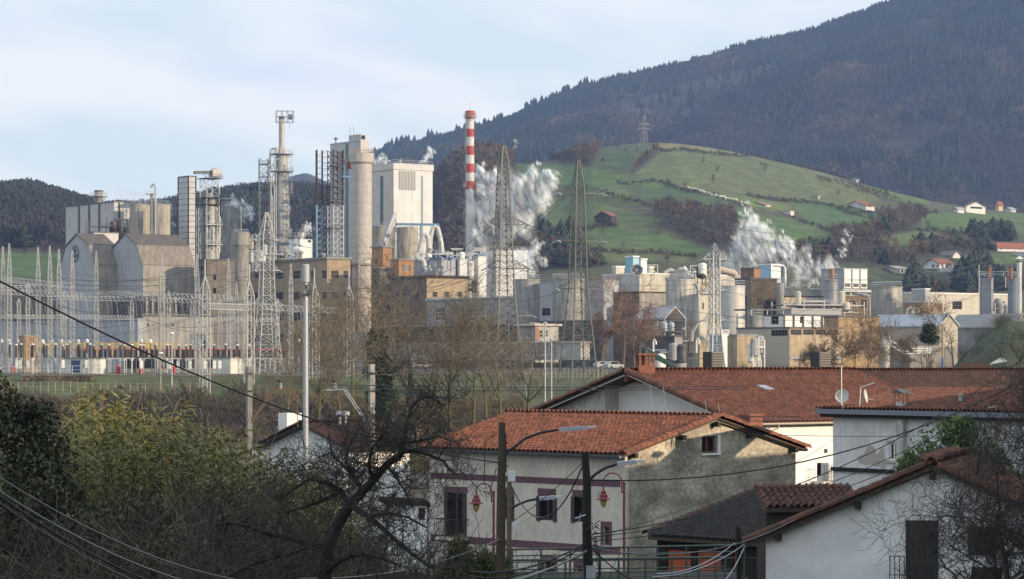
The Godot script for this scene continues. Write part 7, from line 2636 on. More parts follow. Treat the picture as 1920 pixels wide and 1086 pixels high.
	# corrugated fence
	o = thing("sheet_fence", "pale corrugated sheet fence left of the brown-roofed house", "fence", at(388, 890, 205.0), -0.12)
	for k in 5:
		s = MB.new()
		for j in 10: s.box(Vector3(k * 1.0 + j * 0.1 + 0.05, 0.6, 0.02 * (j % 2)), Vector3(0.09, 2.6, 0.04))
		put("panel", s, mat("fence sheet", Color(0.42, 0.42, 0.44)), o)
# ---------------------------------------------------------------- poles, lamps, railings
func led_lamp(o: Node3D, p: Array, tip: Vector3, m: Material) -> void: # a bent arm and a flat white lantern head
	var s := MB.new()
	s.tube(PackedVector3Array(p), PackedFloat32Array([0.035]), 8)
	put("arm", s, m, o)
	var a: Vector3 = p[-1]
	var z := (tip - a).normalized()
	var x := z.cross(Vector3.UP).normalized()
	var s2 := MB.new()
	s2.box((a + tip) * 0.5 - z * 0.1, Vector3(0.24, 0.1, (tip - a).length() * 0.72), Basis(x, x.cross(z) * -1.0, z))
	put("lantern", s2, mat("pale lantern", Color(0.34, 0.37, 0.44), 0.4), o)
	s2 = MB.new()
	s2.box(tip - z * (tip - a).length() * 0.18 + Vector3(0, 0.01, 0), Vector3(0.2, 0.05, (tip - a).length() * 0.36), Basis(x, x.cross(z) * -1.0, z))
	put("lantern_tip", s2, mat("lantern cover", Color(0.5, 0.52, 0.56), 0.3), o)

func red_lamp(label: String, post_px: float, post_top: float, lamp_px: float, lamp_y: float, d: float) -> void:
	var foot := at(post_px, 1075, d)
	var o := thing("red_street_lamp", label, "street lamp", foot, 0.0, "red swan-neck lamps")
	var m := mat("dark red paint", Color(0.19, 0.034, 0.04), 0.5)
	var h := (1075.0 - post_top) * d / F
	var s := MB.new()
	s.cyl(Vector3(0, -6, 0), Vector3(0, h, 0), 0.055, 0.045, 10)
	s.lathe(Vector3(0, h, 0), [Vector2(0.05, 0), Vector2(0.075, 0.03), Vector2(0.05, 0.09), Vector2(0, 0.11)], 10)
	put("post", s, m, o)
	var x := (lamp_px - post_px) * d / F
	var ly := h + (post_top - lamp_y) * d / F
	s = MB.new()
	var arc := [Vector3(-0.09, h - 0.35, 0), Vector3(-0.09, h - 0.05, 0)]
	var rad := (absf(x) - 0.09) * 0.5
	for k in 9:
		var t := PI * k / 8.0
		arc.append(Vector3(-0.09 - rad + cos(t) * rad, h + 0.1 + sin(t) * rad * 0.95, 0))
	arc.append(Vector3(x, ly + 0.42, 0))
	s.tube(PackedVector3Array(arc), PackedFloat32Array([0.028]), 8)
	s.box(Vector3(-0.05, h - 0.3, 0), Vector3(0.12, 0.05, 0.05))
	s.box(Vector3(-0.05, h - 0.1, 0), Vector3(0.12, 0.05, 0.05))
	put("swan_neck", s, m, o)
	s = MB.new()
	s.lathe(Vector3(x, ly, 0), [Vector2(0.27, 0.02), Vector2(0.275, 0.045), Vector2(0.17, 0.1), Vector2(0.16, 0.2), Vector2(0.10, 0.27), Vector2(0.12, 0.3), Vector2(0.1, 0.36), Vector2(0.03, 0.4), Vector2(0.03, 0.46)], 20)
	s.lathe(Vector3(x, ly, 0), [Vector2(0.12, 0.0), Vector2(0.27, 0.018)], 20)
	put("shade", s, m, o)
	s = MB.new()
	s.lathe(Vector3(x, ly, 0), [Vector2(0, -0.3), Vector2(0.05, -0.28), Vector2(0.11, -0.16), Vector2(0.135, -0.03), Vector2(0.12, 0.03)], 16)
	put("globe", s, mat("amber glass", Color(0.45, 0.34, 0.10), 0.2), o)

func catenary(a: Vector3, b: Vector3, sag: float, r: float, n := 14) -> MB:
	var s := MB.new()
	var p := PackedVector3Array()
	for i in n + 1:
		var t := float(i) / n
		p.append(a.lerp(b, t) - Vector3(0, sag * 4.0 * t * (1.0 - t), 0))
	s.tube(p, PackedFloat32Array([r]), 4, false)
	return s

func build_street() -> void:
	rng.seed = 606
	var wood := mat("pole wood", Color(0.115, 0.085, 0.062), 0.9, 0.0, "bark", Vector3(2.0, 0.3, 2.0))
	var grey_wood := mat("grey pole wood", Color(0.22, 0.18, 0.13), 0.9, 0.0, "bark", Vector3(2.0, 0.3, 2.0))
	var black := mat("black rubber", Color(0.02, 0.02, 0.022), 0.6)
	var galv := mat("mast steel", Color(0.40, 0.43, 0.48), 0.45, 0.3, "soft", Vector3.ONE)
	var conc := mat("mast concrete", Color(0.47, 0.46, 0.44), 0.9, 0.0, "streak", Vector3(0.6, 0.08, 0.6))
	var box_w := mat("box white", Color(0.62, 0.63, 0.68), 0.5)
	var d := 70.0
	# thick dark pole with a white box
	var o := thing("dark_pole", "thick dark street pole with a white junction box and LED lamp arm", "pole", at(938, 1130, d))
	var h := (1130.0 - 792.0) * d / F
	var s := MB.new()
	s.tube(PackedVector3Array([Vector3(-0.02, -4, 0), Vector3(0.02, h * 0.5, 0), Vector3(0.045, h, 0)]), PackedFloat32Array([0.15, 0.12, 0.085]), 12)
	put("post", s, wood, o)
	s = MB.new()
	s.box(Vector3(0.3, (1130 - 893) * d / F, 0.05), Vector3(0.19, 0.27, 0.16))
	put("junction_box", s, box_w, o)
	s = MB.new()
	s.box(Vector3(0.14, (1130 - 850) * d / F, 0.0), Vector3(0.05, 1.0, 0.06))
	for k in 3: s.box(Vector3(0.16, (1130 - 830 - k * 22) * d / F, 0.02), Vector3(0.1, 0.04, 0.06))
	s.pipe([Vector3(-0.1, h - 0.3, 0.12), Vector3(-0.4, h - 0.5, 0.1), Vector3(-0.42, h - 1.6, 0.1), Vector3(-0.3, h - 1.9, 0.12), Vector3(-0.1, h - 1.2, 0.13)], 0.014, 5)
	put("cable_clip", s, black, o)
	var arm := []
	for q: Vector2 in [Vector2(946, 850), Vector2(962, 840), Vector2(985, 822), Vector2(1015, 811), Vector2(1046, 806)]:
		arm.append(at(q.x, q.y, d) - o.position)
	led_lamp(o, arm, at(1118, 801, d) - o.position, black)
	# tan post behind it
	d = 75.0
	o = thing("tan_post", "slim tan wooden post just right of the thick dark pole with a low lamp arm", "pole", at(953, 1130, d))
	h = (1130.0 - 893.0) * d / F
	s = MB.new()
	s.tube(PackedVector3Array([Vector3(0, -4, 0), Vector3(0.03, h, 0)]), PackedFloat32Array([0.085, 0.07]), 10)
	put("post", s, grey_wood, o)
	s = MB.new()
	s.box(Vector3(0.18, (1130 - 984) * d / F, 0.05), Vector3(0.11, 0.14, 0.1))
	put("meter", s, box_w, o)
	arm = []
	for q: Vector2 in [Vector2(958, 954), Vector2(972, 946), Vector2(990, 939), Vector2(1012, 935)]: arm.append(at(q.x, q.y, d) - o.position)
	led_lamp(o, arm, at(1054, 932, d) - o.position, black)
	# gnarled pole
	d = 62.0
	o = thing("gnarled_pole", "rough dark wooden pole tangled with wires in front of the purple-banded house", "pole", at(1106, 1130, d))
	h = (1130.0 - 848.0) * d / F
	var p := PackedVector3Array()
	var r := PackedFloat32Array()
	for k in 11:
		var t := k / 10.0
		p.append(Vector3(lerpf(0.06, -0.1, t) + 0.02 * sin(k * 2.3), lerpf(-4, h, t), 0.02 * cos(k * 1.7)))
		r.append(lerpf(0.17, 0.085, t) * (1.0 + 0.06 * sin(k * 3.1)))
	s = MB.new()
	s.tube(p, r, 12)
	put("post", s, mat("old dark wood", Color(0.04, 0.034, 0.026), 0.95, 0.0, "bark", Vector3(2.5, 0.4, 2.5), 4.0), o)
	s = MB.new()
	for k in 26:
		var y := (1130.0 - rng.randf_range(980, 1035)) * d / F
		var a := rng.randf() * TAU
		s.rod(Vector3(cos(a) * 0.1, y, sin(a) * 0.1 + 0.05), Vector3(cos(a) * rng.randf_range(0.12, 0.28), y + rng.randf_range(-0.15, 0.15), sin(a) * 0.2 + 0.1), 0.025)
		if k % 3 == 0: s.box(Vector3(rng.randf_range(-0.13, 0.16), y, 0.13), Vector3(0.09, 0.03, 0.05))
	for k in 4: s.pipe([Vector3(0.12, h - 2.0 - k * 0.15, 0.1), Vector3(0.26, h - 2.5 - k * 0.12, 0.12), Vector3(0.14, h - 3.1, 0.12)], 0.01, 4)
	put("wire_tangle", s, black, o)
	s = MB.new()
	s.box(Vector3(0.2, (1130 - 927) * d / F, 0.05), Vector3(0.05, 0.15, 0.08))
	s.box(Vector3(0.02, (1130 - 1072) * d / F, 0.17), Vector3(0.22, 0.3, 0.02))
	s.rod(Vector3(-0.1, (1130 - 965) * d / F, 0.1), Vector3(-0.35, (1130 - 972) * d / F, 0.12), 0.03)
	s.rod(Vector3(-0.22, (1130 - 962) * d / F, 0.1), Vector3(-0.26, (1130 - 978) * d / F, 0.12), 0.03)
	put("bracket", s, mat("mast steel"), o)
	arm = []
	for q: Vector2 in [Vector2(1106, 899), Vector2(1118, 888), Vector2(1136, 877), Vector2(1158, 870)]: arm.append(at(q.x, q.y, d) - o.position)
	led_lamp(o, arm, at(1208, 865, d) - o.position, black)
	# short dark post at the right of the footbridge
	d = 80.0
	o = thing("short_dark_post", "short dark post with pale wires looped from its top by the orange doors", "pole", at(1390, 1130, d))
	h = (1130.0 - 988.0) * d / F
	s = MB.new()
	s.tube(PackedVector3Array([Vector3(0.05, -4, 0), Vector3(-0.1, h, 0)]), PackedFloat32Array([0.12, 0.07]), 8)
	for k in 3: s.rod(Vector3(-0.12 + k * 0.06, h - 0.1, 0.05), Vector3(-0.1 + k * 0.07, h - 1.6, 0.1), 0.03)
	put("post", s, mat("old dark wood"), o)
	var loops := [[1378, 1018, 1230, 1076], [1400, 1018, 1222, 1082], [1398, 1020, 1340, 1100]]
	for k in 3:
		var q: Array = loops[k]
		put("looped_wire", catenary(at(q[0], q[1], d) - o.position, at(q[2], q[3], d - 6.0) - o.position, 0.25, 0.015), mat("pale wire", Color(0.42, 0.44, 0.5), 0.5), o)
	red_lamp("red swan-neck lamp with amber globe left of the thick dark pole", 925.5, 925, 893, 946, 104.0)
	red_lamp("red swan-neck lamp with amber globe at the house corner right of the gnarled pole", 1170, 908, 1131.5, 938, 104.0)
	# footbridge railings
	var green := mat("railing green", Color(0.05, 0.075, 0.065), 0.5)
	for row in 2:
		d = [92.0, 86.0][row]
		o = thing("footbridge_railing", ["taller back railing of the green footbridge", "lower front railing of the green footbridge with rounded end"][row], "railing", Vector3.ZERO)
		var x0: float = [940, 940][row]
		var x1: float = [1396, 1360][row]
		var tops: Array = [[1031, 1022], [1051, 1045]][row]
		for k in 4:
			var y: float = [0.0, 12.0, 24.0, 46.0][k] if row == 0 else [0.0, 18.0, 34.0, 40.0][k]
			if row == 1 and k == 3: continue
			s = MB.new()
			s.cyl(at(x0, tops[0] + y, d), at(x1, tops[1] + y, d), 0.035 if k == 0 else 0.022, -1.0, 8)
			put("rail", s, green, o)
		for k in 9:
			var px := lerpf(x0 + 20, x1, k / 8.0)
			s = MB.new()
			s.cyl(at(px, lerpf(tops[0], tops[1], k / 8.0), d), at(px, 1086, d), 0.035, -1.0, 8)
			put("baluster_post", s, green, o)
	s = MB.new()
	var dk0 := at(880, 1083, 93.0)
	s.box(dk0 + Vector3(4.6, -0.15, 1.5), Vector3(10.2, 0.24, 9.0))
	s.box(dk0 + Vector3(4.6, -3.2, 1.0), Vector3(10.0, 6.0, 6.0))
	solo("footbridge_deck", s, mat("dark stone"), "dark concrete deck and wall of the green footbridge", "footbridge")
	# tall steel mast
	d = 122.0
	o = thing("steel_mast", "tall slim steel mast with a grey canister on top, left of centre", "mast", at(573, 900, d))
	h = (900.0 - 530.0) * d / F
	s = MB.new()
	s.cyl(Vector3(0, -4, 0), Vector3(0, h - 0.4, 0), 0.15, 0.11, 14)
	put("pole", s, galv, o)
	s = MB.new()
	s.lathe(Vector3(0, h, 0), [Vector2(0.09, -0.8), Vector2(0.1, 0), Vector2(0.17, 0.02), Vector2(0.17, 0.8), Vector2(0.13, 0.84), Vector2(0, 0.85)], 16)
	put("canister", s, mat("canister grey", Color(0.33, 0.36, 0.39), 0.5), o)
	s = MB.new()
	s.box(Vector3(0.02, h - 0.55, 0), Vector3(0.55, 0.09, 0.3))
	s.box(Vector3(0.22, h - 0.45, 0.1), Vector3(0.14, 0.3, 0.14))
	s.box(Vector3(-0.22, h - 0.6, 0.1), Vector3(0.12, 0.2, 0.12))
	s.box(Vector3(0.03, h - 0.2, 0.1), Vector3(0.12, 0.2, 0.12))
	put("bracket", s, dark_steel(), o)
	# railway masts
	d = 172.0
	for k in 2:
		var px: float = [697, 467][k]
		var pt: float = [683, 688][k]
		o = thing("railway_mast", ["pale concrete railway mast with lattice strut in front of the bare trees", "grey concrete railway mast with rusty bent arm left of the steel mast"][k], "mast", at(px, 870, d))
		h = (870.0 - pt) * d / F
		s = MB.new()
		s.box(Vector3(0, h * 0.5 - 2.0, 0), Vector3(0.33, h + 4.0, 0.3), Basis(Vector3.UP, 0.5))
		put("post", s, conc if k == 0 else mat("darker mast concrete", Color(0.30, 0.295, 0.28), 0.9, 0.0, "streak", Vector3(0.6, 0.08, 0.6)), o)
		s = MB.new()
		for y: float in [733, 700]:
			s.box(Vector3(0, (870 - y) * d / F, 0), Vector3(0.55, 0.08, 0.5))
		put("clamp", s, dark_steel(), o)
		s = MB.new()
		if k == 0:
			for e: float in [-2.5, 2.5]:
				s.bar(at(646 + e, 730, d) - o.position, at(690 + e, 796, d) - o.position, 0.07)
			for j in 10:
				var a := at(646 + 4.4 * j, 730 + 6.6 * j, d) - o.position
				s.rod(a + Vector3(-0.09, 0, 0), a + Vector3(0.09, -0.2, 0), 0.05)
			s.bar(at(612, 731, d) - o.position, at(650, 729, d) - o.position, 0.12)
			put("lattice_strut", s, galv, o)
		else:
			s.bar(at(470, 792, d) - o.position, at(515, 729, d) - o.position, 0.2)
			s.bar(at(512, 728, d) - o.position, at(547, 728, d) - o.position, 0.18)
			s.bar(at(544, 728, d) - o.position, at(557, 750, d) - o.position, 0.2)
			s.rod(at(557, 750, d) - o.position, at(558, 800, d) - o.position, 0.06)
			put("bent_arm", s, mat("rusty brown arm", Color(0.12, 0.075, 0.05), 0.8), o)
		s = MB.new()
		var c := at([627, 525][k], 726, d) - o.position
		insulator(s, c, Vector3.UP, 4, 0.2, 0.12)
		put("insulator", s, mat("dark porcelain", Color(0.045, 0.035, 0.035), 0.3), o)
		s = MB.new()
		s.lathe(c + Vector3(0, -0.1, 0), [Vector2(0.16, 0), Vector2(0.16, 0.3), Vector2(0.1, 0.35)], 10)
		put("insulator_foot", s, conc, o)
	# two thin lamp posts by the field
	for k in 2:
		o = thing("field_lamp_post", ["taller of two thin lamp posts between the big pylons", "shorter of two thin lamp posts between the big pylons"][k], "lamp post", at([1022, 1034][k], 770, 300.0))
		h = (770.0 - [607, 638][k]) * 300.0 / F
		s = MB.new()
		s.cyl(Vector3(0, -3, 0), Vector3(0, h, 0), 0.11, 0.07, 8)
		put("pole", s, galv, o)
		s = MB.new()
		s.lathe(Vector3(0, h, 0), [Vector2(0.1, -0.05), Vector2(0.28, 0.02), Vector2(0.24, 0.14), Vector2(0, 0.2)], 12)
		put("head", s, mat("pale lantern"), o)

# ---------------------------------------------------------------- wires
func build_cables() -> void:
	rng.seed = 707
	var black := mat("black rubber")
	var wire := mat("line wire", Color(0.07, 0.072, 0.075), 0.5, 0.2)
	var pale := mat("pale cable", Color(0.20, 0.20, 0.205), 0.6)
	var n := {}
	var list := [
		# name, label, group, material, radius, sag, px py d -> px py d
		["thick black cable sweeping down from the upper left to the dark pole", "", black, 0.018, 0.55, -30, 512, 45, 938, 868, 70],
		["twisted loop of cable between the dark pole and the gnarled pole", "", black, 0.02, 1.05, 956, 906, 70, 1092, 875, 62],
		["grey cable at the lower left, uppermost of the bundle", "overhead cables at the lower left", pale, 0.014, 0.6, -20, 884, 42, 620, 1095, 60],
		["grey cable at the lower left, second of the bundle", "overhead cables at the lower left", pale, 0.019, 0.7, -20, 910, 42, 640, 1110, 60],
		["grey cable at the lower left, third of the bundle", "overhead cables at the lower left", black, 0.02, 0.8, -20, 918, 42, 640, 1130, 60],
		["grey cable at the lower left, lowest of the bundle", "overhead cables at the lower left", pale, 0.012, 0.75, -20, 930, 42, 640, 1150, 60],
		["pale cable rising across the oleander to the thick dark pole", "", pale, 0.018, 0.3, 560, 1085, 58, 940, 1010, 70],
		["cable from the gnarled pole across the rubble gable to the upper right", "wires fanning right from the gnarled pole", black, 0.014, 1.0, 1104, 1003, 62, 1960, 640, 75],
		["strong black cable crossing the weathered building toward the right edge", "wires fanning right from the gnarled pole", black, 0.018, 0.9, 1095, 900, 62, 1960, 690, 74],
		["second wire from the gnarled pole across the weathered building", "wires fanning right from the gnarled pole", black, 0.011, 0.9, 1104, 1008, 62, 1960, 690, 75],
		["third wire from the gnarled pole, low across the rubble gable", "wires fanning right from the gnarled pole", black, 0.011, 0.9, 1104, 1016, 62, 1960, 720, 75],
		["fourth wire from the gnarled pole to the weathered building's corner", "wires fanning right from the gnarled pole", black, 0.012, 0.4, 1104, 1012, 62, 1570, 820, 138],
		["wire from the gnarled pole past the lower white house", "", pale, 0.01, 0.5, 1104, 1026, 62, 1490, 975, 78],
		["drooping clothes wire along the lower white house", "", pale, 0.009, 0.7, 1385, 1045, 80, 1745, 910, 85],
		["thin wire strung level across the weathered building", "", black, 0.012, 0.15, 1400, 814, 118, 1960, 810, 118],
		["bundle of black wires from the gnarled pole to the left, upper", "wires leaving the gnarled pole to the left", black, 0.02, 0.25, 1098, 1018, 62, 880, 1072, 66],
		["bundle of black wires from the gnarled pole to the left, middle", "wires leaving the gnarled pole to the left", black, 0.016, 0.3, 1098, 1022, 62, 880, 1080, 66],
		["bundle of black wires from the gnarled pole to the left, lower", "wires leaving the gnarled pole to the left", pale, 0.02, 0.1, 1098, 1038, 62, 880, 1105, 60],
		["pale rope-like cable slanting from the gnarled pole to the lower left", "wires leaving the gnarled pole to the left", pale, 0.024, 0.12, 1106, 1030, 62, 900, 1105, 58],
		["wire slanting up from the dark pole past the lamp to the gnarled pole's top", "", black, 0.012, 0.1, 950, 985, 72, 1098, 862, 62],
		["wire from the gnarled pole down to the footbridge's right end", "", black, 0.02, 0.4, 1104, 1020, 62, 1260, 1090, 70],
		["railway contact line crossing before the broad gable, upper", "railway wires", wire, 0.022, 0.12, 560, 721, 168, 1400, 724, 150],
		["railway contact line crossing before the broad gable, second", "railway wires", wire, 0.022, 0.12, 560, 727, 168, 1400, 729, 150],
		["railway contact line along the purple-banded house's ridge", "railway wires", wire, 0.022, 0.12, 560, 778, 168, 1500, 781, 148],
		["second railway contact line along the purple-banded house's ridge", "railway wires", wire, 0.02, 0.12, 900, 786, 160, 1500, 788, 148],
		["feeder wire across the bare trees, highest of the railway wires", "railway wires", wire, 0.02, 0.3, -20, 700, 150, 1160, 690, 172],
	]
	for q: Array in list:
		solo("overhead_cable", catenary(at(q[5], q[6], q[7]), at(q[8], q[9], q[10]), q[4], q[3]), q[2], q[0], "cable", q[1])
	# droppers between the railway wires
	for k in 4:
		var px: float = [1219, 1244, 1322, 1346][k]
		var top: float = [724, 724, 752, 755][k]
		var s := MB.new()
		s.rod(at(px, top, 150), at(px + 5, 780, 150), 0.03)
		solo("dropper", s, wire, "thin dropper between the railway wires, " + ["left one before the white recess", "second one before the white recess", "third, near the ridge end", "rightmost, beside the verge tiles"][k], "dropper", "droppers of the railway wires")
	# high voltage lines
	var hv := [
		[[1112, 366, 414], [1960, 372, 640], 8.0], [[1120, 373, 414], [1960, 392, 600], 8.0], [[1112, 455, 414], [1960, 430, 640], 9.0], [[1120, 460, 414], [1960, 452, 600], 9.0], [[1114, 545, 414], [1960, 500, 600], 8.0], [[1060, 366, 414], [655, 540, 432], 4.0], [[1066, 366, 414], [700, 560, 460], 4.0], [[1058, 455, 414], [655, 545, 432], 2.5], [[1066, 456, 414], [760, 560, 480], 2.5], [[1056, 546, 414], [655, 590, 432], 1.5],
		[[972, 424, 404], [1400, 440, 900], 5.0], [[976, 507, 404], [1500, 470, 860], 6.0], [[920, 424, 404], [589, 540, 425], 3.5], [[918, 506, 404], [589, 545, 425], 2.5], [[916, 595, 404], [470, 575, 418], 2.0],
		[[1325, 488, 452], [1120, 470, 700], 3.0], [[1358, 487, 452], [1960, 440, 700], 7.0], [[1358, 545, 452], [1960, 500, 700], 7.0], [[1325, 545, 452], [1000, 560, 660], 4.0], [[1358, 601, 452], [1960, 540, 700], 6.0], [[1325, 601, 452], [1000, 590, 620], 3.0],
		[[486, 452, 445], [120, 520, 470], 3.0], [[486, 510, 445], [200, 545, 500], 2.5], [[514, 510, 445], [780, 470, 800], 3.0], [[514, 452, 445], [900, 440, 840], 4.0], [[514, 570, 445], [780, 520, 760], 3.0], [[0, 512, 470], [560, 488, 480], 2.5], [[0, 520, 472], [560, 500, 480], 2.5], [[60, 500, 470], [430, 508, 500], 2.0], [[110, 505, 470], [545, 515, 500], 2.0], [[180, 540, 520], [470, 590, 430], 2.0], [[303, 555, 480], [470, 585, 430], 1.5],
		[[0, 590, 470], [240, 610, 470], 1.2], [[80, 628, 500], [300, 605, 480], 1.5], [[250, 590, 480], [440, 600, 470], 1.8], [[300, 610, 480], [560, 600, 480], 2.0], [[1208, 224, 1990], [1960, 345, 1700], 20.0], [[1208, 224, 1990], [1100, 365, 420], 14.0],
	]
	for k in 18:
		var x0 := rng.randf_range(0, 380)
		hv.append([[x0, rng.randf_range(500, 575), rng.randf_range(455, 500)], [x0 + rng.randf_range(90, 260), rng.randf_range(515, 585), rng.randf_range(440, 520)], rng.randf_range(0.8, 2.4)])
	for q: Array in hv:
		var a: Array = q[0]
		var b: Array = q[1]
		solo("power_line", catenary(at(a[0], a[1], a[2]), at(b[0], b[1], b[2]), q[2], 0.035 if a[2] < 600 else 0.1, 18), wire, "dark high-voltage conductor strung between the pylons and gantries over the mill", "power line", "high-voltage conductors")
	# droppers of the substation: thin hanging leads
	for k in 44:
		var px := 20.0 + k * 13.5 + rng.randf_range(-8, 8)
		var d := rng.randf_range(450, 520)
		var top := rng.randf_range(556, 575)
		solo("hanging_lead", catenary(at(px, top, d), at(px + rng.randf_range(8, 26), rng.randf_range(640, 655), d), 1.2, 0.03, 8), mat("white galvanised"), "pale lead hanging from a truss beam to the apparatus below", "lead", "hanging leads of the substation")
# ---------------------------------------------------------------- trees and shrubs near by
var fat := 0.008 # least thickness of a twig

func grow(r: RandomNumberGenerator, p: Vector3, dir: Vector3, len_: float, rad: float, level: int, most: int, out: Array, lift: float, crook: float, kids: int, spread := 0.8) -> void:
	var n := 4 if level < most else 3
	var pts := PackedVector3Array([p])
	var rads := PackedFloat32Array([rad])
	var q := p
	var dd := dir.normalized()
	for i in n:
		dd = (dd + Vector3(r.randf_range(-1, 1), r.randf_range(-1, 1) + lift, r.randf_range(-1, 1)) * crook).normalized()
		q += dd * len_ / n
		pts.append(q)
		rads.append(maxf(rad * (1.0 - 0.62 * (i + 1) / n), fat * 0.5))
		if level < most and (level > 0 or i > 0):
			for k in (kids if level < most - 1 or i < 3 else kids + 1):
				if r.randf() < 0.75:
					var side := dd.cross(Vector3(r.randf_range(-1, 1), r.randf_range(-1, 1), r.randf_range(-1, 1))).normalized()
					grow(r, q, dd * (1.0 - spread * 0.5) + side * spread, len_ * r.randf_range(0.42, 0.72), rads[i + 1] * 0.62, level + 1, most, out, lift, crook, kids, spread)
	var m: MB = out[mini(level, out.size() - 1)]
	if rad < 0.03 and level > 0:
		for i in n: m.rod(pts[i], pts[i + 1], maxf(rads[i] * 2.0, fat))
	else:
		m.tube(pts, rads, 6 if rad < 0.12 else 9, false)

func bare_tree(called: String, label: String, pos: Vector3, h: float, rad: float, seed_: int, bark: Material, twig: Material, lift := 0.25, spread := 0.8, kids := 2, most := 4, crook := 0.22, group := "") -> Node3D:
	var r := RandomNumberGenerator.new()
	r.seed = seed_
	var o := thing(called, label, "tree", pos, 0.0, group)
	var wood := MB.new()
	var out := [wood, wood, MB.new()]
	fat = clampf(-pos.z * 0.0001, 0.008, 0.05)
	grow(r, Vector3(0, -0.5, 0), Vector3(r.randf_range(-0.08, 0.08), 1, 0), h * 0.62, rad, 0, most, out, lift, crook, kids, spread)
	put("trunk", wood, bark, o)
	var t := put("twigs", out[2], twig, o)
	t.set_meta("kind", "stuff")
	return o

func leaf_mesh(l: float, w: float) -> ArrayMesh: # a folded pointed leaf
	var s := MB.new()
	var a := Vector3.ZERO
	var b := Vector3(w, 0.12 * l, l * 0.45)
	var c := Vector3(0, 0, l)
	var d := Vector3(-w, 0.12 * l, l * 0.45)
	s.tri(a, c, b)
	s.tri(a, d, c)
	return s.mesh()

func random_basis(r: RandomNumberGenerator, k: float) -> Basis:
	return Basis.from_euler(Vector3(r.randf_range(-1.2, 1.2), r.randf() * TAU, r.randf_range(-1.0, 1.0))).scaled(Vector3.ONE * k)

func leafy(called: String, label: String, cat: String, lumps: Array, per: int, l: float, w: float, cols: Array, seed_: int, droop := false) -> Node3D: # lumps: [centre, radii]
	var r := RandomNumberGenerator.new()
	r.seed = seed_
	var base: Vector3 = lumps[0][0]
	base.y = height_at(base.x, -base.z)
	var o := thing(called, label, cat, base)
	var xf := []
	var cc := []
	var s := MB.new()
	for e: Array in lumps:
		var c: Vector3 = e[0] - base
		var rr: Vector3 = e[1]
		s.tube(PackedVector3Array([Vector3(r.randf_range(-0.3, 0.3), -0.3, 0), c * Vector3(0.6, 0.5, 0.6), c + Vector3(0, rr.y * 0.5, 0)]), PackedFloat32Array([0.09, 0.06, 0.02]), 6)
		for k in per:
			var u := Vector3(r.randfn(), r.randfn(), r.randfn()).normalized() * pow(r.randf(), 0.45)
			var clump := Vector3(sin(u.x * 9.0 + u.y * 7.0), sin(u.y * 8.0 + u.z * 6.0), sin(u.z * 9.0 + u.x * 5.0)) * 0.13
			var p := c + (u + clump) * rr
			if p.y < 0.0: continue
			xf.append(Transform3D(random_basis(r, r.randf_range(0.7, 1.3)), p))
			var col: Color = cols[r.randi() % cols.size()] * r.randf_range(0.7, 1.3)
			col.a = 1.0
			cc.append(col)
	put("stems", s, mat("shrub stem", Color(0.07, 0.055, 0.04)), o)
	scatter("foliage", leaf_mesh(l, w), tint("leaf tint", 0.55, "", Vector3.ONE, 0.35), xf, cc, o)
	return o

func brush(label: String, cat: String, pts: Array, hs: Array, cols: Array, kinds: Array, called := "brush") -> void: # a mass of leafless scrub
	var xf := [[], []]
	var cc := [[], []]
	for i in pts.size():
		var k := i % 2
		var h: float = hs[i]
		xf[k].append(Transform3D(Basis(Vector3.UP, rng.randf() * TAU).scaled(Vector3(h * 1.3, h, h * 1.3)), pts[i] - Vector3(0, h * 0.22, 0)))
		cc[k].append(cols[i])
	var o := thing(called, label, cat, Vector3.ZERO, 0.0, "", "stuff")
	for k in 2: scatter("twigs", crown_mesh(kinds[0] + k, kinds[1], 0.4, kinds[2]) if kinds[2] > 0.0 else bush_mesh(kinds[0] + k, kinds[1]), tint("far woods"), xf[k], cc[k], o)

func bush_mesh(seed_: int, stems: int) -> ArrayMesh: # a leafless bush one metre tall, of fine twigs
	var r := RandomNumberGenerator.new()
	r.seed = seed_
	var s := MB.new()
	fat = 0.0013
	for i in stems:
		grow(r, Vector3(r.randf_range(-0.25, 0.25), 0, r.randf_range(-0.25, 0.25)), Vector3(r.randf_range(-0.5, 0.5), 1, r.randf_range(-0.5, 0.5)), r.randf_range(0.5, 0.8), 0.0042, 1, 3, [s], 0.15, 0.3, 2, 0.8)
	return s.mesh()

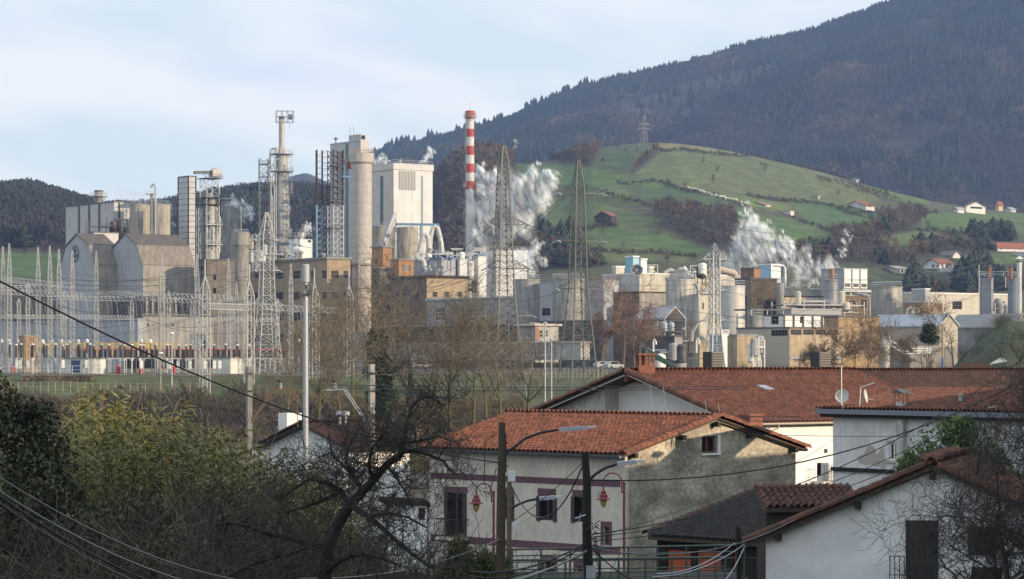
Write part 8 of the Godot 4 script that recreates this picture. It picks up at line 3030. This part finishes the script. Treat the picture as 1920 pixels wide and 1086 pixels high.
func build_midground() -> void:
	rng.seed = 808
	# brambles on the flat between railway and field
	var P := []
	var H := []
	var C := []
	for i in 5200:
		var px := rng.randf_range(-60, 1180)
		var d := rng.randf_range(262, 384) + (rng.randf_range(0, 34) if i % 11 == 0 else 0.0)
		if px > 980 and d > 350: continue
		P.append(ground(px, d))
		H.append(rng.randf_range(0.8, 2.5) * (1.0 if px < 640 else 0.75) * (2.0 if i % 17 == 0 else 1.0))
		C.append((Color(0.09, 0.09, 0.042) if i % 5 == 0 else Color(0.092, 0.07, 0.06) if px < 640 else Color(0.12, 0.09, 0.055)) * rng.randf_range(0.7, 1.35))
	brush("brown leafless brambles on the flat ground behind the thicket", "brambles", P, H, C, [90, 110, 0.011], "brambles")
	P = []
	H = []
	C = []
	for i in 900:
		var px := rng.randf_range(1330, 1960)
		var d := rng.randf_range(300, 470)
		var g := ground(px, d)
		var v := HOR - (g.y - EYE) * F / d
		if px > 1690 and v > 596.0 + (1920.0 - px) * 0.35 and rng.randf() > 0.14: continue
		if px < 1690 and d < 420: continue
		P.append(g)
		H.append(rng.randf_range(1.2, 3.4))
		C.append((Color(0.06, 0.05, 0.038) if rng.randf() < 0.6 else Color(0.045, 0.058, 0.025)) * rng.randf_range(0.6, 1.4))
	brush("dark scrub on the slope at right and along the works' foot", "scrub", P, H, C, [94, 12, 0.0], "scrub")
	var moss := mat("mossy bark", Color(0.175, 0.15, 0.055), 0.95, 0.0, "bark", Vector3.ONE * 0.7)
	var twig := mat("winter twig", Color(0.15, 0.11, 0.075), 0.95)
	var mossy := mat("mossy twig", Color(0.12, 0.10, 0.07), 0.95)
	var where := ["leftmost, before the round silo's foot", "second from left, just right of the ivy tree", "third, behind the railway mast", "fourth, before the grey shed's window", "fifth, near the grey pylon", "sixth, before the grey pylon's left leg", "rightmost, before the grey pylon's right leg", "just right of the steel mast", "between the steel mast and the railway mast", "right of the grey pylon's foot", "thin one left of the steel mast"]
	var at_px := [664, 757, 803, 846, 889, 912, 940, 604, 634, 985, 545]
	var tops := [560, 545, 560, 548, 600, 590, 585, 605, 590, 640, 640]
	var dd := [340, 325, 330, 320, 322, 345, 318, 300, 310, 335, 290]
	for k in 11:
		var d: float = dd[k]
		var g := ground(at_px[k], d)
		bare_tree("riverside_tree", "slender leafless tree with mossy yellow trunk, " + where[k], g, (EYE - (tops[k] - HOR) * d / F - g.y) * 1.06, 0.24, 20 + k, moss, mossy, 0.34, 0.72, 2, 4, 0.16, "row of bare trees by the railway")
	# ivy-clad tree
	var g := ground(712, 318)
	var o := bare_tree("ivy_tree", "bare tree wrapped in dark ivy right of the railway mast", g, 16.5, 0.35, 41, mat("dark bark", Color(0.07, 0.06, 0.045), 0.95), twig, 0.3, 0.8, 2, 4, 0.16)
	var xf := []
	var cc := []
	for i in 5200:
		var t := rng.randf()
		var y := t * 13.0
		var a := rng.randf() * TAU
		var rad := (0.9 + 1.3 * sin(t * PI) * (0.6 + 0.4 * sin(y * 1.7 + a * 2.0))) * sqrt(rng.randf())
		xf.append(Transform3D(random_basis(rng, rng.randf_range(0.7, 1.4)), Vector3(cos(a) * rad + 0.35 * sin(y * 0.4), y, sin(a) * rad)))
		cc.append(Color(0.03, 0.05, 0.018) * rng.randf_range(0.6, 1.5))
	scatter("ivy", leaf_mesh(0.32, 0.14), tint("leaf tint", 0.55, "", Vector3.ONE, 0.35), xf, cc, o)
	# dense brown tree before the white hall
	for k in 3:
		var px: float = [1166, 1128, 1190][k]
		g = ground(px, 500.0 + k * 8)
		g.y = maxf(g.y, 17.5)
		bare_tree("brown_tree", ["dense reddish brown leafless tree before the long white hall", "slimmer brown leafless tree left of the dense one", "small brown leafless tree right of the dense one"][k], g, [17.5, 12.0, 12.5][k], 0.3, 55 + k, mat("brown bark", Color(0.12, 0.085, 0.065), 0.95), mat("reddish twig", Color(0.17, 0.105, 0.08), 0.95), 0.42, 0.62, 2, 4, 0.14)
	# trees before the tan works
	for k in 5:
		var px: float = [1603, 1577, 1630, 1545, 1520][k]
		var d: float = [440, 450, 455, 452, 450][k]
		g = ground(px, d)
		bare_tree("works_tree", ["tallest bare tree before the tan works", "bare tree with several stems left of the tallest before the tan works", "thin bare tree at the tan works' right end", "low bare tree before the tan works' windows", "smallest bare tree before the tan works"][k], g, [11.5, 9.0, 8.0, 6.5, 5.5][k], 0.14, 75 + k, moss, twig, 0.35, 0.7, 2, 4, 0.16)
	for k in 3:
		var px: float = [1724, 1742, 1788][k]
		g = ground(px, 425)
		o = bare_tree("leaning_tree", ["bare tree leaning left before the bluish hall roof", "second bare tree leaning left behind the small evergreen", "tall pale bare tree before the grey sheet roof"][k], g, [9.5, 8.0, 10.5][k], 0.16, 85 + k, mat("brown bark"), twig, 0.25, 0.6, 2, 4, 0.13)
		if k < 2: o.rotation.z = 0.42
	g = ground(1742, 400)
	leafy("small_evergreen", "small dark evergreen tree before the bluish roofed hall", "tree", [[at(1742, 618, 400), Vector3(1.0, 1.0, 1.0)], [at(1735, 632, 400), Vector3(0.9, 0.8, 0.9)], [at(1748, 634, 400), Vector3(1.0, 0.9, 1.0)]], 700, 0.34, 0.12, [Color(0.03, 0.05, 0.022), Color(0.05, 0.07, 0.03)], 5)
	# utility pole and junk on the right slope
	var s := MB.new()
	s.cyl(at(1768, 700, 330), at(1768, 606, 330), 0.12, 0.09, 8)
	s.bar(at(1754, 628, 330), at(1784, 628, 330), 0.1)
	s.bar(at(1756, 668, 330), at(1772, 668, 330), 0.08)
	solo("utility_pole", s, mat("weathered pole", Color.WHITE), "dark utility pole with two crossbars on the right slope", "pole")
	s = MB.new()
	s.cyl(at(1768, 692, 329), at(1768, 671, 329), 0.2, 0.16, 10)
	solo("blue_sleeve", s, mat("sleeve blue", Color(0.10, 0.14, 0.25)), "blue sleeve round the foot of the utility pole", "sleeve")
	s = MB.new()
	s.box(at(1830, 687, 300), Vector3(3.2, 0.7, 0.1))
	solo("red_fence", s, mat("red netting", Color(0.07, 0.03, 0.025)), "low red garden fence on the right slope", "fence")
	s = MB.new()
	s.prism(at(1856, 684, 300), Vector3(1, 0.12, 0), Vector3.UP, PackedVector2Array([Vector2(0, 0), Vector2(2.0, 0.15), Vector2(1.4, 0.6)]), 1.2)
	solo("plastic_tunnel", s, mat("milky sheet", Color(0.42, 0.44, 0.46), 0.4), "small milky plastic garden cover behind the terracotta ridge", "garden cover")
	# field fence and parked cars by the low wall
	s = MB.new()
	for k in 22:
		var q := ground(970 + k * 8, 455)
		s.rod(q, q + Vector3(0, 1.8, 0), 0.08)
		if k: for j in 4: s.rod(ground(970 + k * 8 - 8, 455) + Vector3(0, 0.3 + j * 0.48, 0), q + Vector3(0, 0.3 + j * 0.48, 0), 0.03)
	solo("field_fence", s, mat("weathered pole"), "wire fence along the upper edge of the grass field", "fence")
	for k in 3:
		var q := ground([1133, 1150, 792][k], [498, 494, 500][k])
		o = thing("parked_car", ["white car parked left beside the low white building", "white car parked right of it under the brown tree", "white van half hidden behind the ivy tree"][k], "car", q + Vector3(0, 0.5, 0), [0.5, 0.7, 0.2][k])
		s = MB.new()
		s.prism(Vector3(-2.0, 0.3, 0.8), Vector3.RIGHT, Vector3.UP, PackedVector2Array([Vector2(0, 0), Vector2(4.0, 0), Vector2(4.05, 0.5), Vector2(3.1, 0.6), Vector2(2.5, 1.1), Vector2(0.8, 1.15), Vector2(0.1, 0.65), Vector2(-0.02, 0.4)]), 1.6)
		put("body", s, mat("car white", Color(0.30, 0.31, 0.33), 0.3), o)
		s = MB.new()
		s.prism(Vector3(-2.0, 0.3, 0.805), Vector3.RIGHT, Vector3.UP, PackedVector2Array([Vector2(0.5, 0.65), Vector2(2.9, 0.63), Vector2(2.4, 1.03), Vector2(0.9, 1.07)]), 1.61)
		put("side_window", s, glass(), o)
		for x: float in [-1.2, 1.2]:
			for z: float in [0.82, -0.82]:
				s = MB.new()
				s.cyl(Vector3(x, 0.3, z - 0.1), Vector3(x, 0.3, z + 0.1), 0.31, -1.0, 12)
				put("wheel", s, mat("black rubber", Color(0.02, 0.02, 0.022), 0.6), o)

func build_thicket() -> void:
	rng.seed = 909
	# bamboo: culms with drooping leaves
	var variants := []
	for v in 4:
		var r := RandomNumberGenerator.new()
		r.seed = 300 + v
		var s := MB.new()
		s.has_col = true
		var pts := PackedVector3Array()
		var rads := PackedFloat32Array()
		var bend := r.randf_range(0.5, 1.6)
		for k in 9:
			var t := k / 8.0
			pts.append(Vector3(bend * t * t * 0.8, t * 10.0 - t * t * t * bend * 0.6, 0.1 * sin(k * 1.3)))
			rads.append(lerpf(0.045, 0.008, t))
		s.col = Color(0.34, 0.235, 0.05)
		s.tube(pts, rads, 5, false)
		for k in (150 if v < 2 else 55):
			var t := pow(r.randf(), 0.75)
			t = lerpf(0.28, 1.0, t)
			var p := pts[int(t * 7.99)].lerp(pts[mini(int(t * 7.99) + 1, 8)], fmod(t * 7.99, 1.0))
			var a := r.randf() * TAU
			var reach := r.randf_range(0.1, 1.05) * (1.15 - 0.6 * t)
			var q := p + Vector3(cos(a), r.randf_range(-0.15, 0.5), sin(a)) * reach
			var g := r.randf()
			s.col = Color(0.10, 0.125, 0.028).lerp(Color(0.23, 0.185, 0.05), g * g) * r.randf_range(0.7, 1.25)
			s.col.a = 1.0
			for j in 3:
				var dir := Vector3(cos(a + r.randf_range(-1.2, 1.2)), r.randf_range(-0.9, 0.25), sin(a + r.randf_range(-1.2, 1.2))).normalized() * r.randf_range(0.28, 0.55)
				var side := dir.cross(Vector3(r.randf_range(-1, 1), 1, r.randf_range(-1, 1))).normalized() * 0.036
				s.tri(q - side * 0.3, q + dir * 0.45 + side, q + dir)
				s.tri(q - side * 0.3, q + dir, q + dir * 0.45 - side)
			if k % 9 == 0:
				s.col = Color(0.2, 0.15, 0.05)
				s.rod(p, q, 0.012)
		variants.append(s.mesh())
	var xf := [[], [], [], []]
	for i in 240:
		var px := rng.randf_range(20, 660)
		var d := rng.randf_range(84, 116)
		var top := 825.0 - 85.0 * exp(-pow((px - 185.0) / 38.0, 2)) - 75.0 * exp(-pow((px - 322.0) / 45.0, 2)) + 70.0 * smoothstep(420.0, 540.0, px) + rng.randf_range(-55, 70)
		var g := ground(px, d)
		var h := EYE - (top - HOR) * d / F - g.y
		var k := i % 4
		var w := 0.9 + 0.1 * rng.randf()
		xf[k].append(Transform3D(Basis(Vector3.UP, rng.randf() * TAU).scaled(Vector3(w, h / 10.0, w)), g))
	var o := thing("bamboo_thicket", "tall thicket of yellow-green bamboo at the lower left", "bamboo", Vector3.ZERO, 0.0, "", "stuff")
	for k in 4: scatter("bamboo_culms", variants[k], tint("bamboo tint", 0.6, "", Vector3.ONE, 0.5), xf[k], [], o)
	# dead stems standing in it
	var dead := mat("bleached stem", Color(0.26, 0.22, 0.17), 0.9)
	for k in 9:
		var px: float = [113, 128, 205, 310, 330, 356, 398, 448, 520][k]
		var d := rng.randf_range(82, 104)
		var g := ground(px, d)
		bare_tree("dead_sapling", "pale dead sapling standing in the bamboo, " + ["leftmost", "second from left", "left of the bamboo's tallest tuft", "below the front column", "right of that column's foot", "tall yellowish one", "near the railway mast", "beside the railway mast", "before the brown-roofed house"][k], g, EYE - ([742, 760, 770, 735, 720, 760, 780, 800, 840][k] - HOR) * d / F - g.y + 1.0, 0.05, 130 + k, mat("yellow stem", Color(0.32, 0.22, 0.07), 0.8) if k in [0, 5, 7] else dead, dead, 0.5, 0.5, 1, 2, 0.08)
	# dark evergreen at the left edge
	leafy("magnolia_tree", "dark glossy-leaved evergreen tree at the lower left picture edge", "tree", [[at(30, 830, 72), Vector3(1.3, 1.2, 1.1)], [at(-20, 760, 72), Vector3(0.8, 0.9, 0.9)], [at(75, 870, 72), Vector3(1.0, 1.0, 1.0)], [at(10, 930, 70), Vector3(1.5, 1.3, 1.2)], [at(110, 960, 71), Vector3(0.8, 1.0, 0.9)], [at(40, 1030, 70), Vector3(1.6, 1.1, 1.2)], [at(60, 790, 73), Vector3(0.7, 0.6, 0.7)]], 1500, 0.17, 0.045, [Color(0.02, 0.038, 0.014), Color(0.035, 0.05, 0.018), Color(0.06, 0.045, 0.02)], 11)
	# dark scrub filling the bottom left
	var P := []
	var H := []
	var C := []
	for i in 760:
		var px := rng.randf_range(-40, 800)
		var d := rng.randf_range(60, 108)
		var g := ground(px, d)
		P.append(g)
		var lim := 900.0 + 60.0 * sin(px * 0.013) + 90.0 * smoothstep(430.0, 520.0, px)
		H.append(maxf(1.0, (EYE - (lim + rng.randf_range(-30, 160) - HOR) * d / F - g.y) * rng.randf_range(0.5, 1.1)))
		C.append((Color(0.05, 0.042, 0.034) if rng.randf() < 0.55 else Color(0.045, 0.055, 0.024) if rng.randf() < 0.6 else Color(0.20, 0.165, 0.115)) * rng.randf_range(0.25, 0.7))
	brush("dark tangle of leafless scrub and ivy under the bamboo", "scrub", P, H, C, [96, 15, 0.0], "undergrowth")
	leafy("ivy_bank", "low dark ivy and laurel leaves among the scrub at the lower left", "ivy", [[at(160, 1010, 68), Vector3(1.2, 0.9, 1.0)], [at(260, 985, 74), Vector3(1.3, 0.8, 1.0)], [at(330, 1040, 66), Vector3(1.0, 0.7, 0.8)], [at(430, 960, 80), Vector3(1.0, 0.9, 0.8)], [at(220, 1070, 64), Vector3(1.4, 0.6, 0.8)], [at(480, 1030, 72), Vector3(0.9, 0.8, 0.8)]], 900, 0.15, 0.045, [Color(0.025, 0.04, 0.016), Color(0.05, 0.065, 0.022), Color(0.09, 0.08, 0.035)], 14)
	leafy("oleander", "dense narrow-leaved green shrub at the foot of the thick dark pole", "shrub", [[at(885, 1072, 74), Vector3(0.75, 0.75, 0.6)], [at(850, 1085, 74), Vector3(0.5, 0.6, 0.5)], [at(925, 1080, 74), Vector3(0.55, 0.6, 0.5)], [at(860, 1040, 74), Vector3(0.28, 0.45, 0.3)]], 1500, 0.2, 0.02, [Color(0.09, 0.11, 0.04), Color(0.13, 0.135, 0.06), Color(0.06, 0.085, 0.03)], 12)
	leafy("laurel_tree", "bright green laurel growing behind the lower white house's ridge", "tree", [[at(1780, 850, 108), Vector3(1.5, 1.5, 1.2)], [at(1735, 875, 108), Vector3(1.0, 0.9, 1.0)], [at(1825, 860, 108), Vector3(1.1, 1.2, 1.0)], [at(1800, 815, 108), Vector3(0.8, 0.8, 0.8)], [at(1704, 885, 108), Vector3(0.5, 0.7, 0.6)], [at(1860, 890, 108), Vector3(0.9, 1.0, 0.9)]], 1700, 0.17, 0.045, [Color(0.085, 0.14, 0.03), Color(0.06, 0.11, 0.025), Color(0.12, 0.17, 0.045)], 13)
	# budding bare tree at the lower right
	var dark := mat("black twig", Color(0.035, 0.03, 0.027), 0.9)
	for k in 6:
		var px: float = [1880, 1960, 1830, 1925, 1900, 1850][k]
		var g := at(px, 1180, 60 + k)
		bare_tree("budding_tree", ["dark budding bare tree before the lower white house's shutters", "second dark bare tree at the right picture edge", "low dark bare shrub before the lower white house", "dark bare tree between the other two at the lower right", "dark bare tree standing behind the budding ones, right of the second shutter", "thin dark bare tree rising beside the tall shutter"][k], g, [4.9, 5.8, 3.0, 5.2, 5.0, 3.9][k], 0.07, 150 + k, dark, dark, 0.12, 0.85, 3 if k == 1 else 2, 4, 0.24)

func build_old_tree() -> void:
	var d := 58.0
	var r := RandomNumberGenerator.new()
	r.seed = 77
	var bark := mat("lichened dark bark", Color(0.042, 0.036, 0.032), 0.95, 0.0, "bark", Vector3.ONE * 3.0, 3.0)
	var twig := mat("dark knotty twig", Color(0.045, 0.04, 0.036), 0.95)
	var o := thing("gnarled_tree", "big gnarled leafless tree with crooked black limbs in the left foreground", "tree", at(605, 1180, d))
	# main limbs: x, y in the picture, depth offset in metres, thickness in pixels
	var limbs := [
		[[600, 1180, 0, 34], [606, 1086, 0, 28], [616, 1030, 0.1, 24], [632, 985, 0.1, 23], [654, 950, 0.0, 20], [676, 925, -0.1, 18], [700, 900, -0.2, 16], [725, 872, -0.2, 14], [748, 855, -0.3, 13], [757, 840, -0.3, 11]],
		[[748, 855, -0.3, 10], [760, 825, -0.2, 9], [762, 800, 0, 8], [770, 765, 0.2, 6.5], [788, 742, 0.3, 5.5], [812, 744, 0.4, 4], [834, 760, 0.5, 3]],
		[[757, 846, -0.3, 9], [780, 846, -0.5, 7], [806, 854, -0.7, 6], [832, 866, -0.8, 4.5], [850, 890, -0.9, 3]],
		[[760, 832, -0.2, 7], [790, 826, 0.3, 5], [820, 818, 0.5, 4], [846, 828, 0.6, 3]],
		[[617, 1025, 0.1, 16], [588, 1022, 0.4, 13], [550, 1012, 0.7, 11], [505, 1001, 0.9, 9], [466, 988, 1.0, 7], [430, 980, 1.2, 5], [395, 990, 1.3, 3]],
		[[588, 1022, 0.4, 8], [540, 1040, 0.2, 7], [480, 1056, 0, 6], [430, 1080, -0.2, 5], [400, 1100, -0.2, 4]],
		[[654, 950, 0.0, 12], [640, 920, 0.4, 10], [612, 905, 0.6, 9], [580, 900, 0.8, 7], [550, 918, 1.0, 5], [524, 938, 1.1, 3.5]],
		[[640, 922, 0.4, 8], [606, 938, 0.5, 7], [570, 950, 0.6, 5], [536, 962, 0.7, 3.5]],
		[[680, 920, -0.1, 9], [668, 900, 0.2, 8], [656, 880, 0.3, 7], [648, 860, 0.4, 6], [655, 838, 0.5, 4], [666, 815, 0.6, 3]],
		[[668, 900, 0.2, 6], [640, 868, 0.6, 5], [618, 850, 0.8, 4], [598, 856, 0.9, 3]],
		[[660, 948, 0.0, 13], [692, 968, -0.5, 11], [722, 995, -0.8, 9], [752, 1022, -1.0, 8], [780, 1046, -1.2, 6], [812, 1066, -1.4, 4]],
		[[692, 968, -0.5, 7], [730, 962, -0.7, 5], [764, 972, -0.9, 4], [800, 990, -1.0, 3]],
		[[606, 1075, 0, 12], [640, 1052, -0.4, 9], [676, 1040, -0.7, 7], [716, 1048, -0.9, 5], [750, 1062, -1.0, 3]],
		[[700, 900, -0.2, 8], [690, 870, -0.5, 6], [700, 838, -0.7, 5], [722, 812, -0.8, 4], [728, 788, -0.8, 3]],
		[[725, 872, -0.2, 7], [742, 896, -0.6, 5], [760, 920, -0.8, 4], [772, 952, -0.9, 3]],
	]
	var T := MB.new()
	fat = 0.009
	for i in limbs.size():
		var p := PackedVector3Array()
		var rad := PackedFloat32Array()
		var L: Array = limbs[i]
		for q: Array in L:
			p.append(at(q[0], q[1], d + q[2]) - o.position + Vector3(r.randf_range(-0.02, 0.02), r.randf_range(-0.02, 0.02), 0))
			rad.append(q[3] * d / F * 0.5)
		var s := MB.new()
		s.tube(p, rad, 10, false)
		put("trunk" if i == 0 else "limb", s, bark, o)
		for j in p.size():
			if i == 0 and j < 5: continue
			for k in (4 if rad[j] < 0.055 else 2):
				var along := p[j].lerp(p[mini(j + 1, p.size() - 1)], r.randf())
				var dir := Vector3(r.randf_range(-1, 1), r.randf_range(-0.5, 1.0), r.randf_range(-0.7, 0.7)).normalized()
				grow(r, along, dir, r.randf_range(0.35, 0.95), minf(rad[j] * 0.4, 0.016), 2 + k % 2, 4, [T], 0.05, 0.38, 2, 0.95)
	var t := put("twigs", T, twig, o)
	t.set_meta("kind", "stuff")

# ---------------------------------------------------------------- steam
func build_steam() -> void:
	rng.seed = 1010
	plume("steam_plume", "large white steam cloud drifting between the striped chimney and the grey pylon", [[896, 440, 26], [912, 405, 34], [935, 390, 40], [960, 375, 42], [985, 360, 36], [1008, 372, 32], [1020, 350, 24], [930, 430, 34], [955, 420, 34], [905, 360, 26], [925, 335, 20], [985, 400, 30], [1000, 325, 18], [900, 320, 14], [1025, 330, 14]], 930, 1.0)
	plume("steam_plume", "smaller steam wisp low beside the pale hall", [[970, 490, 22], [990, 475, 20], [985, 505, 20], [1005, 460, 14], [1020, 490, 12]], 920, 0.6)
	plume("steam_plume", "tall steam plume rising behind the brown roof cabin", [[1372, 500, 22], [1385, 480, 26], [1400, 462, 32], [1415, 440, 32], [1405, 420, 22], [1395, 495, 26], [1425, 470, 34], [1450, 470, 28], [1440, 440, 24], [1400, 395, 14]], 800, 0.7)
	plume("steam_plume", "broad drifting steam left of the striped white block", [[1480, 485, 26], [1505, 500, 26], [1530, 510, 24], [1550, 500, 20], [1500, 520, 22], [1560, 510, 18], [1575, 480, 14], [1585, 455, 12], [1590, 435, 10], [1470, 460, 22]], 800, 0.55)
	plume("steam_puff", "small steam puff on the white boiler house roof, right", [[792, 304, 6], [798, 297, 8], [803, 290, 9], [808, 284, 8], [804, 280, 5]], 1010, 1.0)
	plume("steam_puff", "small steam puff on the white boiler house roof, left behind the silo", [[706, 302, 8], [714, 298, 9], [722, 302, 8]], 1010, 0.9)
	plume("steam_puff", "steam drifting from the tall grey tank's top", [[440, 380, 12], [452, 390, 12], [462, 400, 14], [472, 405, 12], [455, 375, 10], [470, 390, 8]], 900, 0.6)
	plume("steam_puff", "steam puff rising right of the silver column's foot", [[562, 452, 10], [568, 440, 12], [574, 428, 12], [580, 424, 8], [556, 462, 10]], 920, 0.6)
	plume("steam_puff", "faint steam behind the twin tanks", [[322, 385, 10], [316, 400, 12], [325, 420, 10]], 905, 0.35)
	plume("steam_puff", "thin wisp above the grey pylon's peak", [[966, 264, 5], [964, 274, 5], [970, 268, 4]], 1200, 0.35)
	plume("steam_puff", "thin steam curl over the brown mill building", [[800, 505, 8], [812, 498, 8], [822, 508, 7]], 850, 0.35)

func plume(called: String, label: String, lumps: Array, d: float, density: float) -> void: # soft flakes of droplets, thinning to nothing at their rims
	var s := MB.new()
	s.has_col = true
	for j in 7:
		var a := Vector3(cos(TAU * j / 7), 0, sin(TAU * j / 7))
		var b := Vector3(cos(TAU * (j + 1) / 7), 0, sin(TAU * (j + 1) / 7))
		s.tri(Vector3(0, 0.15, 0), b, a)
		for e in 3: s.c[s.v.size() - 3 + e] = Color(1, 1, 1, 0.55 if e == 0 else 0.0)
	var m := tint("steam", 1.0, "", Vector3.ONE, 0.45)
	m.albedo_color = Color(0.95, 0.975, 1.0)
	m.transparency = BaseMaterial3D.TRANSPARENCY_ALPHA
	m.metallic_specular = 0.0
	var xf := []
	var cols := []
	for q: Array in lumps:
		var c := at(q[0], q[1], d)
		var rad: float = q[2] * d / F
		for g in 9:
			var sub := c if g == 0 else c + Vector3(rng.randfn(), rng.randfn(), rng.randfn()).normalized() * Vector3(1, 1, 0.6) * rad * rng.randf_range(0.55, 1.15)
			var sr := rad * (0.75 if g == 0 else rng.randf_range(0.2, 0.5))
			var n := int(density * (26.0 if g == 0 else 12.0) * (1.0 if rad > 2.5 else 0.6))
			for k in n:
				var far := pow(rng.randf(), 0.55)
				var wisp := k % 6 == 5
				var u := Vector3(rng.randfn(), rng.randfn(), rng.randfn()).normalized() * far * Vector3(1, 1, 0.6) * (1.35 if wisp else 1.0)
				var size := sr * (rng.randf_range(0.9, 1.7) if wisp else rng.randf_range(0.4, 1.0))
				# flakes lie roughly square to the low sun
				var N := (Vector3(0.88, 0.25, 0.42) + Vector3(rng.randfn(), rng.randfn(), rng.randfn()) * 0.3).normalized()
				var X := N.cross(Vector3.UP).normalized()
				xf.append(Transform3D(Basis(X * size, N * size, X.cross(N) * size), sub + u * sr))
				cols.append(Color(1, 1, 1, 0.26 if wisp else lerpf(1.0, 0.35, far)))
	var o := thing(called, label, "steam", Vector3.ZERO, 0.0, "", "stuff")
	scatter("droplets", s.mesh(), m, xf, cols, o)
